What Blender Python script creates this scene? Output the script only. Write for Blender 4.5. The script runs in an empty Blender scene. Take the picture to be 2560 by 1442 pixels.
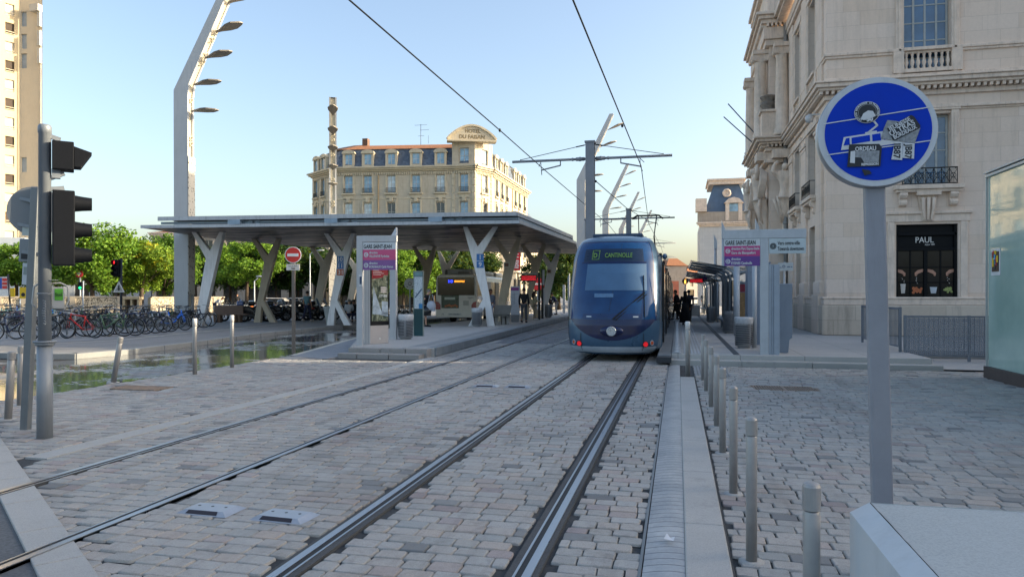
import bpy, bmesh, math, random
from mathutils import Vector as V, Matrix
random.seed(7)
R = math.radians
S = bpy.context.scene
COL = S.collection
# ------------------------------------------------------------------ camera, sky, sun, exposure
AZ = math.atan(415 / 1800.0)            # the tracks run along +Y; the camera looks 13 degrees left of them
CS, SN = math.cos(AZ), math.sin(AZ)
EYE = 1.72
cam = bpy.data.cameras.new('camera')
camo = bpy.data.objects.new('camera', cam); COL.objects.link(camo)
camo.location = (0, 0, EYE); camo.rotation_euler = (R(90), 0, AZ)
cam.sensor_width = 36; cam.lens = 1800 / 2560 * 36; cam.shift_y = 17 / 2560
cam.clip_end = 3000; cam.clip_start = 0.05
S.camera = camo
SUN_EL, SUN_HD = R(18), R(78)           # heading clockwise from +Y
W = bpy.data.worlds.new('World'); S.world = W; W.use_nodes = True
wn = W.node_tree.nodes; wn.clear()
sky = wn.new('ShaderNodeTexSky'); sky.sky_type = 'NISHITA'; sky.sun_disc = False
sky.sun_elevation = SUN_EL; sky.sun_rotation = SUN_HD; sky.air_density = 1.0; sky.dust_density = 3.2; sky.ozone_density = 1.0
bg = wn.new('ShaderNodeBackground'); bg.inputs[1].default_value = 0.15
wo = wn.new('ShaderNodeOutputWorld')
hs = wn.new('ShaderNodeHueSaturation'); hs.inputs['Saturation'].default_value = .98
W.node_tree.links.new(sky.outputs[0], hs.inputs['Color']); W.node_tree.links.new(hs.outputs[0], bg.inputs[0]); W.node_tree.links.new(bg.outputs[0], wo.inputs[0])
sl = bpy.data.lights.new('sun', 'SUN'); sl.energy = 3.8; sl.angle = R(0.5); sl.color = (1, 0.83, 0.59)
so = bpy.data.objects.new('sun', sl); COL.objects.link(so)
sd = V((math.sin(SUN_HD) * math.cos(SUN_EL), math.cos(SUN_HD) * math.cos(SUN_EL), math.sin(SUN_EL)))
so.rotation_euler = sd.to_track_quat('Z', 'Y').to_euler(); so.location = (40, 10, 60)
S.view_settings.view_transform = 'Standard'; S.view_settings.look = 'None'; S.view_settings.gamma = 1
S.view_settings.use_curve_mapping = False; S.view_settings.exposure = 1.28
S.cycles.max_bounces = 6; S.cycles.diffuse_bounces = 3; S.cycles.glossy_bounces = 3; S.cycles.transparent_max_bounces = 8
S.cycles.use_denoising = True
# ------------------------------------------------------------------ measuring helpers (survey of the street from the photo)
def D(px, py, d):                        # point seen at photo pixel px,py at distance d along the optical axis
    u = (px - 1280) / 1800 * d
    return V((u * CS - d * SN, u * SN + d * CS, EYE + (738 - py) / 1800 * d))
def G(px, py, z=0.0):                    # point of the level z seen at that pixel
    return D(px, py, (EYE - z) * 1800 / (py - 738))
# ------------------------------------------------------------------ materials
def lin(h):
    if isinstance(h, str):
        c = [int(h[i:i + 2], 16) / 255 for i in (0, 2, 4)]
        return tuple(x / 12.92 if x <= .04045 else ((x + .055) / 1.055) ** 2.4 for x in c)
    return tuple(h)
class NT:
    def __init__(s, name):
        s.m = bpy.data.materials.new(name); s.m.use_nodes = True
        s.t = s.m.node_tree; s.n = s.t.nodes
        s.b = s.n['Principled BSDF']; s.o = s.n['Material Output']
    def put(s, sock, v):
        if isinstance(v, bpy.types.NodeSocket): s.t.links.new(v, sock)
        elif isinstance(v, (tuple, list)) and len(v) == 3 and sock.type == 'RGBA': sock.default_value = (*v, 1)
        else: sock.default_value = v
    def math(s, op, a, b=None, c=None, clamp=False):
        n = s.n.new('ShaderNodeMath'); n.operation = op; n.use_clamp = clamp
        for i, x in enumerate((a, b, c)):
            if x is not None: s.put(n.inputs[i], x)
        return n.outputs[0]
    def coord(s, kind='Object'):
        return s.n.new('ShaderNodeTexCoord').outputs[kind]
    def sep(s, v):
        n = s.n.new('ShaderNodeSeparateXYZ'); s.put(n.inputs[0], v); return n.outputs
    def comb(s, x, y, z=0.0):
        n = s.n.new('ShaderNodeCombineXYZ')
        for i, q in enumerate((x, y, z)): s.put(n.inputs[i], q)
        return n.outputs[0]
    def mapv(s, v, sc=(1, 1, 1), loc=(0, 0, 0)):
        n = s.n.new('ShaderNodeMapping'); s.put(n.inputs[0], v); n.inputs['Scale'].default_value = sc; n.inputs['Location'].default_value = loc
        return n.outputs[0]
    def noise(s, v, scale, detail=4, rough=.6):
        n = s.n.new('ShaderNodeTexNoise'); s.put(n.inputs['Vector'], v); n.inputs['Scale'].default_value = scale
        n.inputs['Detail'].default_value = detail; n.inputs['Roughness'].default_value = rough
        return n.outputs['Fac']
    def white(s, v):
        n = s.n.new('ShaderNodeTexWhiteNoise'); n.noise_dimensions = '3D'; s.put(n.inputs['Vector'], v); return n.outputs
    def rng(s, v, a, b, c=0., d=1., smooth=False):
        n = s.n.new('ShaderNodeMapRange'); n.interpolation_type = 'SMOOTHSTEP' if smooth else 'LINEAR'
        for i, x in enumerate((v, a, b, c, d)): s.put(n.inputs[i], x)
        return n.outputs[0]
    def mix(s, f, a, b, mode='MIX'):
        n = s.n.new('ShaderNodeMix'); n.data_type = 'RGBA'; n.blend_type = mode
        s.put(n.inputs[0], f); s.put(n.inputs[6], a); s.put(n.inputs[7], b); return n.outputs[2]
    def ramp(s, f, stops, const=False):
        n = s.n.new('ShaderNodeValToRGB'); s.put(n.inputs[0], f); r = n.color_ramp
        if const: r.interpolation = 'CONSTANT'
        while len(r.elements) < len(stops): r.elements.new(0.5)
        for e, (p, c) in zip(r.elements, stops): e.position = p; e.color = (*c, 1)
        return n.outputs[0]
    def bump(s, h, st=.3, dist=.01):
        n = s.n.new('ShaderNodeBump'); s.put(n.inputs['Height'], h); n.inputs['Strength'].default_value = st; n.inputs['Distance'].default_value = dist
        s.t.links.new(n.outputs[0], s.b.inputs['Normal']); return n
    def set(s, **k):
        nm = dict(col='Base Color', rough='Roughness', metal='Metallic', coat='Coat Weight', spec='Specular IOR Level', trans='Transmission Weight', alpha='Alpha', em='Emission Color', est='Emission Strength', ior='IOR')
        for a, v in k.items(): s.put(s.b.inputs[nm[a]], v)
        return s
_MC = {}
def M(col, rough=.6, metal=0., var=.12, scale=3., bump=0., coat=0., spec=.5, em=0., dirt=0.):
    """a procedural paint / stone / metal: uneven tone, uneven gloss, optional grain and grime"""
    key = (col, rough, metal, var, scale, bump, coat, spec, em, dirt)
    if key in _MC: return _MC[key]
    t = NT('paint_' + (col if isinstance(col, str) else 'mix')); c = lin(col)
    co = t.coord(); nz = t.noise(co, scale, 5, .65)
    f = t.rng(nz, .3, .7)
    cc = t.mix(f, tuple(x * (1 - var) for x in c), tuple(min(1, x * (1 + var)) for x in c))
    if dirt:
        n2 = t.noise(t.mapv(co, (6, 6, .7)), 1.3, 6, .7)
        cc = t.mix(t.math('MULTIPLY', t.rng(n2, .5, .72), dirt), cc, tuple(x * .35 for x in c))
    t.set(col=cc, rough=t.rng(nz, .2, .8, max(.03, rough - .08), min(1, rough + .1)), metal=metal, coat=coat, spec=spec)
    if bump: t.bump(t.noise(co, scale * 14, 4, .7), bump, .004)
    if em: t.set(em=c, est=em)
    _MC[key] = t.m
    return t.m
def glow(col, st): return M(col, .5, 0, 0, 1, em=st)
_GC = {}
def glass(col='10181f', rough=.03, spec=.8):
    k = (col, rough, spec)
    if k not in _GC:
        t = NT('window_glass'); co = t.coord()
        c = lin(col); n = t.noise(co, .9, 3)
        t.set(col=t.mix(t.rng(n, .35, .65), c, tuple(min(1, x * 1.9 + .006) for x in c)), rough=rough, spec=spec, coat=.3)
        t.bump(t.noise(co, 1.7, 2), .06, .02)
        _GC[k] = t.m
    return _GC[k]
def clear_glass(tint, fac=.35):
    k = ('clear', tint, fac)
    if k not in _GC:
        t = NT('clear_glass'); tr = t.n.new('ShaderNodeBsdfTransparent'); tr.inputs[0].default_value = (*lin(tint), 1)
        mx = t.n.new('ShaderNodeMixShader')
        lw = t.n.new('ShaderNodeLayerWeight'); lw.inputs[0].default_value = .3
        t.put(mx.inputs[0], t.math('ADD', t.math('MULTIPLY', lw.outputs['Fresnel'], .6), fac, clamp=True))
        t.set(col=lin(tint), rough=.04)
        t.t.links.new(tr.outputs[0], mx.inputs[1]); t.t.links.new(t.b.outputs[0], mx.inputs[2]); t.t.links.new(mx.outputs[0], t.o.inputs[0])
        _GC[k] = t.m
    return _GC[k]
_SC = {}
def stone(c1, c2, w=1.0, h=.45, joint=.012, stain=.35, jd=.55, ustain='5a5148', vary=.5):
    """ashlar: courses of blocks, each with its own tone, thin joints, weather streaks"""
    k = (c1, c2, w, h, joint, stain, jd)
    if k in _SC: return _SC[k]
    t = NT('ashlar'); co = t.coord(); x, y, z = t.sep(co)
    u = t.math('ADD', x, y)
    rz = t.math('DIVIDE', z, h); row = t.math('FLOOR', rz)
    us = t.math('ADD', t.math('DIVIDE', u, w), t.math('MULTIPLY', row, .5))
    colm = t.math('FLOOR', us)
    wn_ = t.white(t.comb(colm, row, 3.3))[0]
    fx = t.math('MULTIPLY', t.math('SUBTRACT', .5, t.math('ABSOLUTE', t.math('SUBTRACT', t.math('FRACT', us), .5))), w)
    fz = t.math('MULTIPLY', t.math('SUBTRACT', .5, t.math('ABSOLUTE', t.math('SUBTRACT', t.math('FRACT', rz), .5))), h)
    e = t.math('MINIMUM', fx, fz)
    jm = t.rng(e, joint * .5, joint * 1.3, 1, 0)
    n1 = t.noise(co, .5, 6, .65); n2 = t.noise(t.mapv(co, (2.2, 2.2, .25)), .9, 6, .7); n3 = t.noise(co, 9, 5, .7)
    base = t.mix(t.math('ADD', t.math('MULTIPLY', wn_, vary), t.math('MULTIPLY', n1, 1 - vary)), lin(c1), lin(c2))
    base = t.mix(t.rng(n3, .3, .75, 0, .25), base, tuple(q * .7 for q in lin(c1)))
    base = t.mix(t.math('MULTIPLY', t.rng(n2, .52, .75), stain), base, lin(ustain))
    base = t.mix(t.math('MULTIPLY', jm, jd), base, tuple(q * .45 for q in lin(c1)))
    t.set(col=base, rough=.85, spec=.25)
    t.bump(t.math('ADD', t.math('MULTIPLY', n3, .3), t.math('MULTIPLY', jm, -1)), .5, .006)
    _SC[k] = t.m
    return t.m
# ------------------------------------------------------------------ mesh builder
class MB:
    def __init__(s): s.v = []; s.f = []; s.m = []; s.s = []
    def add(s, vs, fs, m=0, smooth=False):
        o = len(s.v); s.v += [tuple(p) for p in vs]
        for f in fs: s.f.append([i + o for i in f]); s.m.append(m); s.s.append(smooth)
        return s
    def box(s, x0, y0, z0, x1, y1, z1, m=0):
        return s.add([(x0, y0, z0), (x1, y0, z0), (x1, y1, z0), (x0, y1, z0), (x0, y0, z1), (x1, y0, z1), (x1, y1, z1), (x0, y1, z1)],
                     [(3, 2, 1, 0), (4, 5, 6, 7), (0, 1, 5, 4), (1, 2, 6, 5), (2, 3, 7, 6), (3, 0, 4, 7)], m)
    def beam(s, a, b, w, h, m=0, up=(0, 0, 1), w2=None, h2=None):
        a, b = V(a), V(b); d = (b - a).normalized(); sx = d.cross(V(up))
        if sx.length < 1e-4: sx = d.cross(V((0, 1, 0)))
        sx.normalize(); sz = sx.cross(d); w2 = w if w2 is None else w2; h2 = h if h2 is None else h2
        vs = []
        for p, ww, hh in ((a, w, h), (b, w2, h2)):
            for i, j in ((-1, -1), (1, -1), (1, 1), (-1, 1)): vs.append(p + sx * ww * .5 * i + sz * hh * .5 * j)
        return s.add(vs, [(3, 2, 1, 0), (4, 5, 6, 7), (0, 1, 5, 4), (1, 2, 6, 5), (2, 3, 7, 6), (3, 0, 4, 7)], m)
    def ext(s, poly, vec, m=0):
        n = len(poly); vec = V(vec); vs = [V(p) for p in poly] + [V(p) + vec for p in poly]
        fs = [tuple(range(n - 1, -1, -1)), tuple(range(n, 2 * n))] + [(i, (i + 1) % n, n + (i + 1) % n, n + i) for i in range(n)]
        return s.add(vs, fs, m)
    def tube(s, pts, r, m=0, n=8, caps=True, closed=False, smooth=True):
        pts = [V(p) for p in pts]; N = len(pts); rs = r if isinstance(r, (list, tuple)) else [r] * N
        prev = None; rings = []
        for i, p in enumerate(pts):
            if closed: t = pts[(i + 1) % N] - pts[i - 1]
            else: t = pts[min(i + 1, N - 1)] - pts[max(i - 1, 0)]
            t.normalize()
            if prev is None:
                a = V((0, 0, 1)) if abs(t.z) < .9 else V((1, 0, 0)); a = (a - t * a.dot(t)).normalized()
            else:
                a = prev - t * prev.dot(t)
                a = a.normalized() if a.length > 1e-6 else V((1, 0, 0))
            prev = a; b = t.cross(a)
            rings.append([p + (a * math.cos(2 * math.pi * k / n) + b * math.sin(2 * math.pi * k / n)) * rs[i] for k in range(n)])
        vs = [q for g in rings for q in g]; fs = []
        for i in range(N if closed else N - 1):
            j = (i + 1) % N
            for k in range(n): fs.append((i * n + k, i * n + (k + 1) % n, j * n + (k + 1) % n, j * n + k))
        s.add(vs, fs, m, smooth)
        if caps and not closed: s.add(rings[0], [tuple(range(n))], m); s.add(rings[-1], [tuple(range(n))], m)
        return s
    def cyl(s, a, b, r, m=0, n=12, r2=None): return s.tube([a, b], [r, r if r2 is None else r2], m, n)
    def ring(s, c, ax, R_, r, m=0, n=24, k=6):
        ax = V(ax).normalized(); a = ax.orthogonal().normalized(); b = ax.cross(a)
        return s.tube([V(c) + (a * math.cos(2 * math.pi * i / n) + b * math.sin(2 * math.pi * i / n)) * R_ for i in range(n)], r, m, k, closed=True)
    def disc(s, c, ax, r, t, m=0, n=32):
        ax = V(ax).normalized(); c = V(c); return s.cyl(c - ax * t / 2, c + ax * t / 2, r, m, n)
    def lathe(s, prof, c=(0, 0, 0), n=16, m=0, smooth=True):
        c = V(c); vs = []; fs = []; P = len(prof)
        for r, z in prof:
            for k in range(n): vs.append(c + V((r * math.cos(2 * math.pi * k / n), r * math.sin(2 * math.pi * k / n), z)))
        for i in range(P - 1):
            for k in range(n): fs.append((i * n + k, i * n + (k + 1) % n, (i + 1) * n + (k + 1) % n, (i + 1) * n + k))
        s.add(vs, fs, m, smooth); s.add(vs[-n:], [tuple(range(n))], m); s.add(vs[:n], [tuple(range(n - 1, -1, -1))], m)
        return s
    def ball(s, c, r, m=0, n=12, k=8):
        rx, ry, rz = r if isinstance(r, (tuple, list)) else (r, r, r); c = V(c); vs = []; fs = []
        for i in range(k + 1):
            th = math.pi * i / k
            for j in range(n):
                ph = 2 * math.pi * j / n; vs.append(c + V((rx * math.sin(th) * math.cos(ph), ry * math.sin(th) * math.sin(ph), rz * math.cos(th))))
        for i in range(k):
            for j in range(n): fs.append((i * n + j, i * n + (j + 1) % n, (i + 1) * n + (j + 1) % n, (i + 1) * n + j))
        return s.add(vs, fs, m, True)
    def quad(s, a, b, c, d, m=0): return s.add([a, b, c, d], [(0, 1, 2, 3)], m)
    def build(s, name, mats, parent=None, bev=0, fix=True, seg=2):
        me = bpy.data.meshes.new(name); me.from_pydata(s.v, [], s.f)
        if not isinstance(mats, (list, tuple)): mats = [mats]
        for q in mats: me.materials.append(q)
        me.polygons.foreach_set('material_index', s.m); me.polygons.foreach_set('use_smooth', s.s)
        if fix:
            bm = bmesh.new(); bm.from_mesh(me)
            bmesh.ops.remove_doubles(bm, verts=bm.verts, dist=1e-5)
            bmesh.ops.recalc_face_normals(bm, faces=bm.faces); bm.to_mesh(me); bm.free()
        me.update()
        return link(name, me, parent, bev, seg)
def link(name, me, parent=None, bev=0, seg=2):
    o = bpy.data.objects.new(name, me); COL.objects.link(o)
    if parent is not None: o.parent = parent
    if bev:
        md = o.modifiers.new('bevel', 'BEVEL'); md.width = bev; md.segments = seg; md.limit_method = 'ANGLE'; md.angle_limit = R(35)
    return o
def tag(o, label=None, cat=None, group=None, kind=None):
    if label: o['label'] = label
    if cat: o['category'] = cat
    if group: o['group'] = group
    if kind: o['kind'] = kind
    return o
def thing(name, label, cat, loc=(0, 0, 0), rz=0., group=None):
    o = bpy.data.objects.new(name, None); COL.objects.link(o); o.location = loc; o.rotation_euler = (0, 0, rz); o.empty_display_size = .2
    return tag(o, label, cat, group)
def kids(o): return list(o.children)
def copy_tree(o, parent=None, top=True):
    c = o.copy(); COL.objects.link(c)
    if parent is not None: c.parent = parent
    for ch in kids(o): copy_tree(ch, c, False)
    return c
def slotmat(o, i, m):
    o.material_slots[i].link = 'OBJECT'; o.material_slots[i].material = m
_TX = {}
def text(name, s, size, m, parent, loc, rx=(1, 0, 0), up=(0, 0, 1), width=None, align='LEFT', depth=.003, bold=0., spacing=1., tall=1.):
    """raised lettering: a mesh whose local x runs along rx and y along up"""
    cu = bpy.data.curves.new('lettering', 'FONT'); cu.body = s; cu.size = size; cu.extrude = depth; cu.offset = bold; cu.space_character = spacing
    cu.resolution_u = 3
    ob = bpy.data.objects.new('lettering', cu); COL.objects.link(ob)
    me = bpy.data.meshes.new_from_object(ob.evaluated_get(bpy.context.evaluated_depsgraph_get()))
    bpy.data.objects.remove(ob); bpy.data.curves.remove(cu)
    me.name = name
    xs = [v.co.x for v in me.vertices]; x0, x1 = min(xs), max(xs)
    k = width / (x1 - x0) if width else 1
    off = {'LEFT': x0, 'CENTER': (x0 + x1) / 2, 'RIGHT': x1}[align]
    rx = V(rx).normalized(); up = V(up).normalized(); nn = rx.cross(up)
    mt = Matrix((rx, up, nn)).transposed()
    for v in me.vertices: v.co = mt @ V(((v.co.x - off) * k, v.co.y * tall, v.co.z)) + V(loc)
    me.materials.clear(); me.materials.append(m)
    return link(name, me, parent)
def wallgrid(mb, P0, P1, z0, z1, ops, depth=.25, m=0, mr=None):
    """a wall from P0 to P1 (seen from the side where P0 is left) with real openings (u0,u1,za,zb) and their reveals"""
    P0, P1 = V((P0[0], P0[1], 0)), V((P1[0], P1[1], 0)); L = (P1 - P0).length; ux = (P1 - P0) / L; nin = V((-ux.y, ux.x, 0))
    us = sorted({0, L, *[min(max(q, 0), L) for o in ops for q in o[:2]]}); zs = sorted({z0, z1, *[min(max(q, z0), z1) for o in ops for q in o[2:4]]})
    at = lambda u, z, d=0: P0 + ux * u + nin * d + V((0, 0, z))
    for i in range(len(us) - 1):
        for j in range(len(zs) - 1):
            uc, zc = (us[i] + us[i + 1]) / 2, (zs[j] + zs[j + 1]) / 2
            if any(o[0] < uc < o[1] and o[2] < zc < o[3] for o in ops): continue
            mb.quad(at(us[i], zs[j]), at(us[i + 1], zs[j]), at(us[i + 1], zs[j + 1]), at(us[i], zs[j + 1]), m)
    mr = m if mr is None else mr
    for a, b, c, d in [o[:4] for o in ops]:
        mb.quad(at(a, c), at(a, d), at(a, d, depth), at(a, c, depth), mr); mb.quad(at(b, c), at(b, d), at(b, d, depth), at(b, c, depth), mr)
        mb.quad(at(a, d), at(b, d), at(b, d, depth), at(a, d, depth), mr); mb.quad(at(a, c), at(b, c), at(b, c, depth), at(a, c, depth), mr)
    return ux, nin
_WC = {}
def window(parent, P0, P1, u, z, w, h, depth, fm, gm, nx=2, nz=3, name='window', fr=.07, part=True):
    """window frame part with its pane as sub-part; equal windows share meshes"""
    P0, P1 = V((P0[0], P0[1], 0)), V((P1[0], P1[1], 0)); ux = (P1 - P0).normalized(); nin = V((-ux.y, ux.x, 0))
    k = (round(w, 3), round(h, 3), fm.name, gm.name, nx, nz, fr)
    if k not in _WC:
        b = MB(); b.box(0, 0, 0, w, .06, fr); b.box(0, 0, h - fr, w, .06, h); b.box(0, 0, fr, fr, .06, h - fr); b.box(w - fr, 0, fr, w, .06, h - fr)
        for i in range(1, nx): b.box(w * i / nx - fr * .45, .005, fr, w * i / nx + fr * .45, .055, h - fr)
        for j in range(1, nz): b.box(fr, .012, h * j / nz - fr * .3, w - fr, .05, h * j / nz + fr * .3)
        f = b.build(name, fm); p = MB().box(.01, .03, .01, w - .01, .042, h - .01).build('pane', gm, f)
        _WC[k] = (f.data, p.data); bpy.data.objects.remove(p); bpy.data.objects.remove(f)
    f = link(name, _WC[k][0], parent); p = link('pane', _WC[k][1], f)
    f.location = P0 + ux * u + nin * depth + V((0, 0, z)); f.rotation_euler = (0, 0, math.atan2(ux.y, ux.x))
    return f
# ================================================================== GROUND
def gmat(name, c1, c2, rough=.85, sc=40, speck=.5, wet=False, joints=None, bump=.25):
    t = NT(name); co = t.coord()
    n1 = t.noise(co, .35, 6, .7); n2 = t.noise(co, sc, 3, .8); n3 = t.noise(co, 2.3, 5, .7)
    b = t.mix(t.rng(n1, .35, .68), lin(c1), lin(c2))
    b = t.mix(t.math('MULTIPLY', t.rng(n2, .42, .62), speck), b, tuple(q * .45 for q in lin(c1)))
    b = t.mix(t.rng(n3, .58, .74, 0, .5), b, tuple(q * .5 for q in lin(c1)))
    h = n2
    if joints:
        x, y, z = t.sep(co); jw, jh, g = joints
        fx = t.math('MULTIPLY', t.math('PINGPONG', t.math('DIVIDE', x, jw), .5), jw); fy = t.math('MULTIPLY', t.math('PINGPONG', t.math('DIVIDE', y, jh), .5), jh)
        j = t.rng(t.math('MINIMUM', fx, fy), g * .4, g, 1, 0)
        b = t.mix(t.math('MULTIPLY', j, .75), b, tuple(q * .3 for q in lin(c1)))
    t.set(col=b, rough=t.rng(n3, .3, .7, rough - .12, min(1, rough + .08)), spec=.35)
    t.bump(h, bump, .004)
    return t.m
ASPH = gmat('asphalt', '7e7e7d', '8f8e8c')
ASPH_D = gmat('asphalt_dark', '5b5e61', '6d7072', bump=.6)
SLAB = gmat('granite_slab', 'a3a3a0', 'b3b2ae', .75, 120, .35)
SLABJ = gmat('platform_slabs', 'a9a8a5', 'b8b6b2', .8, 90, .3, joints=(1.5, 1.02, .012))
PALE = gmat('pale_paving', 'a3a3a1', 'b2b1ad', .85, 60, .2, joints=(2.4, 1.6, .01))
PLAZA = gmat('far_paving', '85888c', '979a9d', .85, 30, .25, joints=(.6, .4, .01))
def sheet(name, poly, z, m, kind='structure'):
    return tag(MB().add([(p[0], p[1], z) for p in poly], [tuple(range(len(poly)))]).build(name, m, fix=False), kind=kind)
sheet('ground', [(-900, -300), (900, -300), (900, 1500), (-900, 1500)], -.035, ASPH)
# sett material: each stone has its own tone stored per face
def sett_mat():
    t = NT('granite_setts'); a = t.n.new('ShaderNodeAttribute'); a.attribute_name = 'tone'
    r, g, b_ = t.sep(a.outputs['Vector']); co = t.coord()
    c = t.ramp(r, [(0, lin('5a5f63')), (.025, lin('6a7074')), (.045, lin('7f8587')), (.25, lin('898c8c')), (.55, lin('8f9293')), (.78, lin('8d8e8d')), (.9, lin('928e8a')), (.97, lin('898485')), (1, lin('7a7476'))])
    n = t.noise(co, 150, 3, .75); n2 = t.noise(co, 18, 4, .7); n3 = t.noise(co, .45, 5, .7)
    c = t.mix(t.rng(n, .4, .68, 0, .55), c, (.075, .08, .085)); c = t.mix(t.rng(n, .6, .75, 0, .35), c, (.5, .51, .52))
    c = t.mix(t.rng(n2, .5, .8, 0, .5), c, (.12, .12, .12)); c = t.mix(t.rng(n3, .48, .7, 0, .5), c, (.1, .1, .1)); n7 = t.noise(t.mapv(co, (1.7, .13, 1)), 1.6, 5, .7); c = t.mix(t.rng(n7, .52, .7, 0, .42), c, (.09, .085, .08)); n6 = t.noise(co, 2.6, 4, .75); c = t.mix(t.rng(n6, .58, .72, 0, .5), c, (.09, .085, .08))
    c = t.mix(1.0, c, (1.5, 1.40, 1.30), 'MULTIPLY'); t.set(col=c, rough=t.rng(g, 0, 1, .5, .85), spec=.4); t.bump(t.math('ADD', n2, t.math('MULTIPLY', n, .5)), .6, .004)
    return t.m
SETT = sett_mat()
MORT = gmat('sett_mortar', '393c3f', '505354', .95, 60, .5, bump=.8)
import numpy as np
def setts(name, x0, x1, y0, y1, keep, ztop=.012, w=.205, h=.15, seed=1, skew=None, jz=.004):
    """laid granite setts as real stones: running bond, each stone a little turned, raised and worn"""
    rnd = random.Random(seed); vs = []; fs = []; tone = []
    rows = int((y1 - y0) / h)
    for j in range(rows):
        y = y0 + (j + .5) * h; x = x0 - rnd.random() * w
        while x < x1:
            ww = w * rnd.uniform(.82, 1.22); xa, xb = x, x + ww; x = xb
            xa_, xb_ = max(xa, x0), min(xb, x1)
            if xb_ - xa_ < .07: continue
            cx, cy = (xa_ + xb_) / 2, y
            if not keep(cx, cy): continue
            px, py = (cx, cy) if skew is None else skew(cx, cy)
            hx, hy = (xb_ - xa_) / 2 - rnd.uniform(.003, .007), h / 2 - rnd.uniform(.003, .008)
            c = rnd.uniform(.006, .02); a = rnd.uniform(-.03, .03); ca, sa = math.cos(a), math.sin(a)
            z = ztop + rnd.uniform(-jz, jz) - (.012 if cy < BAND(cx) + .13 else 0); tx, ty = rnd.uniform(-.015, .015), rnd.uniform(-.025, .025)
            o = len(vs); ol = [(-hx + c, -hy), (hx - c, -hy), (hx, -hy + c * .8), (hx, hy - c * .8), (hx - c, hy), (-hx + c, hy), (-hx, hy - c * .8), (-hx, -hy + c * .8)]
            ol = [(p + rnd.uniform(-.004, .004), q + rnd.uniform(-.004, .004)) for p, q in ol]
            for k, dz in ((.87, 0), (.96, -.0045), (1.0, -.02)):
                for p, q in ol:
                    p2, q2 = p * (1 - (1 - k) * .6), q * k
                    vs.append((px + p2 * ca - q2 * sa, py + p2 * sa + q2 * ca, z + dz + tx * p2 + ty * q2))
            fs.append(tuple(range(o, o + 8)))
            for l in (0, 8):
                for i in range(8): i2 = (i + 1) % 8; fs.append((o + l + i, o + l + 8 + i, o + l + 8 + i2, o + l + i2))
            tone += [(rnd.random(), rnd.random(), 0)] * 17
    me = bpy.data.meshes.new(name); me.from_pydata(vs, [], fs); me.materials.append(SETT)
    at = me.attributes.new('tone', 'FLOAT_VECTOR', 'FACE'); at.data.foreach_set('vector', [q for p in tone for q in p])
    sm = np.ones(len(fs), bool); sm[0::17] = False; me.polygons.foreach_set('use_smooth', sm)
    me.update()
    return tag(link(name, me), kind='structure')
BAND = lambda x: 7.07 - .743 * (x + 7.96)                 # far edge of the diagonal stone band at the crossing
tracks_x = (-.93, -2.365, -4.16, -5.70)
def offrail(x, y): return all(not (rx - .13 < x < rx + .13) for rx in tracks_x) and not (-6.72 < x < -6.42) and not (x > -.23)
def on_bed(x, y): return offrail(x, y) and y > BAND(x) + .06
sheet('mortar_bed', [(-30, -8), (20, -8), (20, 26), (-30, 26)], -.009, MORT)
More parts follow.
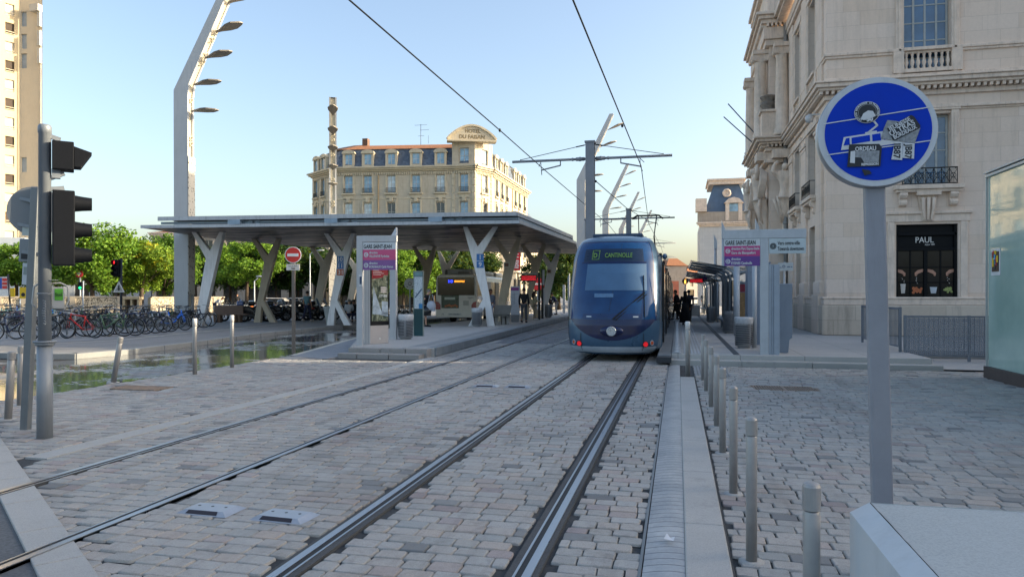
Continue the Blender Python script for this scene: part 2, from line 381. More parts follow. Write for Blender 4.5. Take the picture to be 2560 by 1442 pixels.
# track bed is laid between the rails so that stones meet the rail joints cleanly
for i, (a, b) in enumerate(((-6.42, -5.765), (-5.635, -4.225), (-4.095, -2.49), (-2.24, -1.06), (-.80, -.235))):
    setts('track_bed', a, b, -1, 25, lambda x, y: y > BAND(x) - .1, seed=20 + i)
setts('left_pavement', -10.65, -6.76, 5.5, 18.3, lambda x, y: y > BAND(x) - .1 and not (y > 17.45 and x > -9.2) and not (x < -9.5 and y < 8.2 + (x + 10.65) * -1.1) and not (-10.25 < x < -9.15 and 11.15 < y < 11.75), seed=31, w=.2, h=.16)
setts('right_pavement', .345, 8.6, .5, 18.1, lambda x, y: not (1.28 < x < 2.5 and 13.7 < y < 14.35) and x < 6.2 + (18.1 - y) * .03 + 2.2 * (y > 17), seed=32, w=.215, h=.152, jz=.005)
def sett_shader(name, w=.2, h=.15, wet=0.):
    t = NT(name); co = t.coord(); x, y, z = t.sep(co)
    ry = t.math('DIVIDE', y, h); row = t.math('FLOOR', ry); us = t.math('ADD', t.math('DIVIDE', x, w), t.math('MULTIPLY', row, .47)); cl = t.math('FLOOR', us)
    wn_ = t.white(t.comb(cl, row, 1.7))[0]
    fx = t.math('MULTIPLY', t.math('PINGPONG', us, .5), w); fy = t.math('MULTIPLY', t.math('PINGPONG', ry, .5), h)
    e = t.math('MINIMUM', fx, fy); j = t.rng(e, .006, .02, 1, 0, True)
    c = t.ramp(wn_, [(0, lin('454a50')), (.06, lin('757c81')), (.5, lin('909497')), (.8, lin('8f8985')), (1, lin('6d666a'))])
    n = t.noise(co, 30, 4, .7); n3 = t.noise(co, .4, 5, .7)
    c = t.mix(t.rng(n, .45, .75, 0, .4), c, (.1, .1, .1)); c = t.mix(t.rng(n3, .5, .7, 0, .4), c, (.1, .1, .105)); c = t.mix(t.math('MULTIPLY', j, .85), c, lin('3a3c3e'))
    hgt = t.math('SUBTRACT', t.math('MULTIPLY', n, .25), j)
    if wet:
        nw = t.noise(t.mapv(co, (.55, .4, 1)), 1.0, 3, .55); n5 = t.noise(t.mapv(co, (2.2, 4, 1)), 1.6, 4, .65)
        pud = t.rng(t.math('ADD', t.math('ADD', nw, t.math('MULTIPLY', t.math('SUBTRACT', n5, .5), .55)), t.math('MULTIPLY', j, .07)), wet, wet + .05, 0, 1, True)
        damp = t.rng(nw, wet - .14, wet, 0, 1, True)
        c = t.mix(damp, c, t.mix(.4, c, (.02, .02, .02)))
        t.set(col=c, rough=t.math('MULTIPLY', t.rng(damp, 0, 1, .75, .3), t.rng(pud, 0, 1, 1, .06)), spec=t.rng(pud, 0, 1, .4, 1.0))
        ripple = t.math('MULTIPLY', t.noise(t.mapv(co, (1, 1.6, 1)), 9, 3, .55), .22)
        t.bump(t.math('ADD', t.math('MULTIPLY', hgt, t.rng(pud, 0, 1, 1, .03)), t.math('MULTIPLY', ripple, pud)), .5, .008)
    else:
        t.set(col=c, rough=.75, spec=.4); t.bump(hgt, .8, .012)
    return t.m
FARSETT = sett_shader('far_setts'); WETSETT = sett_shader('wet_setts', .3, .2, .44)
sheet('far_track_bed', [(-7.3, 25), (-.235, 25), (-.235, 200), (-8.5, 200)], .008, FARSETT)
sheet('wet_road', [(-16.5, 9.0), (-10.66, 9.6), (-10.66, 18.3), (-12.2, 26.5), (-12.4, 31), (-11.4, 44), (-11.4, 70), (-16.2, 70), (-16.2, 41), (-17.6, 35), (-16.85, 26.5), (-15.75, 20), (-15.55, 17), (-15.9, 15)], .004, WETSETT)
sheet('side_road', [(-40, 2), (-7.9, 7.0), (-8.5, 7.6), (-10.7, 9.65), (-16.4, 9.05), (-16.4, 15), (-24, 15.5), (-60, 16)], .001, FARSETT)
sheet('crossing_road', [(-30, -6), (.2, -6), (.2, .8), (-3.6, 3.55), (-8.1, 6.86), (-30, 4.6)], -.008, ASPH_D)
sheet('ramp', [(-10.62, 18.35), (-9.2, 17.6), (-9.2, 19.2), (-12.6, 27), (-12.75, 27)], .02, gmat('ramp_asphalt', '7d838a', '8b9197', .6))
# diagonal granite band at the crossing, slab by slab, cut by the rails
bd = MB(); p0, p1 = V((-8.9, BAND(-8.9), 0)), V((-.3, BAND(-.3), 0)); dv = (p1 - p0).normalized(); nv = V((-dv.y, dv.x, 0)) * -1
L = (p1 - p0).length; s_ = 0
while s_ < L:
    ln = random.uniform(.8, 1.15); a, b = p0 + dv * (s_ + .006), p0 + dv * min(L, s_ + ln - .006)
    bd.ext([a, b, b + nv * .28, a + nv * .28], (0, 0, .036), 0); s_ += ln
for i in range(len(bd.v)): bd.v[i] = (bd.v[i][0], bd.v[i][1], bd.v[i][2] - .022)
tag(bd.build('stone_band', SLAB, bev=.006), kind='structure')
st = MB(); y = 6.25
while y < 26:
    ln = random.uniform(.85, 1.3); st.box(-6.72, y + .005, -.02, -6.44, y + ln - .005, .015); y += ln
tag(st.build('border_strip', SLAB, bev=.005), kind='structure')
# rails: head, groove and lip cast in dark asphalt joints
STEEL = NT('polished_rail_steel'); _co = STEEL.coord(); _n = STEEL.noise(STEEL.mapv(_co, (60, 1.2, 1)), 2, 4, .6)
STEEL.set(col=STEEL.mix(_n, (.34, .35, .37), (.52, .53, .55)), metal=1., rough=STEEL.rng(_n, .3, .7, .26, .44)); STEEL = STEEL.m
GROOVE = M('222426', .7, 0, .3, 20); JOINT = gmat('rail_joint', '45484a', '58595a', .9, 80, .5)
def railx(i, y):
    x = tracks_x[i]
    if i >= 2:                                              # the left track swings a little left past the platform
        x += -.0022 * max(0, y - 9) ** 1.2 * .35 - .0009 * max(0, y - 24) ** 1.5
    return x
def rail(i, side, label):
    root = thing('tram_rail', label, 'rail', (tracks_x[i], 0, 0), group='grooved tram rails')
    ys = [-8, 0, 4, 9, 12, 16, 20, 24, 28, 34, 42, 55, 80, 120, 190] if i >= 2 else [-8, 30, 190]
    def strip(nm, a, b, z, m):
        mb = MB(); vs = []
        for y in ys:
            x = railx(i, y) - tracks_x[i]; vs += [(x + a * side, y, z), (x + b * side, y, z), (x + a * side, y, -.03), (x + b * side, y, -.03)]
        fs = []
        for k in range(len(ys) - 1):
            o = k * 4; fs += [(o, o + 1, o + 5, o + 4), (o, o + 2, o + 6, o + 4), (o + 1, o + 3, o + 7, o + 5)]
        mb.add(vs, fs); mb.build(nm, m, root)
    jw = .10 if i < 2 else .062; strip('joint', -jw, jw, .0148, JOINT); strip('rail_head', -.062, -.006, .0225, STEEL); strip('groove', -.006, .034, .0168, GROOVE); strip('rail_lip', .034, .05, .0205, STEEL)
rail(0, -1, 'polished grooved rail nearest the bollards, under the right wheels of the tram')
rail(1, 1, 'polished grooved rail running under the left wheels of the tram')
rail(2, -1, 'grooved rail of the empty track, the one nearer the tram')
rail(3, 1, 'grooved rail of the empty track along the border strip, farthest from the tram')
# gutter with ribbed steel hump, kerb stones
t_ = NT('gutter_metal'); co_ = t_.coord(); nn_ = t_.noise(co_, 3, 5, .7); n2_ = t_.noise(co_, 30, 4, .7)
x_, y_, z_ = t_.sep(co_); rib = t_.rng(t_.math('PINGPONG', t_.math('DIVIDE', y_, .11), .5), .0, .07, 1, 0, True)
t_.set(col=t_.mix(rib, t_.mix(t_.rng(nn_, .35, .7), lin('94979a'), lin('b4b5b4')), lin('74777a')), metal=.35, rough=t_.rng(n2_, .3, .7, .35, .6)); t_.bump(t_.math('ADD', rib, t_.math('MULTIPLY', n2_, .2)), .7, .01)
gut = MB(); prof = [(-.215 + .258 * k / 8, .012 + .03 * math.sin(math.pi * (k / 8) * .62 + .15) - .006) for k in range(9)]
for k in range(8): gut.add([(prof[k][0], -8, prof[k][1]), (prof[k + 1][0], -8, prof[k + 1][1]), (prof[k + 1][0], 17.9, prof[k + 1][1]), (prof[k][0], 17.9, prof[k][1])], [(0, 1, 2, 3)], 0, True)
gut.add([(p[0], -8, p[1]) for p in prof] + [(.043, -8, -.03), (-.215, -8, -.03)], [tuple(range(11))]); gut.add([(p[0], 17.9, p[1]) for p in prof] + [(.043, 17.9, -.03), (-.215, 17.9, -.03)], [tuple(range(11))])
tag(gut.build('gutter_cover', t_.m), 'ribbed rounded metal gutter cover running along the granite kerb beside the track', 'gutter')
gl = MB(); gl.box(-.242, -8, -.03, -.222, 25, .016, 0); tag(gl.build('gutter_edge', M('6b6f72', .4, .6)), kind='structure')
kb = MB(); y = -6
while y < 15.2:
    ln = min(random.uniform(1.2, 1.9), 15.25 - y); kb.box(.045, y + .004, -.03, .325, y + ln - .004, .045); y += ln
tag(kb.build('kerb', SLAB, bev=.012), kind='structure')
sheet('kerb_joint', [(.325, -6), (.345, -6), (.345, 16), (.325, 16)], .006, JOINT)
sheet('tactile_strip', [(.36, 15.75), (1.1, 15.75), (1.1, 18.0), (.36, 18.0)], .018, gmat('tactile', '8d9397', 'a2a7aa', .7, 40, .3, joints=(.07, .07, .02)))
# --- platforms
def platform(name, top, z, m, edge):
    mb = MB(); mb.ext([(p[0], p[1], -.03) for p in top], (0, 0, z + .03)); return tag(mb.build(name, m, bev=.01), kind='structure')
Z1 = .24
platform('right_platform', [(-.16, 18.62), (3.2, 18.62), (5.8, 18.62), (5.8, 120), (-.16, 120)], Z1, SLABJ, 0)
stp = MB(); stp.box(-.2, 18.2, -.03, 1.5, 18.66, .125); stp.box(1.508, 18.2, -.03, 3.1, 18.66, .125); stp.box(3.108, 18.2, -.03, 4.7, 18.66, .12); stp.ext([(4.708, 18.2, -.03), (5.9, 18.2, -.03), (5.9, 18.66, -.03), (4.708, 18.66, -.03)], (0, 0, .14))
tag(stp.build('platform_step', SLAB, bev=.008), kind='structure')
eb = MB(); eb.box(-.50, 18.3, .05, -.17, 120, Z1 - .01, 0); tag(eb.build('platform_edge', M('6c7174', .75, 0, .2, 2, .3), bev=.012), kind='structure')
be = MB(); be.box(-.52, 18.05, .06, -.16, 18.28, .2, 0); tag(be.build('buffer_block', M('2b2e33', .6, 0, .2)), 'dark rubber buffer block at the near end of the right platform edge', 'buffer block')
pg = MB()
for k in range(60):
    y = 18.66 + k * .62; n = 6
    pr_ = [(-.16 + .26 * q / n, Z1 + .004 + .03 * math.sin(math.pi * q / n)) for q in range(n + 1)]
    for q in range(n): pg.add([(pr_[q][0], y, pr_[q][1]), (pr_[q + 1][0], y, pr_[q + 1][1]), (pr_[q + 1][0], y + .6, pr_[q + 1][1]), (pr_[q][0], y + .6, pr_[q][1])], [(0, 1, 2, 3)], 0, True)
    pg.add([(p[0], y, p[1]) for p in pr_], [tuple(range(n + 1))])
tag(pg.build('platform_nosing', M('9a9fa1', .3, .3, .15, 2)), kind='structure')
tr = MB()
for q in range(6): tr.box(.16 + q * .085, 18.75, Z1, .205 + q * .085, 60, Z1 + .012, 0)
tag(tr.build('tactile_ribs', M('a9adaf', .5, .2, .15)), kind='structure')
dg_ = MB(); dg_.box(1.35, 18.7, Z1 + .001, 1.5, 70, Z1 + .006); tag(dg_.build('drain_channel', M('3d4247', .6, .3, .3, 20)), kind='structure')
sheet('forecourt', [(5.82, 18.2), (60, 18.2), (60, 21.4), (5.82, 21.4)], .03, PALE)
sheet('forecourt_terrace', [(5.8, 21.4), (60, 21.4), (60, 40), (5.8, 40)], Z1 - .006, PALE)
fr = MB(); fr.box(5.8, 21.3, -.03, 60, 21.42, Z1 - .01); tag(fr.build('terrace_kerb', SLAB), kind='structure')
# left platform with two steps at its end
LP = [(-6.58, 18.95), (-6.72, 24), (-7.0, 31), (-7.3, 42), (-7.7, 60), (-8.5, 140), (-11.6, 140), (-11.6, 44), (-12.5, 31), (-12.2, 26.6), (-9.2, 19.2), (-9.1, 18.95)]
platform('left_platform', LP, Z1 + .02, SLABJ, 0)
ls = MB()
for a, b in ((-9.0, -8.05), (-8.04, -7.3), (-7.29, -6.66)): ls.box(a, 18.62, -.03, b - .012, 18.98, Z1 + .012)
for a, b in ((-9.12, -8.55), (-8.54, -7.62), (-7.61, -6.74)): ls.box(a, 18.2, -.03, b - .012, 18.61, .125)
tag(ls.build('left_platform_steps', gmat('step_stone', '8f8d8a', 'a09d99', .85, 50, .3), bev=.012), kind='structure')
le = MB()
for k in range(60):
    y = 18.97 + k * 1.5; f = lambda yy: -6.54 - .00003 * 0 - (yy - 19) * .0265 * (1 if yy < 45 else 1) + .0001 * 0
    def fx(yy):
        for (xa, ya), (xb, yb) in zip(LP[:5], LP[1:6]):
            if yy <= yb: return xa + (xb - xa) * (yy - ya) / (yb - ya) + .06
        return -8.0
    x0, x1 = fx(y), fx(y + 1.49)
    le.add([(x0 - .32, y, .03), (x0, y, .03), (x1, y + 1.485, .03), (x1 - .32, y + 1.485, .03), (x0 - .32, y, Z1 + .026), (x0, y, Z1 + .026), (x1, y + 1.485, Z1 + .026), (x1 - .32, y + 1.485, Z1 + .026)],
           [(3, 2, 1, 0), (4, 5, 6, 7), (0, 1, 5, 4), (1, 2, 6, 5), (2, 3, 7, 6), (3, 0, 4, 7)])
tag(le.build('left_platform_edge', M('7d8386', .75, 0, .2, 2, .3), bev=.01), kind='structure')
tt = MB()
for q in range(7):
    for (xa, ya), (xb, yb) in zip(LP[:4], LP[1:5]):
        o = -.42 - q * .075; tt.add([(xa + o, ya + .3, Z1 + .024), (xa + o + .035, ya + .3, Z1 + .024), (xb + o + .035, yb + .3, Z1 + .024), (xb + o, yb + .3, Z1 + .024)], [(0, 1, 2, 3)])
tag(tt.build('left_tactile_ribs', M('a9adaf', .5, .2, .15), fix=False), kind='structure')
# bike-lane island on the left, kerbed
IS = [(-15.7, 70), (-15.7, 42), (-17.2, 35), (-16.85, 26.7), (-15.85, 21), (-15.5, 18), (-15.75, 16.2), (-17, 15.9), (-24, 16.5), (-60, 17), (-60, 140), (-15.7, 140)]
platform('left_island', IS, .15, ASPH, 0)
ik = MB()
for (xa, ya), (xb, yb) in zip(IS[0:8], IS[1:9]):
    a, b = V((xa, ya, 0)), V((xb, yb, 0)); n = max(1, int((b - a).length / 1.1)); nn = V((-(b - a).y, (b - a).x, 0)).normalized()
    for k in range(n):
        p, q = a.lerp(b, k / n + .004), a.lerp(b, (k + 1) / n - .004); ik.ext([p - nn * .22, p + nn * .03, q + nn * .03, q - nn * .22], (0, 0, .158))
tag(ik.build('island_kerb', gmat('kerb_stone', '8b8e8d', '9a9c9a', .85, 60, .3), bev=.01), kind='structure')
WL = [G(0, 866, .15), G(300, 850, .15), G(480, 831, .15), G(640, 816, .15), G(860, 796, .15)]
wl = MB()
for a, b in zip(WL[:-1], WL[1:]):
    n = V((-(b - a).y, (b - a).x, 0)).normalized() * .07
    wl.quad(a - n + V((0, 0, .005)), b - n + V((0, 0, .005)), b + n + V((0, 0, .005)), a + n + V((0, 0, .005)))
for px, py in ((375, 840), (432, 834), (510, 829), (590, 822)):
    a = G(px, py, .15)
    wl.add([(a.x - .5, a.y - .25, .156), (a.x + .5, a.y + .1, .156), (a.x + .45, a.y + .3, .156), (a.x - .3, a.y + .15, .156)], [(0, 1, 2, 3)])
for a, b in ((V((-10.6, 18.4, -.125)), V((-12.6, 27, -.125))),):
    n = V((-(b - a).y, (b - a).x, 0)).normalized() * .09; u_ = V((0, 0, .15)); wl.quad(a - n + u_, b - n + u_, b + n + u_, a + n + u_)
tag(wl.build('lane_markings', M('b5b2a6', .8, 0, .2, 12), fix=False), kind='structure')
bay = sheet('bike_pavement', [(-60, 17.2), (-24.5, 17), (-20.6, 18.5), (-19.8, 22), (-21.3, 31), (-23.2, 41), (-26, 50), (-60, 60)], .156, gmat('bike_bay', '85888a', '989a9c', .85, 30, .3, joints=(.5, .3, .012)))
sheet('sunny_square', [(-150, 60), (-30, 50), (-20, 56), (-20, 88), (-60, 130), (-150, 150)], .157, PLAZA)
for nm, pts in (('drain_grate', (1.28, 13.7, 2.5, 14.35)), ('drain_grate', (-10.2, 11.2, -9.2, 11.7))):
    x0, y0, x1, y1 = pts; g = MB(); g.box(x0, y0, -.012, x1, y0 + .03, .014); g.box(x0, y1 - .03, -.012, x1, y1, .014); g.box(x0, y0 + .03, -.012, x0 + .03, y1 - .03, .014); g.box(x1 - .03, y0 + .03, -.012, x1, y1 - .03, .014)
    n = int((x1 - x0) / .045)
    for k in range(1, n): g.box(x0 + k * .045, y0 + .03, -.012, x0 + k * .045 + .022, y1 - .03, .01)
    g.box((x0 + x1) / 2 - .02, y0 + .03, -.012, (x0 + x1) / 2 + .02, y1 - .03, .0125)
    tag(g.build(nm, M('8a7a6c', .7, .1, .3, 9)), 'rusty slatted drain grate in the cobbles ' + ('right of the bollards' if x0 > 0 else 'left of the tracks, near the puddle'), 'drain grate')
# aluminium road studs set between the rails
STUD = M('a8acb2', .35, .55, .1, 8); STUDD = M('2a2326', .3, 0, .2)
def stud(px, py, lab, w=.46, rz=0):
    p = G(px, py, .015); r = thing('road_stud', lab, 'road marker', (p.x, p.y, .012), rz, 'metal road markers set in the cobbles')
    b = MB(); h = .03; t, o = .09, .14
    b.add([(-w / 2, -o / 1, 0), (w / 2, -o, 0), (w / 2, o, 0), (-w / 2, o, 0), (-w / 2 + .06, -t, h), (w / 2 - .06, -t, h), (w / 2 - .06, t, h), (-w / 2 + .06, t, h)], [(4, 5, 6, 7), (0, 1, 5, 4), (1, 2, 6, 5), (2, 3, 7, 6), (3, 0, 4, 7), (3, 2, 1, 0)])
    b.build('housing', STUD, r, bev=.004)
    c = MB(); c.add([(-w / 2 + .09, -o + .012, .009), (w / 2 - .09, -o + .012, .009), (w / 2 - .1, -t - .006, h - .001), (-w / 2 + .1, -t - .006, h - .001)], [(0, 1, 2, 3)]); c.build('reflector', STUDD, r)
    s = MB()
    for q in (-.12, 0, .12): s.cyl((q, .02, h), (q, .02, h + .002), .012)
    s.build('screws', M('4b4e52', .4, .8), r)
stud(528, 1275, 'metal road marker with a dark slot, nearest the empty track', rz=-.02)
stud(712, 1291, 'metal road marker with a grey slot, beside the left rail of the tram track', rz=-.06)
stud(1215, 965, 'far metal road marker between the tracks, the one closer to the empty track', .5)
stud(1295, 967, 'far metal road marker between the tracks, the one closer to the tram', .5)
lit = MB(); q = V((.0, 5.0, 0)); lit.add([(-.095, 5.02, .062), (-.03, 5.0, .058), (-.02, 5.06, .07), (-.05, 5.05, .06), (-.075, 5.1, .075)], [(0, 1, 3), (1, 2, 3), (0, 3, 4)])
tag(lit.build('paper_scrap', M('c9ccd0', .8), fix=False), 'torn scrap of white paper lying on the gutter cover', 'litter')
# ================================================================== TRAM
TX, TY = -1.66, 18.55
TB = NT('tram_paint'); _c = TB.coord(); _n = TB.noise(_c, 2.5, 5, .65)
TB.set(col=TB.mix(TB.rng(_n, .3, .7), lin('3b5b77'), lin('41617c')), metal=.4, rough=TB.rng(_n, .3, .7, .26, .32), coat=.3); TB = TB.m
TNAVY = M('0a1a44', .22, 0, .25, 2, coat=.15); TGLASS = NT('tram_windscreen'); _c = TGLASS.coord(); _n = TGLASS.noise(_c, 1.6, 4, .6)
TGLASS.set(col=TGLASS.mix(TGLASS.rng(_n, .35, .65), lin('0c3560'), lin('124271')), rough=.06, spec=.5); TGLASS = TGLASS.m
TDARK = M('0e1013', .35, .1, .2, 4); TSIDE = glass('0c1118', .06); TGREY = M('9fabb5', .35, .15, .15, 3, coat=.3); RUB = M('121315', .8, 0, .2, 6)
ZW = [(.20, .96, .16), (.27, 1.05, .07), (.36, 1.12, .03), (.5, 1.16, .005), (.7, 1.19, 0), (.95, 1.2, .01), (1.15, 1.2, .05), (1.5, 1.195, .15), (1.9, 1.18, .29), (2.3, 1.155, .46), (2.65, 1.14, .64), (2.9, 1.10, .80), (3.08, 1.05, .95), (3.2, .99, 1.09), (3.3, .89, 1.3), (3.36, .76, 1.6)]
def zi(z):
    for (a, b) in zip(ZW[:-1], ZW[1:]):
        if z <= b[0]:
            t = max(0, (z - a[0]) / (b[0] - a[0])); return a[1] + (b[1] - a[1]) * t, a[2] + (b[2] - a[2]) * t
    return ZW[-1][1:]
def sf(s, z, off=0.):
    def p(s, z):
        w, n = zi(z); return V((w * (1.2 * s - .2 * s ** 3), n + .52 * abs(s) ** 2.6, z))
    q = p(s, z)
    if off:
        ds = p(min(1, s + .02), z) - p(max(-1, s - .02), z); dz = p(s, min(3.36, z + .03)) - p(s, max(.2, z - .03))
        q = q + ds.cross(dz).normalized() * off
    return q
def wb(z): return 1.2 if z < 2.5 else max(.62, 1.2 - ((z - 2.5) / .86) ** 2.6 * .45)
tram = thing('tram', 'blue grey tram with a curved blue windscreen standing at the platform', 'tram', (TX, TY, 0))
b = MB(); NS = 48; zz = [.2 + 3.16 * (1 - (1 - k / 44) ** 1.35) for k in range(45)]
ss = [-1 + 2 * i / NS for i in range(NS + 1)]
vs = []
for z in zz: vs += [sf(s, z) for s in ss]
n = NS + 1; fs = [(j * n + i, j * n + i + 1, (j + 1) * n + i + 1, (j + 1) * n + i) for j in range(len(zz) - 1) for i in range(NS)]
b.add(vs, fs, 0, True)
for sd_ in (-1, 1):
    vs = []; T = [0, .25, .5, .75, 1]
    for z in zz:
        p = sf(sd_, z)
        for t in T:
            k = t * t * (3 - 2 * t); vs.append((sd_ * (abs(p.x) * (1 - k) + wb(z) * k), p.y * (1 - t) + 2.7 * t, z))
    m_ = len(T); b.add(vs, [(j * m_ + i, j * m_ + i + 1, (j + 1) * m_ + i + 1, (j + 1) * m_ + i) for j in range(len(zz) - 1) for i in range(m_ - 1)], 0, True)
def hull(b, y0, y1, m=0, roof=True):
    zs = [z for z in zz]; k = len(zs)
    for sd_ in (-1, 1): b.add([(sd_ * wb(z), y, z) for y in (y0, y1) for z in zs], [(i, i + 1, k + i + 1, k + i) for i in range(k - 1)], m, True)
    b.quad((-wb(3.36), y0, 3.36), (wb(3.36), y0, 3.36), (wb(3.36), y1, 3.36), (-wb(3.36), y1, 3.36), m); b.quad((-1.2, y0, .2), (1.2, y0, .2), (1.2, y1, .2), (-1.2, y1, .2), m)
    for y in (y0, y1): b.add([(-wb(z), y, z) for z in zs] + [(wb(z), y, z) for z in reversed(zs)], [tuple(range(2 * k))], m)
hull(b, 2.7, 6.4)
b.add([sf(s, 3.36) for s in ss] + [(wb(3.36), 2.7, 3.36), (-wb(3.36), 2.7, 3.36)], [tuple(range(n + 2))])
cab = b.build('cab', TB, tram)
def patch(nm, sl_, sr_, z0, z1, off, m, parent=tram, ns=48, nz=44, zb=None):
    b = MB(); vs = []
    for j in range(nz + 1):
        for i in range(ns + 1):
            t = j / nz
            if zb: s = sl_ + (sr_ - sl_) * i / ns; z = zb(s) + (z1 - zb(s)) * t
            else:
                z = z0 + (z1 - z0) * t; a, c = sl_(z), sr_(z); s = a + (c - a) * i / ns
            vs.append(sf(s, z, off))
    q = ns + 1; b.add(vs, [(j * q + i, j * q + i + 1, (j + 1) * q + i + 1, (j + 1) * q + i) for j in range(nz) for i in range(ns)], 0, True)
    return b.build(nm, m, parent, fix=False)
# interior seen through the windscreen: dark deck, console; windscreen in front
aw = lambda z: .86 - .05 * max(0, z - 1.15) / 1.9 if z > 1.15 else .86
patch('gasket', lambda z: -aw(z) - .035, lambda z: aw(z) + .035, 1.07, 3.17, .007, TNAVY)
ws = patch('windscreen', lambda z: -aw(z), aw, 1.1, 3.13, .014, TGLASS)
patch('lower_panel', -.87, .87, 0, 1.1, .010, TNAVY, zb=lambda s: .56 + .54 * abs(s / .87) ** 2.1)
patch('skirt', lambda z: -.97, lambda z: .97, .25, .40, .006, TGREY, nz=4)
patch('seam', lambda z: -.985, lambda z: -.97, .3, 3.05, .004, TDARK, ns=1)
for s0 in (-.64, .62): patch('seam', lambda z, s0=s0: s0 + (z - .3) * .08 * (-1 if s0 < 0 else 1) * -1, lambda z, s0=s0: s0 + .012 + (z - .3) * .08 * (-1 if s0 < 0 else 1) * -1, .3, .74, .012, TDARK, ns=1)
db = patch('destination_display', lambda z: -.62, lambda z: .6, 2.60, 2.95, .022, M('0d2540', .3, 0, .2, 3), ws)
LEDG = glow('55783c', .10)
pt = sf(0, 2.72, .03); up_ = (sf(0, 2.9) - sf(0, 2.6)).normalized()
text('lettering', 'CANTINOLLE', .2, LEDG, db, sf(-.17, 2.70, .045) , (1, 0, 0), up_, width=.72, bold=.004)
text('lettering', 'D', .2, LEDG, db, sf(-.40, 2.70, .05), (1, 0, 0), up_, width=.1, bold=.006)
fb = MB()
for (s0, s1, z0, z1) in ((-.43, -.29, 2.66, 2.665), (-.43, -.29, 2.90, 2.905)):
    fb.beam(sf(s0, z0, .03), sf(s1, z0, .03), .01, .016)
fb.beam(sf(-.43, 2.66, .03), sf(-.43, 2.905, .03), .016, .01); fb.beam(sf(-.29, 2.66, .03), sf(-.29, 2.905, .03), .016, .01)
fb.build('line_frame', LEDG, db)
patch('sun_blind', lambda z: -.52 + (2.55 - z) * -.02, lambda z: .66, 1.84, 2.54, .022, M('44688a', .6, 0, .12, 2), ws)
patch('display_shade', lambda z: -.66, lambda z: .66, 2.56, 2.60, .022, TNAVY, ws)
patch('console', lambda z: -.55, lambda z: .55, 1.12, 1.24, .022, M('10305c', .3, 0, .3, 3), ws)
patch('paper_notice', lambda z: -.33, lambda z: .02, 1.66, 1.76, .022, M('54779a', .5, 0, .2, 9), ws)
patch('centre_seam', lambda z: .16 - .12 * (3.1 - z), lambda z: .166 - .12 * (3.1 - z), 1.3, 3.1, .018, TDARK, ws, ns=1)
for s_ in (-.47, .38): patch('dash_light', lambda z, s_=s_: s_, lambda z, s_=s_: s_ + .1, 1.15, 1.18, .026, M('b9c4cc', .4), ws, ns=3, nz=2)
for s_ in (-1, 1): patch('seam', (lambda z: -.999) if s_ < 0 else (lambda z: .88), (lambda z: -.88) if s_ < 0 else (lambda z: .999), 1.085, 1.10, .006, TDARK, ns=6, nz=2)
wp = MB(); A_ = sf(.02, 1.1, .05); B_ = sf(.60, 1.78, .06); wp.beam(A_, B_, .035, .03); wp.beam(A_ + V((.07, 0, -.02)), B_ + V((.05, 0, -.05)), .02, .02)
wp.beam(sf(.60, 1.15, .04), sf(.585, 2.22, .04), .022, .03); wp.build('wiper', TDARK, tram)
em = MB(); c = sf(0, .80, .03)
em.add([(c.x + .30 * math.cos(a) , c.y + .012, c.z + .135 * math.sin(a)) for a in [2 * math.pi * k / 28 for k in range(28)]] + [(c.x + .24 * math.cos(a), c.y - .05, c.z + .1 * math.sin(a)) for a in [2 * math.pi * k / 28 for k in range(28)]],
       [(k, (k + 1) % 28, 28 + (k + 1) % 28, 28 + k) for k in range(28)] + [tuple(range(28, 56))], 0, True); em.build('nose_boss', TNAVY, tram)
hl = MB(); hl.ring((c.x, c.y - .06, c.z), (0, 1, 0), .105, .02, 0); hl.disc((c.x, c.y - .055, c.z), (0, 1, 0), .09, .02, 0); hl.ring((c.x, c.y - .07, c.z), (0, 1, 0), .055, .012, 0); hl.build('nose_lamp', M('b9bdc0', .25, .4, .1), tram)
for sx in (-.66, .66):
    p = sf(sx, .47, .01); q = MB(); q.disc((p.x, p.y - .005, p.z), (sx * .5, -1, 0), .062, .03); t = q.build('tail_lamp', glow('c8101c', .28), tram)
    q = MB(); q.ring((p.x, p.y - .012, p.z), (sx * .5, -1, 0), .068, .01); q.build('rim', TDARK, t)
    p = sf(sx * 1.22, .5, .01); q = MB(); q.disc((p.x, p.y - .005, p.z), (sx * 1.4, -1, 0), .048, .03); t = q.build('indicator', M('b5502c', .2, 0, .2, 5, coat=.5), tram)
    q = MB(); q.ring((p.x, p.y - .012, p.z), (sx * 1.4, -1, 0), .056, .012); q.build('rim', TGREY, t)
mr = MB(); mr.ball((1.31, 1.55, 2.78), (.07, .12, .08)); mr.beam((1.1, 1.5, 2.8), (1.28, 1.55, 2.78), .04, .03); mr.build('camera_pod', TB, tram)
def side(parent, y0, y1, doors):
    for sd_ in (-1, 1):
        b = MB(); x = sd_ * 1.205; b.box(min(x, x + sd_ * .012), y0 + .15, 1.0, max(x, x + sd_ * .012), y1 - .15, 2.62); b.build('window_band', TSIDE, parent)
        y = y0 + .35
        while y < y1 - .3: MB().box(min(x, x + sd_ * .035), y, .95, max(x, x + sd_ * .035), y + .07, 2.7).build('mullion', TDARK, parent); y += 1.28
        for y in doors:
            d = MB(); d.box(min(x, x + sd_ * .05), y, .30, max(x, x + sd_ * .05), y + 1.3, 2.66); dd = d.build('door', M('15181d', .25, .2, .2, 3, coat=.4), parent, bev=.02)
            g = MB()
            for k in (0, .65): g.box(min(x, x + sd_ * .058), y + .08 + k, .5, max(x, x + sd_ * .058), y + .57 + k, 2.5)
            g.build('pane', TSIDE, dd)
side(cab, 2.6, 6.4, [3.6])
y = 6.4
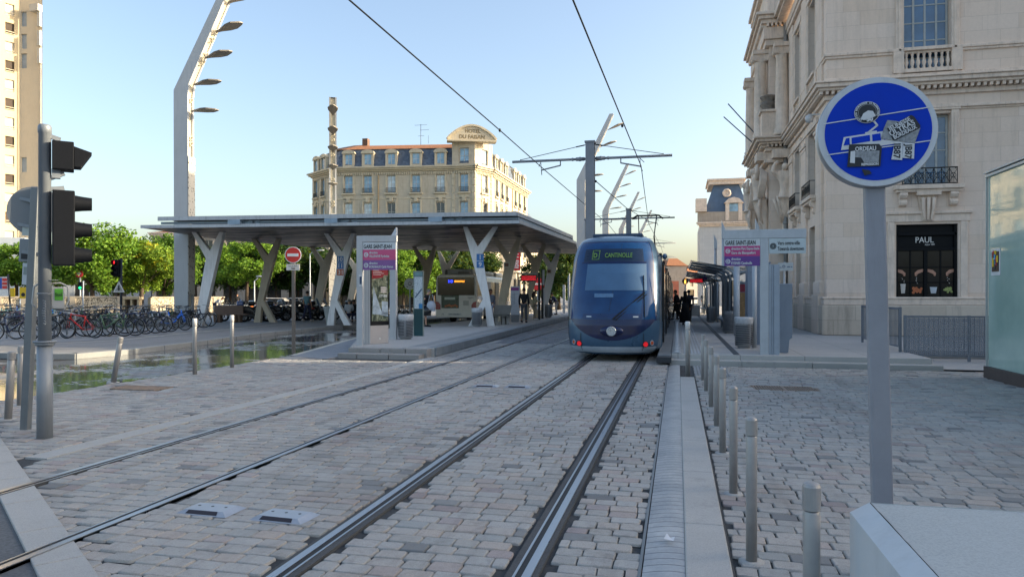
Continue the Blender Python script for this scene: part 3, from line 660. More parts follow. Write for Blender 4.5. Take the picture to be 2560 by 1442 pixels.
for i, (ln, doors) in enumerate(((5.2, [1.6]), (7.6, [.9, 5.2]), (5.2, [1.6]), (7.6, [.9, 5.2]), (5.2, [1.6]), (4.4, [1.2]))):
    bl = MB()
    for k in range(5): bl.box(-1.12 + .03 * (k % 2), y + k * .14, .3, 1.12 - .03 * (k % 2), y + k * .14 + .13, 3.15 - .03 * (k % 2))
    bl.build('bellows', RUB, tram); y += .7
    b = MB(); hull(b, y, y + ln); cr = b.build('carriage', TB, tram); side(cr, y, y + ln, [y + q for q in doors])
    e = MB(); e.box(-.85, y + .5, 3.36, .85, y + ln - .5, 3.62); e.build('roof_equipment', M('5b6d7d', .5, .3, .2, 3), tram, bev=.08)
    y += ln
re_ = MB(); re_.box(-.7, 1.9, 3.35, .7, 5.6, 3.46); re_.build('roof_hatch', M('33475e', .5, .2, .2, 3), tram, bev=.04)
pn = MB(); py_ = 22.5
for sx in (-.5, .5): pn.beam((sx, py_, 3.6), (sx * .8, py_ - 1.5, 4.9), .07, .07); pn.beam((sx * .8, py_ - 1.5, 4.9), (sx, py_ - .2, 6.16), .05, .05)
pn.tube([(-.85, py_ - .2, 6.0), (-.6, py_ - .2, 6.18), (.6, py_ - .2, 6.18), (.85, py_ - .2, 6.0)], .03); pn.tube([(-.85, py_ + .15, 6.0), (-.6, py_ + .15, 6.18), (.6, py_ + .15, 6.18), (.85, py_ + .15, 6.0)], .03); pn.box(-.6, py_ - .4, 3.5, .6, py_ + .4, 3.66)
pn.build('pantograph', M('26292c', .5, .6, .2), tram)
# ================================================================== OVERHEAD LINE
CATG = M('82868c', .55, .1, .12, 2); WIRE = M('24272b', .5, .6, .1)
def cat_pole(Y, label, x=-2.97):
    r = thing('catenary_mast', label, 'line mast', (x, Y, 0), group='overhead line masts between the tracks')
    b = MB(); b.box(-.15, -.17, -.02, .15, -.14, 7.0); b.box(-.15, .14, -.02, .15, .17, 7.0); b.box(-.12, -.14, -.02, .12, .14, 7.0); b.box(-.18, -.19, 7.0, .18, .19, 7.06); b.build('post', CATG, r)
    for sx in (-1, 1):
        L = 2.78
        b = MB(); b.cyl((sx * .16, 0, 6.46), (sx * L, 0, 6.46), .045); b.cyl((sx * .2, 0, 6.46), (sx * .5, 0, 6.46), .065); b.ball((sx * .62, 0, 6.46), .06, 0, 8, 6); b.ball((sx * .36, 0, 6.46), .08, 0, 8, 6)
        a = b.build('cross_arm', CATG, r)
        b = MB(); b.cyl((sx * .16, 0, 6.95), (sx * (L - .3), 0, 6.52), .012); b.cyl((sx * .2, 0, 6.94), (sx * .5, 0, 6.89), .022); b.cyl((sx * (L - .3), 0, 6.44), (sx * (L - .3), 0, 6.54), .015); b.build('stay', WIRE, a)
        b = MB(); q = sx * 1.05; e = sx * 1.72; b.cyl((q, 0, 6.44), (q, 0, 6.26), .02); b.cyl((q, 0, 6.27), (e, -.05, 6.12), .025); b.cyl((e, -.05, 6.12), (e - .02, -.05, 6.4), .012); b.cyl((e - .02, -.05, 6.4), (e + sx * .12, .1, 6.28), .012); b.cyl((e, -.05, 6.12), (e + sx * .05, .3, 6.02), .014); b.build('steady_arm', CATG, a)
    return r
cat_pole(25, 'grey overhead line mast with two cross arms, rising just beyond the tram front'); cat_pole(45, 'second overhead line mast, seen over the tram roof at its pantograph')
cat_pole(67, 'third overhead line mast, small behind the second one over the tram roof'); cat_pole(92, 'farthest overhead line mast, a thin one far down the street')
def wire(pts, label, knots=()):
    b = MB(); b.tube(pts, .015, 0, 6)
    for p in knots: b.ball(p, (.035, .06, .05), 0, 8, 6)
    tag(b.build('contact_wire', WIRE), label, 'overhead wire', 'contact wires over the tracks')
wire([(-1.95, -8, 6.32), (-1.58, 10.6, 6.25), (-1.22, 24.8, 6.1), (-1.75, 45, 6.1), (-1.5, 67, 6.1), (-1.65, 140, 6.1)], 'black contact wire hanging over the track where the tram stands', [(-1.42, 19.0, 6.15)])
wire([(-5.2, -8, 6.32), (-4.92, 10.2, 6.25), (-4.72, 19, 6.2), (-4.55, 24.8, 6.1), (-4.2, 45, 6.1), (-4.6, 67, 6.1), (-4.6, 140, 6.1)], 'black contact wire crossing the sky over the empty track', [(-4.72, 19.0, 6.2)])
wire([(-2.8, 25.1, 5.7), (-2.4, 35, 5.9), (-1.7, 44.5, 6.2)], 'short feeder wire running from the near line mast down to the second mast', [(-2.8, 25.2, 5.7)])
# ================================================================== RIGHT FOREGROUND
BOL = M('9b9a98', .45, .35, .12, 6, dirt=.3); BOLW = M('d5d5d2', .5)
def bollard(loc, label, group, h=.935, r=.035, cap=True, lean=(0, 0), white=False, sq=False):
    t = thing('bollard', label, 'bollard', loc, 0, group); t.rotation_euler = (lean[0], lean[1], 0)
    b = MB()
    if sq: b.box(-r, -r, -.03, r, r, h)
    else: b.lathe([(r, -.03), (r, h - .13), (r * .93, h - .125), (r * .93, h - .115)], n=20)
    b.build('post', BOL, t, bev=.006 if sq else 0)
    if not white: e_ = MB(); e_.lathe([(r * 2.4, -.01), (r * 2.3, .018), (r * 1.02, .021)], n=14); e_.build('base', SLAB, t)
    c = MB()
    if white: c.lathe([(r * 1.02, h - .17), (r * 1.02, h - .02), (r * .9, h)], n=20); c.build('white_cap', BOLW, t)
    elif not sq: c.lathe([(r * 1.0, h - .112), (r * 1.06, h - .11), (r * 1.06, h - .014), (r * .9, h - .002), (r * .5, h + .005), (.001, h + .007)], n=20, smooth=False); c.build('cap', BOL, t)
    return t
RB = [(.545, 3.22), (.46, 4.85), (.465, 6.47), (.47, 8.11), (.49, 9.74), (.49, 11.38), (.485, 13.24), (.485, 14.9)]
names = ['closest of the steel bollards along the kerb, cut off by the photo edge', 'steel bollard second closest along the kerb, beside the sign post', 'third closest steel bollard along the granite kerb', 'fourth closest steel bollard along the granite kerb',
         'fifth closest steel bollard along the granite kerb', 'sixth closest steel bollard along the granite kerb', 'seventh closest steel bollard, beside the rusty drain grate', 'farthest steel bollard of the kerb row, before the platform steps']
for (x, y), nm in zip(RB, names): bollard((x, y, 0), nm, 'steel bollards along the kerb')
wb_ = bollard((.2, 15.55, 0), 'slim grey post with a white reflective collar at the end of the granite kerb', None, 1.17, .05, white=True)
# the round blue tram sign on its post
sg = thing('tram_sign', 'round blue tram street sign on a grey post, plastered with stickers', 'road sign', D(2210, 738, 4.4) - V((0, 0, EYE)), 0)
sg.rotation_euler = (0, R(-1.35), R(0))
PG = M('8b8e95', .5, .15, .1, 4, dirt=.35)
b = MB(); b.box(-.059, -.03, -.05, .059, .03, 2.40); b.build('post', PG, sg, bev=.012)
HC = V((.008, -.02, 2.705)); FZ = R(-17)                                 # the disc is turned towards the right
fx_ = V((math.cos(FZ), math.sin(FZ), 0)) * -1; fx_ = V((math.cos(R(-4)), math.sin(R(-4)) , 0)); fn = V((fx_.y, -fx_.x, 0)); fu = V((0, 0, 1))
fp = lambda u, v, o=0.: HC + fx_ * u + fu * v + fn * (.055 + o)
ALU = M('9fa2a5', .35, .6, .1, 5, dirt=.2); WHT = M('c3c8cc', .4, 0, .05, 4, dirt=.25); BLUE = M('0038b6', .6, 0, .06, 6, spec=.2); STW = M('cdd0d2', .5, 0, .06, 20)
RR = .333
b = MB(); b.disc(HC, fn, RR, .1, 0, 64); b.build('housing', ALU, sg, bev=.012)
b = MB(); b.disc(fp(0, 0, 0), fn, RR - .006, .006, 0, 64); fc = b.build('face', WHT, sg)
b = MB(); b.disc(fp(.003, 0, .004), fn, RR - .040, .004, 0, 64); b.build('blue_field', BLUE, fc)
def fpoly(nm, pts, m, o, par): b = MB(); b.ext([fp(u, v, o) for u, v in pts], fn * .002); return b.build(nm, m, par)
def fstr(nm, segs, wd, m, o, par):
    b = MB()
    for (a, c) in segs: b.beam(fp(*a, o), fp(*c, o), wd, .002, 0, up=fn)
    return b.build(nm, m, par)
# sign plane coordinates: centre (782,720) of the zoomed crop, 1900 px per metre
K = 1 / 1900.0
def c2(x, y): return ((x - 782) * K, (712 - y) * K)
fstr('wire_mark', [(c2(222, 575), c2(1325, 488)), (c2(250, 938), c2(1325, 862))], .006, STW, .009, fc)
body = [(400, 895), (432, 748), (820, 716), (1130, 690), (1160, 850), (820, 880)]
fpoly('tram_mark', [c2(*p) for p in body], STW, .0085, fc)
for w_ in ([(428, 845), (455, 765), (492, 760), (494, 842)], [(516, 836), (514, 762), (706, 746), (708, 818)], [(733, 822), (730, 744), (815, 736), (822, 818)], [(850, 815), (846, 735), (930, 728), (936, 808)]):
    fpoly('window_mark', [c2(*p) for p in w_], BLUE, .0108, fc)
fstr('pantograph_mark', [(c2(690, 718), c2(790, 640)), (c2(790, 645), c2(730, 560)), (c2(660, 722), c2(780, 712))], .011, STW, .009, fc)
INK = M('1d2229', .5, 0, .2, 30); STG = M('8d9194', .7, 0, .35, 60)
# stickers
st1 = fpoly('sticker', [c2(682 + 134 * math.cos(a), 486 - 124 * math.sin(a)) for a in [2 * math.pi * k / 40 for k in range(40)]], STW, .0135, sg)
fpoly('ink_ring', [c2(682 + 128 * math.cos(a), 486 - 118 * math.sin(a)) for a in [2 * math.pi * k / 40 for k in range(40)]], INK, .0157, st1)
fpoly('inner_disc', [c2(682 + 96 * math.cos(a), 486 - 90 * math.sin(a)) for a in [2 * math.pi * k / 40 for k in range(40)]], STG, .0178, st1)
fpoly('inner_ink', [c2(682 + 90 * math.cos(a), 486 - 84 * math.sin(a)) for a in [2 * math.pi * k / 40 for k in range(40)]], INK, .0199, st1)
fpoly('drawing', [c2(*p) for p in ((610, 560), (640, 500), (690, 470), (740, 480), (770, 540), (730, 555), (690, 575), (640, 575))], STW, .022, st1)
def arc_text(s, cx, cy, r, a0, a1, size, m, o, par):
    for i, ch in enumerate(s):
        if ch == ' ': continue
        a = R(a0 + (a1 - a0) * i / (len(s) - 1)); x, y = cx + r * math.cos(a) * 1.05, cy - r * math.sin(a) * .97
        u, v = c2(x, y); rx = fx_ * math.sin(a) - fu * math.cos(a); up = fx_ * math.cos(a) + fu * math.sin(a)
        text('lettering', ch, size, m, par, fp(u, v, o) - up * size * .35, rx, up, align='CENTER', depth=.001, bold=.0006)
arc_text('SECTION BOURGOGNE ULTRAMARINES', 682, 486, 110, 235, -25, .0135, STW, .0185, st1)
text('lettering', '30', .035, STW, st1, fp(*c2(708, 592), .026), fx_ + fu * .12, fu - fx_ * .12, align='CENTER', depth=.001, bold=.002)
st2 = fpoly('torn_sticker', [c2(*p) for p in ((890, 595), (985, 615), (1180, 690), (1222, 715), (1160, 885), (1040, 850), (820, 800), (850, 690))], STG, .0135, sg)
st3 = fpoly('sticker', [c2(*p) for p in ((882, 690), (1130, 560), (1160, 580), (1222, 690), (1215, 715), (960, 838), (940, 825))], INK, .016, sg)
rx3 = (fx_ * math.cos(R(25)) + fu * math.sin(R(25))); up3 = (fu * math.cos(R(25)) - fx_ * math.sin(R(25)))
for s, x, y, wd in (('JEUNESSE', 908, 722, .128), ('ULTRAS', 922, 782, .145), ('BORDEAUX', 958, 822, .135)): text('lettering', s, .034 if s != 'ULTRAS' else .042, STW, st3, fp(*c2(x, y), .019), rx3, up3, width=wd, depth=.001, bold=.0007)
st4 = fpoly('torn_sticker', [c2(*p) for p in ((487, 838), (800, 858), (826, 900), (806, 1112), (460, 1095))], INK, .0135, sg)
fpoly('print', [c2(*p) for p in ((550, 925), (800, 935), (788, 1070), (640, 1060), (610, 1000), (540, 990))], STG, .0157, st4)
fpoly('bare_patch', [c2(*p) for p in ((500, 920), (548, 915), (540, 1060), (490, 1050))], STW, .0158, st4)
text('lettering', 'ORDEAU', .036, STW, st4, fp(*c2(548, 920), .0165), fx_ - fu * .03, fu, width=.115, depth=.001, bold=.001)
text('lettering', 'REPRESSION', .02, STW, st4, fp(*c2(610, 1092), .0165), fx_ - fu * .03, fu, width=.093, depth=.001, bold=.0008)
fpoly('torn_flap', [c2(*p) for p in ((610, 1130), (690, 1150), (716, 1190), (640, 1208))], INK, .0135, st4)
st5 = fpoly('sticker', [c2(*p) for p in ((960, 850), (1040, 860), (1030, 1060), (920, 1045))], STW, .0135, sg)
st6 = fpoly('sticker', [c2(*p) for p in ((1045, 862), (1160, 885), (1150, 1055), (1032, 1035))], STW, .0136, sg)
dn = -fu + fx_ * -.08
for par, s, x, y in ((st5, 'IB87', 955, 870), (st6, 'JB87', 1070, 880)): text('lettering', s, .05, INK, par, fp(*c2(x, y), .017), dn, fx_ - fu * .05, width=.088, depth=.001, bold=.001)
# white-edged concrete block at the right corner
bk = thing('street_block', 'low pale concrete block with a sloping white edge in the near right corner', 'street block', (.70, 3.25, 0), 0)
WC = M('bcc0c2', .6, 0, .05, 3, .2, dirt=.15); TOP = gmat('block_top', '9aa3a6', 'a6aeb0', .75, 110, .3)
b = MB(); X1 = 3.2; Yb = -3.4
b.add([(0, 0, 0), (0, Yb, 0), (0, Yb, .815), (0, 0, .815), (.075, 0, .86), (.075, Yb, .86)], [(0, 1, 2, 3), (3, 2, 5, 4)])
b.add([(0, 0, 0), (0, 0, .815), (.075, 0, .86), (X1, 0, .86), (X1, 0, 0)], [(0, 1, 2, 3, 4)]); b.add([(0, Yb, 0), (0, Yb, .815), (.075, Yb, .86), (X1, Yb, .86), (X1, Yb, 0)], [(0, 1, 2, 3, 4)]); b.quad((X1, 0, 0), (X1, Yb, 0), (X1, Yb, .86), (X1, 0, .86))
b.build('body', WC, bk)
b = MB(); b.box(.08, Yb, .84, X1, -.005, .858); b.build('top_slab', TOP, bk)
b = MB(); b.tube([(.078, -.006 - k * .05 + random.uniform(-.01, .01), .858) for k in range(67)], [random.uniform(.002, .005) for k in range(67)], 0, 4); b.build('mossy_seam', M('24251f', .9, 0, .4, 40), bk)
# glass kiosk
kx, ky = 6.23, 16.8
kk = thing('glass_kiosk', 'kiosk of frosted green glass at the right edge, on a brown plinth', 'kiosk', (kx, ky, 0))
FG = NT('frosted_glass'); _c = FG.coord(); _n = FG.noise(_c, .8, 4, .6); FG.set(col=FG.mix(FG.rng(_n, .35, .65), lin('93aca2'), lin('a5bbb1')), rough=.05, spec=.6, coat=.2); FG = FG.m
b = MB(); b.box(.04, -7, .25, 4, -.04, 4.16)
b.build('glass_wall', FG, kk)
b = MB(); b.box(-.03, -7.1, 0, 4, .03, .25); b.build('plinth', M('4e443f', .7, 0, .25, 5), kk, bev=.01)
b = MB(); b.box(-.01, -7.1, 4.16, 4.05, .02, 4.21); b.box(-.03, -7.1, 4.235, 4.1, .04, 4.27); b.box(0, -.03, .25, .035, 0, 4.16); b.build('trim', M('b6b9b8', .4, .4, .1), kk)
pm = MB(); pm.box(.03, -.62, 2.12, .038, -.2, 2.66); ps = pm.build('poster', M('c3c6c8', .5), kk)
q = MB(); q.box(.02, -.57, 2.2, .029, -.25, 2.6); q.build('poster_panel', M('43301f', .6), ps)
for k, (cc, y0, z0, y1, z1) in enumerate((('d8b51c', .27, .26, .33, .44), ('3f9fc4', .33, .4, .41, .5), ('b3312f', .41, .28, .47, .42), ('d8b51c', .47, .34, .53, .46), ('b3312f', .29, .44, .35, .56), ('3f9fc4', .38, .3, .44, .36), ('d8b51c', .37, .5, .45, .56), ('20242c', .35, .2, .42, .28))):
    q = MB(); q.box(.012, -y1 - .02, 2.08 + z0 - .04, .019, -y0 - .02, 2.08 + z1 - .02); q.build('colour_patch', M(cc, .5), ps)
# barrier fence of the terrace
FEN = M('787e86', .5, .2, .15, 4); MESH = NT('perforated_sheet'); _c = MESH.coord(); x_, y_, z_ = MESH.sep(_c)
_d = MESH.math('MAXIMUM', MESH.math('PINGPONG', MESH.math('MULTIPLY', MESH.math('ADD', x_, y_), 22), .5), MESH.math('PINGPONG', MESH.math('MULTIPLY', z_, 22), .5)); _n = MESH.noise(_c, 2, 4)
MESH.set(col=MESH.mix(_n, lin('787d86'), lin('8c9199')), rough=.6, metal=.1, alpha=MESH.rng(_d, .28, .34, 1, .45)); MESH = MESH.m
def fence(x0, y0, x1, y1, label, sheetp=True):
    a, c = V((x0, y0, 0)), V((x1, y1, 0)); L = (c - a).length
    r = thing('barrier', label, 'barrier', (x0, y0, Z1 if y0 > 21 else .035), math.atan2(y1 - y0, x1 - x0), 'metal barriers of the terrace'); h = 1.16
    b = MB(); b.box(0, -.02, .12, L, .02, .16); b.box(0, -.025, h - .05, L, .025, h)
    for k in range(int(L / .115) + 1): b.box(k * .115 - .008, -.008, .16, k * .115 + .008, .008, h - .05)
    b.build('rails', FEN, r)
    for x in (0.02, L / 2, L - .02): MB().box(x - .03, -.03, 0, x + .03, .03, h + .01).build('post', FEN, r)
    if sheetp: b = MB(); b.box(.05, -.034, .17, L - .05, -.03, h - .06); b.build('mesh_panel', MESH, r)
fence(5.72, 20.5, 8.7, 20.4, 'long barrier with perforated sheet standing before the bakery door'); fence(8.78, 20.4, 11.8, 20.3, 'barrier bay half hidden behind the glass kiosk'); fence(5.66, 24.6, 5.66, 20.6, 'short open-barred barrier returning to the station corner', False)
# ================================================================== STATION BUILDING (right)
ST = stone('dec8b2', 'ecdaca', 1.15, .52, .009, .25, .28, '6e6458', .55)
STM = M('dfccb9', .85, 0, .14, 2.5, .3, dirt=.45); STD = M('7d7368', .9, 0, .3, 3, .4, dirt=.6); IRON = M('1c1e21', .5, .5, .2, 5)
WFR = M('a9aca8', .6, 0, .12, 5); WGL = glass('2b4b66', .04, .9); SHOP = M('070a0e', .5, 0, .2, 3, spec=.2); DGL = glass('07080a', .35, .2)
stn = thing('station_building', 'pale limestone station building with cornices and carved figures on the right', 'building', (5.4, 28.8, Z1))
SX, SY = 5.4, 28.8
def lo(X, Y): return (X - SX, Y - SY)
wl_ = MB(); zt = 14.6; cx_ = 8.79 - SX
front_ops = [(cx_ - 1.02, cx_ + 1.02, 1.1, 4.06), (cx_ - .78, cx_ + .78, 5.5, 8.05), (cx_ - .78, cx_ + .78, 9.5, 13.4)]
for k in range(1, 6): front_ops += [(a + 5.6 * k, b_ + 5.6 * k, c, d_) for a, b_, c, d_ in front_ops[:3]]
ux, ni = wallgrid(wl_, (0, 0), (52, 0), 0, zt, front_ops, .32)
side_ops = [(17.3, 19.0, 0, 4.2), (17.3, 19.0, 5.7, 8.2), (17.3, 19.0, 9.9, 13.6), (20.9, 22.5, 0, 4.2), (20.9, 22.5, 5.7, 8.2), (20.9, 22.5, 9.9, 13.6)]
# left face runs away from the corner along +Y: seen from the track its left end is the far one
LY = 29.0
sops = [(LY - (b_ - 28.8 + 0), LY - (a - 28.8), c, d_) for a, b_, c, d_ in ((30.7, 32.4, .9, 4.3), (30.7, 32.4, 5.5, 8.2), (30.7, 32.4, 9.6, 13.6), (34.4, 35.9, .9, 4.3), (34.4, 35.9, 5.5, 8.2), (34.4, 35.9, 9.6, 13.6))]
wallgrid(wl_, (0, LY), (0, 0), 0, zt, sops, .45)
wl_.quad((52, 0, 0), (52, LY, 0), (52, LY, zt), (52, 0, zt)); wl_.quad((0, LY, 0), (52, LY, 0), (52, LY, zt), (0, LY, zt)); wl_.quad((0, 0, zt), (52, 0, zt), (52, LY, zt), (0, LY, zt))
wl_.build('wall', ST, stn, fix=False)
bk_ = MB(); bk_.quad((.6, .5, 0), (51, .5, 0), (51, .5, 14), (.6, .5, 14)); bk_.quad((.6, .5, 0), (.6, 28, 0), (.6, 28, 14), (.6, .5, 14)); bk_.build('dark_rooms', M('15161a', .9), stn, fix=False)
def trim(b, z0, z1, out, m=0, ya=LY, xa=52):
    b.ext([(-out, -out, z0), (xa, -out, z0), (xa, .02, z0), (.02, .02, z0), (.02, ya, z0), (-out, ya, z0)], (0, 0, z1 - z0), m)
PAV0, PAV1, PO = 38.3 - SY, 44.3 - SY, .92
b = MB()
trim(b, 0, 1.12, .20, 0, PAV0); b.build('plinth', stone('c4b5a2', 'd8cab8', 1.5, .56, .01, .5, .5), stn, bev=.04)
b = MB(); trim(b, 1.121, 1.34, .13, 0, PAV0); trim(b, 1.341, 1.42, .16, 0, PAV0); trim(b, 6.9 - .5 + .2 + 1.55, 8.22, .05, 0, PAV0); trim(b, 8.221, 8.32, .12, 0, PAV0)
trim(b, 8.72, 8.90, .10, 0, PAV0); trim(b, 9.02, 9.12, .34, 0, PAV0); trim(b, 9.121, 9.27, .44, 0, PAV0); trim(b, 9.271, 9.33, .5, 0, PAV0); trim(b, 9.331, 9.52, .1, 0, PAV0); trim(b, 10.25, 10.34, .06, 0, PAV0); trim(b, 10.341, 10.45, .1, 0, PAV0)
b.build('cornice', STM, stn, bev=.02)
b = MB()
k = 0
while -.3 + k * .2 < 24: b.box(-.28 + k * .2, -.29, 8.9, -.18 + k * .2, 0, 9.02); k += 1
k = 0
while .1 + k * .2 < PAV0 - .2: b.box(-.29, .1 + k * .2, 8.9, 0, .2 + k * .2, 9.02); k += 1
b.build('dentils', STM, stn)
b = MB(); trim(b, 14.4, 14.6, .15, 0, PAV0); trim(b, 14.601, 15.0, .2, 0, PAV0); trim(b, 15.1, 15.25, .6, 0, PAV0); trim(b, 15.251, 15.5, .75, 0, PAV0); trim(b, 15.501, 16.6, .05, 0, LY)
b.build('attic', STM, stn, bev=.02)
STN2 = M('3a3632', .95, 0, .3, 3, .4)
# dark weathered ledges
def bay(u0, u1, P0, P1, zs, shop=False):
    a = V((P0[0], P0[1], 0)); c = V((P1[0], P1[1], 0)); ux = (c - a).normalized(); ni = V((-ux.y, ux.x, 0)); cu = (u0 + u1) / 2
    at = lambda u, d, z: a + ux * u + ni * d + V((0, 0, z))
    def bx(b, ua, ub, d0, d1, z0, z1): b.ext([at(ua, d0, z0), at(ub, d0, z0), at(ub, d1, z0), at(ua, d1, z0)], (0, 0, z1 - z0))
    w = u1 - u0
    for (z, h, nz) in ((zs[1], zs[2] - zs[1], 4), (zs[3], zs[4] - zs[3], 6)): window(stn, P0, P1, u0 + .02, z, w - .04, h - .02, .25, WFR, WGL, 4, nz, fr=.075)
    s = MB()
    for z0, z1 in ((zs[1], zs[2]), (zs[3], zs[4])):
        for q0, q1 in ((u0 - .26, u0), (u1, u1 + .26)): bx(s, q0, q1, -.07, .02, z0, z1 + .1); bx(s, q0 + .08, q1 - .08, -.1, .02, z0, z1)
        bx(s, u0 - .3, u1 + .3, -.1, .02, z1 + .1, z1 + .32)
    bx(s, u0 - .34, u1 + .34, -.34, .02, zs[1] - .2, zs[1] - .05); bx(s, u0 - .28, u1 + .28, -.26, .02, zs[1] - .3, zs[1] - .2)
    s.build('window_surround', STM, stn, bev=.015)
    for q in (u0 - .05, u1 + .05):
        s = MB()
        pr_ = [at(q - .13, -d, z) for d, z in ((.02, zs[1] - .3), (.26, zs[1] - .31), (.30, zs[1] - .40), (.24, zs[1] - .5), (.15, zs[1] - .55), (.2, zs[1] - .66), (.17, zs[1] - .75), (.0, zs[1] - .82))]
        s.ext(pr_, ux * .26); s.build('bracket', STM, stn, bev=.012)
    s = MB()
    bx(s, u0 - .12, u1 + .12, -.31, -.28, zs[1] + .52, zs[1] + .56); bx(s, u0 - .12, u1 + .12, -.31, -.28, zs[1] - .03, zs[1])
    n = 7
    for k in range(n + 1):
        u = u0 - .11 + (w + .22) * k / n; s.beam(at(u, -.295, zs[1]), at(u, -.295, zs[1] + .52), .022, .022)
        if k < n:
            v = u0 - .11 + (w + .22) * (k + 1) / n
            s.beam(at(u, -.295, zs[1] + .02), at(v, -.295, zs[1] + .5), .016, .016); s.beam(at(v, -.295, zs[1] + .02), at(u, -.295, zs[1] + .5), .016, .016); s.ring(at((u + v) / 2, -.295, zs[1] + .26), ni, .085, .011, 0, 12, 4)
    s.beam(at(u0 - .12, -.295, zs[1] + .54), at(u0 - .12, 0, zs[1] + .54), .03, .03); s.beam(at(u1 + .12, -.295, zs[1] + .54), at(u1 + .12, 0, zs[1] + .54), .03, .03)
    s.build('balcony_railing', IRON, stn)
    s = MB(); bx(s, u0 - .35, u0 - .002, -.12, .04, 9.55, 10.34); bx(s, u1 + .002, u1 + .35, -.12, .04, 9.55, 10.34); bx(s, u0, u1, -.16, .3, 10.34, 10.45); bx(s, u0, u1, -.14, .3, 9.55, 9.68)
    for k in range(8):
        u = u0 + .1 + (w - .2) * k / 7; p = at(u, .0, 0)
        s.lathe([(.05, 9.68), (.055, 9.74), (.035, 9.78), (.075, 9.92), (.035, 10.14), (.055, 10.22), (.055, 10.34)], (p.x, p.y, 0), 8)
    s.build('balustrade', STM, stn)
bay(cx_ - .78, cx_ + .78, (0, 0), (52, 0), (0, 5.5, 8.05, 9.5, 13.4))
bay(cx_ - .78 + 5.6, cx_ + .78 + 5.6, (0, 0), (52, 0), (0, 5.5, 8.05, 9.5, 13.4))
for o in sops[0::3]: bay(o[0], o[1], (0, LY), (0, 0), (0, 5.5, 8.2, 9.6, 13.6))
# bakery door
u0, u1 = cx_ - 1.02, cx_ + 1.02
s = MB()
for q in ((u0 - .3, u0 - .06), (u1 + .06, u1 + .3)): s.box(q[0], -.06, .2, q[1], .03, 4.14)
s.box(u0 - .38, -.06, 4.14, u1 + .38, .03, 4.42); s.box(u0 - .44, -.12, 4.42, u1 + .44, .03, 4.52)
s.build('door_surround', STM, stn, bev=.02)
s = MB(); s.ext([(cx_ - .34, -.1, 5.1), (cx_ + .34, -.1, 5.1), (cx_ + .3, -.1, 4.9), (cx_ + .18, -.1, 4.16), (cx_ - .18, -.1, 4.16), (cx_ - .3, -.1, 4.9)], (0, .1, 0)); s.box(cx_ - .4, -.26, 5.08, cx_ + .4, 0, 5.22)
for q in (-.16, 0, .16): s.tube([(cx_ + q * 1.1, -.2, 5.0), (cx_ + q, -.17, 4.6), (cx_ + q * .7, -.12, 4.2)], [.07, .06, .045], 0, 8)
s.build('keystone', STM, stn, bev=.01)
s = MB(); s.box(u0, .2, 1.1, u1, .34, 4.06)
s.box(u0, .1, 3.66, u1, .2, 3.76); s.box(u0, .12, 3.1, u1, .2, 3.2); s.box(u0, .14, 1.1, u1, .2, 1.4); s.box(u0, .1, 1.1, u0 + .09, .2, 4.06); s.box(u1 - .09, .1, 1.1, u1, .2, 4.06); s.box(cx_ - .06, .12, 1.4, cx_ + .06, .2, 3.1)
for q in (-.5, .5): s.box(cx_ + q - .025, .16, 1.4, cx_ + q + .025, .2, 3.1)
for z in (1.95, 2.5): s.box(u0, .165, z - .02, u1, .2, z + .02)
dr = s.build('shop_door', SHOP, stn, bev=.008)
s = MB()
for a_, b_ in ((u0 + .09, cx_ - .06), (cx_ + .06, u1 - .09)): s.box(a_, .188, 1.4, b_, .199, 3.1)
s.build('pane', DGL, dr)
text('lettering', 'PAUL', .3, M('d8d6d0', .5), dr, (cx_ - .02, .19, 3.40), width=.60, align='CENTER', bold=.002)
text('lettering', 'depuis 1889', .09, M('d8d6d0', .5), dr, (cx_ + .15, .19, 3.3), width=.32, align='CENTER')
SKIN = M('b98a72', .5, 0, .1, 8); FOOD = [M('c9c2b8', .5), M('b5673f', .6, 0, .35, 30), M('b9bec2', .5), M('9aa35f', .6, 0, .4, 30)]
for k, u in enumerate((-.74, -.27, .27, .76)):
    s = MB(); x = cx_ + u
    if k == 0: s.ext([(x - .09, .182, 1.9), (x + .09, .182, 1.9), (x + .06, .182, 1.55), (x - .06, .182, 1.55)], (0, .004, 0))
    elif k == 2: s.ext([(x - .12, .182, 1.78), (x + .12, .182, 1.78), (x + .08, .182, 1.55), (x - .08, .182, 1.55)], (0, .004, 0))
    else:
        for q in range(16): s.disc((x + random.uniform(-.17, .17), .182 - q * .0002, 1.62 + random.uniform(-.04, .14)), (0, 1, 0), random.uniform(.03, .055), .003, 0, 7)
    s.build('window_picture', FOOD[k], dr)
    s = MB(); sx = -1 if k % 2 else 1; yb = .182
    s.ext([(x - .2 * sx, yb, 2.44), (x - .02 * sx, yb, 2.40), (x + .08 * sx, yb, 2.3), (x + .05 * sx, yb, 2.24), (x - .04 * sx, yb, 2.27), (x - .2 * sx, yb, 2.34)], (0, .003, 0))
    for q in range(4): s.beam((x + (.0 + q * .025) * sx, yb, 2.3), (x + (.01 + q * .018) * sx, yb, 2.17 + .015 * abs(q - 1.5)), .02, .003, 0, up=(0, 1, 0))
    s.beam((x - .03 * sx, yb, 2.3), (x + .02 * sx, yb, 2.19), .02, .003, 0, up=(0, 1, 0))
    s.build('hand_picture', SKIN, dr)
    if k < 2 or k == 3: s = MB(); [s.disc((x + random.uniform(-.04, .04), .183, 2.12 - q * .05), (0, 1, 0), random.uniform(.008, .02), .003, 0, 6) for q in range(5)]; s.build('crumbs_picture', FOOD[0], dr)
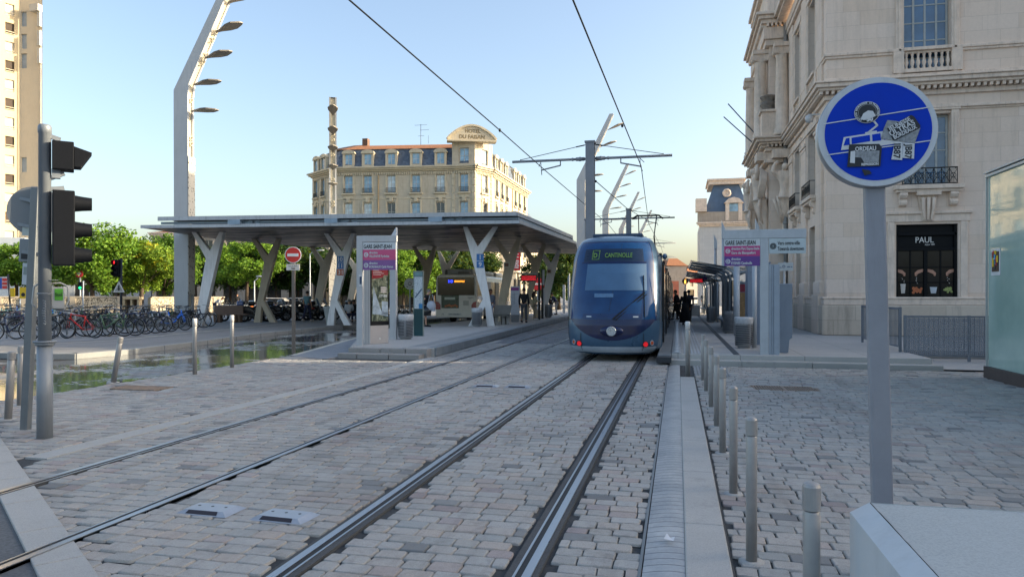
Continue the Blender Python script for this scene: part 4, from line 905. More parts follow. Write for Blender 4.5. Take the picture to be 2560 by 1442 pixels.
# side doors on the long face: dark tall openings
for o in sops[0::3]:
    f = window(stn, (0, LY), (0, 0), o[0] + .02, .92, o[1] - o[0] - .04, 3.36, .3, SHOP, DGL, 2, 3, name='side_door', fr=.1)
s = MB()
for yy in (30.0, 33.4, 37.1):
    y0 = yy - SY; s.box(-.10, y0 - .62, 0, .02, y0 + .62, 8.2); s.box(-.22, y0 - .7, 0, .02, y0 + .7, 1.5); s.box(-.16, y0 - .66, 1.5, .02, y0 + .66, 2.0)
    s.box(-.08, y0 - .62, 9.6, .02, y0 + .62, 14.4); s.box(-.16, y0 - .7, 7.8, .02, y0 + .7, 7.95); s.box(-.12, y0 - .66, 7.65, .02, y0 + .66, 7.8)
s.build('pilasters', ST, stn, bev=.02)
s = MB(); y0 = 37.95 - SY; s.cyl((-.18, y0, 1.4), (-.18, y0, 9.0), .1); s.cyl((-.18, y0, 9.4), (-.18, y0, 15.0), .1)
for z in (1.4, 5.0, 11.5): s.cyl((-.18, y0, z), (-.18, y0, z + .14), .13)
s.build('drain_pipe', M('8f8d89', .6, .2, .1), stn)
# projecting pavilion
s = MB(); xa = -PO
wallgrid(s, (xa, PAV1), (xa, PAV0), 0, 14.6, [(1.4, 4.6, 0, 6.2), (1.6, 4.4, 9.9, 13.8)], .9); wallgrid(s, (xa, PAV0), (.02, PAV0), 0, 14.6, [], .1); s.quad((xa, PAV1, 0), (.02, PAV1, 0), (.02, PAV1, 14.6), (xa, PAV1, 14.6)); s.quad((xa, PAV0, 14.6), (0, PAV0, 14.6), (0, PAV1, 14.6), (xa, PAV1, 14.6))
s.quad((xa + 1.0, PAV0 + .2, 0), (xa + 1.0, PAV1 - .2, 0), (xa + 1.0, PAV1 - .2, 14), (xa + 1.0, PAV0 + .2, 14))
s.build('pavilion_wall', ST, stn, fix=False)
def ptrim(b, z0, z1, out): b.box(xa - out, PAV0 - out, z0, .02, PAV1 + out, z1)
s = MB()
for z0, z1, o in ((0, 1.12, .2), (1.13, 1.4, .1), (8.12, 8.3, .25), (8.72, 8.9, .2), (9.02, 9.12, .5), (9.121, 9.27, .66), (9.271, 9.36, .78), (14.0, 14.3, .2), (14.301, 14.9, .3), (15.05, 15.25, .42), (15.251, 15.42, .55), (15.421, 15.56, .68)): s = MB(); ptrim(s, z0, z1, o); s.build('cornice_course', STM, stn, bev=.02)
s = MB()
for zd, o in ((8.9, .42), (14.9, .42)):
    hgt = .12 if zd < 10 else .15
    for k in range(9): s.box(xa + .05 + k * .2 - o * .5, PAV0 - o, zd, xa + .15 + k * .2 - o * .5, PAV0, zd + hgt)
    for k in range(32): s.box(xa - o, PAV0 + k * .2 - o * .6, zd, xa, PAV0 + .1 + k * .2 - o * .6, zd + hgt)
s.build('pavilion_dentils', STM, stn)
s = MB(); s.box(xa - .1, PAV0 - .1, 15.57, .02, PAV1 + .1, 17.2); s.box(xa - .3, PAV0 - .3, 17.2, .02, PAV1 + .3, 17.5); s.box(xa - .42, PAV0 - .42, 17.5, .02, PAV1 + .42, 17.7); s.build('pavilion_attic', STM, stn, bev=.02)
for (x, y) in ((xa + .55, PAV0 - .42), (xa - .35, PAV0 + .6), (xa - .35, PAV1 - .6)):          # upper columns with scrolled capitals
    s = MB(); s.lathe([(.42, 9.4), (.42, 9.55), (.36, 9.6), (.4, 9.7), (.33, 9.78), (.33, 11), (.28, 13.3), (.32, 13.36), (.3, 13.4)], (x, y, 0), 20); s.box(x - .4, y - .4, 13.75, x + .4, y + .4, 13.95)
    for q in (-.3, .3): s.cyl((x + q, y - .34, 13.58), (x + q, y + .34, 13.58), .15, 0, 12)
    s.box(x - .3, y - .3, 13.4, x + .3, y + .3, 13.75); s.build('column', STM, stn)
s = MB(); s.box(xa - .4, PAV0 - .5, 9.37, xa + .5, PAV0 + .9, 10.6); s.box(xa - .5, PAV0 - .6, 10.6, xa + .6, PAV0 + 1, 10.72); s.box(xa - .4, PAV1 - .9, 9.37, xa + .4, PAV1 + .5, 10.6); s.build('pedestal', STM, stn, bev=.02)
for yy in (PAV0 + .1, PAV1 - .2):
    s = MB(); s.lathe([(.42, 10.72), (.42, 10.85), (.3, 10.9), (.44, 11.05), (.4, 11.2), (.26, 11.24), (.42, 11.42), (.44, 11.5), (.3, 11.55)], (xa + .0, yy, 0), 10); s.build('stone_urn', STD, stn)
# carved figures carrying the lower cornice: one continuous skinned surface each
def skin(nm, chains, m, parent, sub=2):
    vs = []; es = []; rs = []
    idx = {}
    for ch in chains:
        prev = None
        for p in ch:
            key = tuple(round(q, 4) for q in p[:3])
            if key not in idx: idx[key] = len(vs); vs.append(p[:3]); rs.append(p[3] if len(p) > 3 else .05)
            i = idx[key]
            if prev is not None and prev != i: es.append((prev, i))
            prev = i
    me = bpy.data.meshes.new(nm); me.from_pydata(vs, es, []); o = bpy.data.objects.new(nm, me); COL.objects.link(o)
    md = o.modifiers.new('skin', 'SKIN'); md.use_smooth_shade = True
    for i, q in enumerate(me.skin_vertices[0].data): q.radius = (rs[i], rs[i]); q.use_root = (i == 0)
    if sub: o.modifiers.new('sub', 'SUBSURF').levels = sub; o.modifiers['sub'].render_levels = sub
    dg = bpy.context.evaluated_depsgraph_get(); ne = bpy.data.meshes.new_from_object(o.evaluated_get(dg)); bpy.data.objects.remove(o); bpy.data.meshes.remove(me)
    ne.name = nm; ne.materials.clear(); ne.materials.append(m); ne.polygons.foreach_set('use_smooth', [True] * len(ne.polygons))
    return link(nm, ne, parent)
def atlas(x, y, face):
    c, s_ = math.cos(face), math.sin(face)
    def T(p): return (x + p[0] * c - p[1] * s_, y + p[0] * s_ + p[1] * c, p[2] + 6.0, p[3])
    ch = [[(0, -.25, .0, .36), (0, -.3, .35, .34), (.02, -.34, .75, .27), (.0, -.40, 1.2, .33), (-.02, -.46, 1.5, .24), (-.03, -.52, 1.66, .12), (-.04, -.62, 1.82, .19), (-.04, -.64, 2.0, .14)],
          [(-.02, -.46, 1.5, .24), (-.40, -.46, 1.48, .15), (-.62, -.56, 1.62, .12), (-.5, -.5, 1.98, .1), (-.30, -.45, 2.1, .08)],
          [(-.02, -.46, 1.5, .24), (.40, -.42, 1.5, .15), (.58, -.5, 1.72, .12), (.42, -.46, 2.02, .1), (.24, -.4, 2.1, .08)],
          [(0, -.25, .0, .36), (.05, -.1, -.5, .28), (.02, -.02, -1.0, .15), (0, .0, -1.3, .1)]]
    o = skin('carved_figure', [[T(p) for p in q] for q in ch], STM, stn)
    d = MB(); 
    for k in range(7):
        a = -.6 + k * .2; d.tube([T((a * .9, -.5 + .25 * abs(a), .3 + .12 * math.sin(k * 2.1), 0))[:3], T((a * .7, -.48 + .2 * abs(a), -.05, 0))[:3], T((a * .45, -.32, -.5, 0))[:3], T((a * .2, -.12, -.9, 0))[:3]], [.07, .09, .07, .04], 0, 6)
    for k in range(5): d.tube([T((.5, -.3 + k * .07, 1.9 - k * .05, 0))[:3], T((.62, -.3 + k * .06, 1.3, 0))[:3], T((.45, -.42 + k * .06, .4, 0))[:3]], [.06, .08, .06], 0, 6)
    d.build('drapery', STM, o)
atlas(xa + .7, PAV0 - .12, 0); atlas(xa - .1, PAV0 + .55, R(-90)); atlas(xa - .1, PAV1 - .5, R(-90))
for x0, y0, x1, y1 in ((xa + .1, PAV0 - .6, xa + 1.25, PAV0), (xa - .6, PAV0 + .05, xa, PAV0 + 1.1), (xa - .6, PAV1 - 1.1, xa, PAV1)): s = MB(); s.box(x0, y0, 8.3, x1, y1, 8.72); s.box(x0 + .12, y0 - .02, 8.36, x1 - .12, y0, 8.66); s.box(x0 + .3, y0 + .28, 3.6, x1 - .3, y1, 4.5); s.box(x0 + .2, y0 + .1, 4.5, x1 - .2, y1, 4.66); s.build('figure_block', STM, stn, bev=.03)
s = MB(); s.cyl((xa - .3, PAV0 + 1.2, 9.6), (xa - 1.9, PAV0 + 1.4, 11.6), .03); s.cyl((xa - .3, PAV0 + 3.0, 9.6), (xa - 2.0, PAV0 + 3.4, 11.4), .03); s.build('flagpoles', M('5b6470', .5, .3), stn)
s = MB(); s.lathe([(.02, -.2), (.13, -.16), (.16, -.04), (.16, .03), (.11, .1), (.02, .12)], (-.44, 1.0, 8.35), 14); s.box(-.47, .97, 8.44, -.05, 1.03, 8.5); s.build('dome_camera', M('c3c4c4', .35), stn)
s = MB(); s.box(-2.0, 30, 0, 60, 31, 1); 
# an added unseen wing beyond the right edge, put there to shade the square
blocker = thing('sun_blocker', 'plain limestone station wing closing the square beyond the right edge', 'building', (44, -70, 0))
s = MB(); ops = [(6 + k * 6, 8 + k * 6, z, z + 3) for k in range(15) for z in (1.2, 7, 12.5)]
wallgrid(s, (0, 98), (0, 0), 0, 19, ops, .4); s.quad((0, 98, 0), (14, 98, 0), (14, 98, 19), (0, 98, 19)); s.quad((14, 0, 0), (14, 98, 0), (14, 98, 19), (14, 0, 19)); s.quad((0, 0, 19), (14, 0, 19), (14, 98, 19), (0, 98, 19)); s.quad((0, 0, 0), (14, 0, 0), (14, 0, 19), (0, 0, 19)); s.quad((.6, 1, 0), (.6, 97, 0), (.6, 97, 18), (.6, 1, 18))
s.build('wall', ST, blocker, fix=False)
# ================================================================== RIGHT PLATFORM FURNITURE
GR = M('b0b6bb', .5, .08, .08, 4, dirt=.15); GRD = M('96a0ab', .5, .05, .1, 4); GRB = M('808b99', .5, .08, .08, 3, dirt=.2)
SGW = M('c2c9cc', .5); INKT = M('15181c', .6); PINK = M('b23a78', .5, 0, .06, 6); PURP = M('5f3a86', .5, 0, .06, 6); PINKL = M('c2527c', .5, 0, .06, 6); PURPL = M('7e5590', .5, 0, .06, 6)
def stop_board(parent, w, h, x, z, y, title, l1, l2, m1, m2):
    s = MB(); s.box(x, y, z, x + w, y + .05, z + h); bd_ = s.build('board', SGW, parent)
    s = MB(); s.box(x + .002, y - .006, z + h * .36, x + w - .002, y, z + h * .735); s.build('line_band', m1, bd_)
    s = MB(); s.box(x + .002, y - .006, z, x + w - .002, y, z + h * .36); s.build('line_band', m2, bd_)
    text('lettering', title, .12, INKT, bd_, (x + .03, y - .002, z + h * .785), width=w * .84, bold=.002, tall=1.25)
    for c_, zc, m_, ls_ in (('C', z + h * .55, m1, l1), ('D', z + h * .17, m2, l2)):
        s = MB(); s.disc((x + w * .105, y - .008, zc), (0, 1, 0), .062 * w / .9, .008, 0, 24); s.build('line_disc', SGW, bd_)
        text('lettering', c_, .1, m_, bd_, (x + w * .105, y - .013, zc - .034), align='CENTER', bold=.003)
        for k, (t_, wd) in enumerate(ls_): text('lettering', t_, .075, SGW, bd_, (x + w * .20, y - .008, zc + .03 - k * .105), width=w * wd, bold=.002, tall=1.25)
    return bd_
g2 = thing('stop_gate', 'grey T-shaped stop gate on the right platform with a stop board and a direction panel', 'stop sign', (2.10, 18.95, Z1))
s = MB(); s.box(-.10, -.05, -.02, .10, .05, 3.1); s.box(-.98, -.06, 2.9, .98, .06, 3.12); s.build('frame', GR, g2, bev=.006)
s = MB(); s.box(.105, -.04, -.02, .16, .3, 2.25); s.box(.165, -.02, -.02, .22, .3, 2.25); s.box(.225, -.04, -.02, .36, .3, 2.25); s.build('service_case', GRD, g2, bev=.004)
stop_board(g2, .86, .68, -.965, 2.215, -.05, 'GARE SAINT-JEAN', (('direction Parc Expos-Stade', .78), ('Gare de Blanquefort', .68)), (('direction', .26), ('EYSINES Cantinolle', .58)), PINK, PURP)
s = MB(); s.box(.11, -.05, 2.515, .97, 0, 2.89); dp_ = s.build('direction_panel', M('b3bfc2', .5), g2)
text('lettering', 'Vers centre-ville', .11, INKT, dp_, (.31, -.053, 2.73), width=.52, bold=.001, tall=1.2); text('lettering', 'Towards downtown', .11, INKT, dp_, (.31, -.053, 2.59), width=.61, bold=.001, tall=1.2)
s = MB(); [s.ring((.205, -.055, 2.70), (0, 1, 0), q, .007, 0, 20, 4) for q in (.025, .047, .069)]; s.build('target_mark', INKT, dp_)
mc = thing('ticket_cabinet', 'blue grey ticket machine with a slanted foot behind the stop gate', 'ticket machine', (2.62, 19.6, Z1), 0)
s = MB(); s.ext([(-.16, 0, .0), (.14, 0, .0), (.17, 0, .34), (.24, 0, .40), (.24, 0, 1.78), (-.16, 0, 1.78)], (0, .6, 0)); s.build('body', GRB, mc, bev=.015)
s = MB(); s.box(.241, .06, 1.25, .25, .54, 1.7); s.build('screen', glass('0a0e12', .05), mc)
hs = thing('platform_sign', 'small white hanging sign with pictograms beside the ticket machine', 'sign', (2.72, 19.9, Z1))
s = MB(); s.cyl((.0, .1, 0), (.0, .1, 2.35), .025); s.build('post', GR, hs)
s = MB(); s.box(-.17, 0, 2.12, .2, .04, 2.33); pl = s.build('panel', SGW, hs)
s = MB(); s.ring((-.03, -.004, 2.23), (0, 1, 0), .03, .007, 0, 12, 4); s.box(.05, -.006, 2.21, .12, 0, 2.23); s.box(.14, -.006, 2.21, .18, 0, 2.23); s.box(-.16, -.006, 2.2, -.09, 0, 2.215); s.build('pictograms', M('3a5e86', .5), pl)
tv = thing('ticket_machine', 'tall grey service cabinet with louvres behind the gate posts', 'cabinet', (2.05, 22.6, Z1))
s = MB(); s.box(-.02, 0, .05, .62, .7, 2.42); s.box(-.05, -.03, 0, .65, .73, .05); s.box(-.04, -.02, 2.42, .64, .72, 2.47); s.build('cabinet', GRB, tv, bev=.01)
s = MB(); [s.box(.04, -.006, 2.2 + k * .03, .56, 0, 2.212 + k * .03) for k in range(6)]; s.box(.3, -.004, .1, .306, 0, 2.15); s.build('louvres', GRD, tv)
BINM = M('a3a7ab', .45, .25, .1, 5); BAG = M('b9bcbf', .25, 0, .1, 8)
def bin_(loc, label, group='slatted litter bins on the platforms', r=.23, h=.84, bag=True):
    t = thing('litter_bin', label, 'litter bin', loc, random.uniform(0, 6), group)
    s = MB(); s.lathe([(r, .06), (r, h), (r + .015, h + .02), (r - .01, h + .02), (r - .02, .08)], n=24)
    s.lathe([(r - .06, 0), (r - .06, .06)], n=16); s.build('drum', BINM, t)
    s = MB()
    for k in range(13):
        for q in range(3):
            a0 = q * 2.094 + .12; pts = [((r + .006) * math.cos(a0 + 1.8 * i / 8), (r + .006) * math.sin(a0 + 1.8 * i / 8), .12 + k * .05 + .03 * i / 8) for i in range(9)]
            s.tube(pts, .011, 0, 4)
    s.build('slats', M('53575d', .7), t)
    if bag: s = MB(); s.lathe([(r + .012, h + .03), (r + .03, h - .02), (r + .022, h - .12 ), (r + .008, h - .2)], n=18); s.build('bag', BAG, t)
    return t
bin_((1.80, 21.2, Z1), 'slatted litter bin with a clear bag between the thin post and the service cabinet')
bin_((1.95, 29.3, Z1), 'slatted litter bin at the near shelter post', bag=False); bin_((1.75, 40.6, Z1), 'slatted litter bin at the second shelter', bag=False)
def lamp_post(x, y, h, label, top=True, r=.075):
    t = thing('lamp_post', label, 'lamp post', (x, y, Z1), 0, 'slim lamp posts of the right platform')
    s = MB(); s.cyl((0, 0, -.02), (0, 0, h), r, 0, 14); s.build('post', GR, t)
    s = MB()
    if top: s.ext([(-r * 1.15, -.09, h), (r * 1.15, -.09, h), (r * 1.15, -.09, h + .45), (-r * 1.15, -.09, h + .85)], (0, .18, 0))
    else: s.lathe([(r * 1.05, h), (r * 1.05, h + .16), (r * .9, h + .18)], n=14)
    s.build('light_head', M('c3c9cf', .35, 0, .06), t)
lamp_post(2.1, 21.35, 2.42, 'thin grey post just behind the stop board', False, .065); lamp_post(2.1, 27.6, 2.55, 'grey post with a short white head at the near end of the shelter', False, .11)
lamp_post(2.12, 35.9, 4.2, 'tall lamp post with a pointed white head over the shelter roof'); lamp_post(2.14, 43.8, 4.2, 'farther tall lamp post with a pointed white head'); lamp_post(3.6, 35.3, 4.2, 'lamp post whose pointed head rises above the stop board')
SHG = clear_glass('8c99a4', .30)
def shelter(y0, y1, n, label):
    r = thing('tram_shelter', label, 'shelter', (2.12, y0, Z1), 0, 'curved glass shelters of the right platform'); L = y1 - y0
    for k in range(n):
        y = L * k / (n - 1); s = MB()
        pts = [(0, y, 0), (0, y, 2.1), (-.03, y, 2.28), (-.12, y, 2.42), (-.3, y, 2.5), (-.9, y, 2.62), (-1.6, y, 2.75)]
        s.tube(pts, [.06, .06, .06, .055, .05, .04, .03], 0, 10); s.tube([(0, y, 2.3), (.5, y, 2.42), (.9, y, 2.5)], [.05, .04, .03], 0, 8); s.build('rib', GR, r)
    s = MB(); s.add([(-1.65, -.3, 2.80), (-.3, -.3, 2.55), (-.3, L + .3, 2.55), (-1.65, L + .3, 2.80), (-1.65, -.3, 2.815), (-.3, -.3, 2.565), (-.3, L + .3, 2.565), (-1.65, L + .3, 2.815)], [(3, 2, 1, 0), (4, 5, 6, 7), (0, 1, 5, 4), (1, 2, 6, 5), (2, 3, 7, 6), (3, 0, 4, 7)]); s.build('roof_glass', SHG, r)
    s = MB(); s.add([(-.28, -.3, 2.56), (.95, -.3, 2.56), (.95, L + .3, 2.56), (-.28, L + .3, 2.56)], [(0, 1, 2, 3)]); s.build('roof_panel', SHG, r)
    s = MB()
    for q in (0, .33, .66, 1): s.beam((-.35 - 1.27 * q, -.3, 2.575 + .235 * q), (-.35 - 1.27 * q, L + .3, 2.575 + .235 * q), .03, .03)
    s.build('purlins', GR, r)
    s = MB(); s.box(.1, .4, .25, .112, L - .4, 2.1); s.build('back_screen', SHG, r)
    s = MB(); s.box(-.35, 1.2, .42, .05, L - 1.2, .47); s.box(-.2, 1.5, 0, -.12, 1.6, .42); s.box(-.2, L - 1.6, 0, -.12, L - 1.5, .42); s.build('bench_seat', GRD, r)
shelter(28.7, 36.2, 4, 'near curved glass shelter of the right platform'); shelter(41, 50, 4, 'farther curved glass shelter of the right platform'); shelter(56, 64, 3, 'farthest curved glass shelter of the right platform')
REDL = glow('e8202c', .7); BLK = M('0d0d10', .4)
def led_board(loc, w, h, label, rz=0, post=None):
    t = thing('departure_board', label, 'led board', loc, rz, 'red led departure boards')
    s = MB(); s.box(-w / 2, -.06, 0, w / 2, .06, h); c_ = s.build('case', BLK, t, bev=.006)
    s = MB(); rr = random.Random(int(w * 99))
    for k in range(4):
        x = -w * .44
        while x < w * .42:
            l = rr.uniform(.02, .06) * w; s.box(x, -.066, h * (.16 + .19 * k), min(x + l, w * .44), -.062, h * (.16 + .19 * k) + h * .085); x += l + .03 * w
    s.build('led_rows', REDL, c_)
    if post: s = MB(); [s.beam(a, b_, .09, .09) for a, b_ in post]; s.build('stand', M('8b8780', .5, .3), t)
    return t
b_ = D(1741, 707, 33.0); led_board((b_.x, b_.y, b_.z), .62, .2, 'red led departure board hanging under the near end of the shelter roof', 0, [((0, 0, .2), (.1, 0, .34)), ((.33, .05, .1), (.95, .3, .1))])
s = MB(); q = D(1762, 702, 34); s.box(q.x - .1, q.y, q.z - .05, q.x + .1, q.y + .05, q.z + .16); s.box(q.x - .02, q.y + .01, q.z + .16, q.x + .02, q.y + .04, q.z + .32); tag(s.build('line_flag', M('6b3c8f', .5)), 'small purple line flag hanging beside the led board', 'sign')
q = D(1713, 703, 62); sgn = thing('signal_light', 'tram signal with a glowing amber disc on a thin post far along the platform', 'signal', (q.x, q.y, Z1))
s = MB(); s.cyl((0, 0, 0), (0, 0, q.z - .5), .05); s.build('post', GRD, sgn); s = MB(); s.disc((0, 0, q.z - Z1), (0, 1, 0), .26, .1); s.build('disc', BLK, sgn); s = MB(); s.box(-.06, -.07, q.z - Z1 - .2, .06, -.055, q.z - Z1 + .2); s.build('lamp', glow('ffb347', 1.5), sgn)
for px, py, d_, lb in ((1739, 780, 52, 'pale granite seat block on the platform behind the waiting people'), (1768, 782, 60, 'second pale granite seat block farther along the platform')):
    q = D(px, py, d_); s = MB(); s.box(q.x - .3, q.y - .5, Z1, q.x + .3, q.y + 1.2, Z1 + .75); tag(s.build('seat_block', SLAB, bev=.03), lb, 'seat block', 'granite seat blocks')
q = D(1849, 760, 30.5); pk = thing('poster_case', 'lit poster case with warm panels standing under the shelter', 'poster', (q.x, q.y, Z1)); s = MB(); s.box(-.1, 0, .2, .26, .1, 2.05); s.build('case', GRD, pk, bev=.01); s = MB(); s.box(-.06, -.006, .35, .22, 0, 1.6); s.build('picture', M('b08a5c', .4, 0, .5, 3), pk); s = MB(); s.box(-.06, -.006, 1.62, .22, 0, 1.95); s.build('red_header', M('a8324a', .4), pk)
# ================================================================== CANOPY OF THE BUS STOP
ZP = Z1 + .02; ZI = .15
COLM = M('e4e4e2', .55, .05, .08, 2.2, .15, dirt=.3); COLW = M('c2b49c', .6, 0, .1, 2.2, .15, dirt=.35)
CWH = M('b3b8bb', .5, .1, .08, 2.5, dirt=.45); CBL = M('8fa3b3', .5, .2, .1, 3, dirt=.3)
SLATE = NT('canopy_underside'); _c = SLATE.coord(); _n = SLATE.noise(SLATE.mapv(_c, (.3, .85, 1)), 1.6, 6, .75); _n2 = SLATE.noise(SLATE.mapv(_c, (.2, 1.1, 1)), 3, 4, .8)
x_, y_, z_ = SLATE.sep(_c); _r = SLATE.math('FLOOR', SLATE.math('DIVIDE', y_, .42)); _q = SLATE.math('FLOOR', SLATE.math('ADD', SLATE.math('DIVIDE', x_, 1.5), SLATE.math('MULTIPLY', _r, .37))); _w = SLATE.white(SLATE.comb(_q, _r, 2.2))[0]
SLATE.set(col=SLATE.ramp(SLATE.math('ADD', SLATE.math('MULTIPLY', _n, .5), SLATE.math('MULTIPLY', _w, .5)), [(.3, lin('101012')), (.45, lin('3a393c')), (.6, lin('6a625e')), (.75, lin('a3958a'))]), rough=.45, spec=.3); SLATE.bump(_n2, .5, .01); SLATE = SLATE.m
can = thing('bus_canopy', 'long low canopy roof with a slate-like underside carried by Y-shaped columns', 'canopy', (-16, 42, 0))
def cl(p): return (p[0] + 16, p[1] - 42, p[2])
A_, B_, C_, D_ = D(352, 571, 34.6), D(1298, 561, 32.3), D(1442, 612, 45.6), D(790, 622, 48.5)
z0 = 4.95
P = [(A_.x, A_.y), (B_.x, B_.y), (-6.25, 45), (-7.6, 56.0), (-16.7, 49.6), (-24, 44), (-25.8, 36.7)]
s = MB(); s.ext([cl((x, y, z0)) for x, y in P], (0, 0, .10)); s.build('soffit', SLATE, can)
s = MB(); a, b_ = V((A_.x, A_.y, 0)), V((B_.x, B_.y, 0)); ux = (b_ - a).normalized(); nn = V((-ux.y, ux.x, 0))
for i in range(6):
    p, q = [V((*P[k], 0)) for k in (i, i + 1)]; d_ = (q - p).normalized()
    s.beam(cl((p.x, p.y, z0 + .06)), cl((q.x, q.y, z0 + .06)), .05, .15)
s.build('soffit_edge', CWH, can)
Q = [a + ux * .9, b_ + ux * -.12, V((-6.5, 45, 0)), V((-7.9, 55.5, 0)), V((-16.7, 49.2, 0)), V((-23.6, 43.6, 0)), V((-25.0, 36.9, 0))]
s = MB(); s.ext([cl((q.x, q.y, 5.40)) for q in Q], (0, 0, .05)); s.build('roof_sheet', M('84888a', .6, .2, .1, 2), can)
s = MB()
for i in range(6):
    p, q = Q[i], Q[i + 1]; s.beam(cl((p.x, p.y, 5.375)), cl((q.x, q.y, 5.375)), .10, .19)
s.build('fascia', CWH, can)
s = MB(); L = (b_ - a).length; u = 2.2
for i in range(3):
    p, q = Q[i] + nn * .25, Q[i + 1] + nn * .25; s.beam(cl((p.x, p.y, 5.19)), cl((q.x, q.y, 5.19)), .08, .11)
for u in (.26, .52, .79):
    c = a + ux * L * u; s.box(*cl((c.x - .32, c.y - .05, 5.06)), *cl((c.x + .32, c.y + .5, 5.28)))
    e = c + ux * .7; s.beam(cl((e.x - .3, e.y + .2, 5.1)), cl((e.x + .5, e.y + .2, 5.24)), .04, .05); s.beam(cl((e.x + .5, e.y + .2, 5.08)), cl((e.x - .1, e.y + .2, 5.26)), .04, .05)
s.build('gutter_beam', CBL, can)
YA = [(-.525, 0), (-.16, 0), (-.07, .945), (.385, 0), (.735, 0), (.035, 1.3), (.966, 4.76), (.756, 4.76), (.28, 3.82), (-.434, 4.76), (-.665, 4.76), (.07, 3.43)]
YY = [(-.525, 0), (-.13, 0), (.966, 4.76), (.756, 4.76), (.28, 3.82), (-.434, 4.76), (-.665, 4.76), (.07, 3.43)]
BLUET = M('3f78b5', .5); ORGT = M('c0623a', .5); TXW = M('dddfe0', .5)
def ycol(px, d, base, kind, label, mat, mirror=False, k=1.0, rz=None):
    q = D(px, 738, d); h = z0 - base; m = -1 if mirror else 1
    t = thing('canopy_column', label, 'column', (q.x - .15 * m * CS, q.y - .15 * m * SN, base), AZ if rz is None else rz, 'Y-shaped canopy columns')
    pl = [(x * m * k, z * h / 4.76) for x, z in (YA if kind == 'A' else YY)]
    s = MB(); s.ext([(x, -.02, z) for x, z in pl], (0, .38, 0)); s.build('shaft', mat, t, bev=.015); return t
def num(t, lines, x, z, w=.34):
    h = .34
    for k, (c_, m_) in enumerate(lines):
        s = MB(); s.box(x - w / 2, -.032, z - h * (k + 1) + .01, x + w / 2, -.022, z - h * k - .01); pl = s.build('number_plate', m_, t)
        text('lettering', c_, .3, TXW, pl, (x, -.034, z - h * k - .27), align='CENTER', bold=.006)
ycol(518.5, 36.8, ZI, 'Y', 'leftmost Y-shaped column of the canopy, with a black scribble, behind the bicycles', COLM)
ycol(663.8, 41.2, ZI, 'A', 'two-legged Y column beside the bench, faded red scribble on its shaft', COLW)
c3 = ycol(848.7, 37.6, ZI, 'A', 'Y column with the number plates 10, 11 and 31', COLM); num(c3, [('10', BLUET), ('11', BLUET), ('31', ORGT)], .2, 3.62)
ycol(803.8, 48, ZI, 'Y', 'brownish Y column behind the walking man in the teal shirt', COLW)
c5 = ycol(1201, 34.0, ZP, 'A', 'Y column with the number plates 1 and 9, its foot beside a litter bin', COLM, True); num(c5, [('1', BLUET), ('9', BLUET)], -.16, 3.42)
c6 = ycol(1267, 40, ZP, 'Y', 'Y column on the platform between the 1 and 9 column and the man in black', COLW); c7 = ycol(1333, 46, ZP, 'A', 'Y column behind the woman in the beige jacket', COLW); c8 = ycol(1373, 51, ZP, 'Y', 'Y column nearest the tram at the far end of the platform', COLM)
for c in (c6, c8):
    s = MB(); s.box(-.02, -.03, 3.0, .3, -.021, 3.3); q = s.build('small_plate', M('c9c4b6', .5), c); s = MB(); s.box(.03, -.034, 3.05, .25, -.031, 3.25); s.build('print', M('7a5b4a', .6, 0, .5, 60), q)
ycol(1060, 48, ZI, 'Y', 'Y column rising left of the bus behind the street map', COLW); ycol(1121, 53, ZI, 'Y', 'Y column seen over the roof of the bus', COLW, True); ycol(955, 50, ZI, 'Y', 'Y column half hidden behind the digital poster', COLW); ycol(884, 54, ZI, 'Y', 'Y column half hidden behind the post of the stop gate', COLW)
SCR = M('2b2b2b', .7, 0, .3, 30); SCRR = M('8c4a3e', .7); SCRG = M('5a9c8c', .7)
# ================================================================== LEFT PLATFORM FURNITURE
def Lt(px, d, z=ZP): q = D(px, 738, d); return (q.x, q.y, z)
LG = M('b3b6b8', .5, .1, .06, 3, dirt=.2)
g1 = thing('stop_gate', 'white L-shaped stop gate with a pink and violet board at the platform steps', 'stop sign', Lt(900, 20.9), AZ * .3)
s = MB(); s.box(-.09, -.05, -.02, .09, .06, 3.18); s.box(.09, -.05, 3.0, 1.12, .06, 3.18); s.build('frame', LG, g1, bev=.008)
s = MB(); s.box(-.01 + .0, -.075, 1.72, .1, -.052, 2.05); q = s.build('notice', M('c6c9ca', .5), g1); s = MB(); s.box(.015, -.079, 1.78, .08, -.076, 2.0); s.build('print', M('31435e', .5, 0, .5, 40), q)
stop_board(g1, 1.0, .80, .095, 2.19, -.03, 'GARE SAINT-JEAN', (('direction', .25), ('VILLENAVE Pyrénées', .60)), (('direction', .25), ('BORDEAUX Carle Vernet', .72)), PINKL, PURPL)
lp = thing('lamp_post', 'white lamp post with a pointed head rising behind the pink stop board', 'lamp post', Lt(984, 23.9)); s = MB(); s.box(-.11, -.08, -.02, .11, .08, 3.0); s.build('post', LG, lp, bev=.01)
s = MB(); s.ext([(-.11, -.08, 3.0), (.11, -.08, 3.0), (.11, -.08, 3.7), (-.11, -.08, 3.35)], (0, .16, 0)); s.build('light_head', M('c3c9cf', .35), lp)
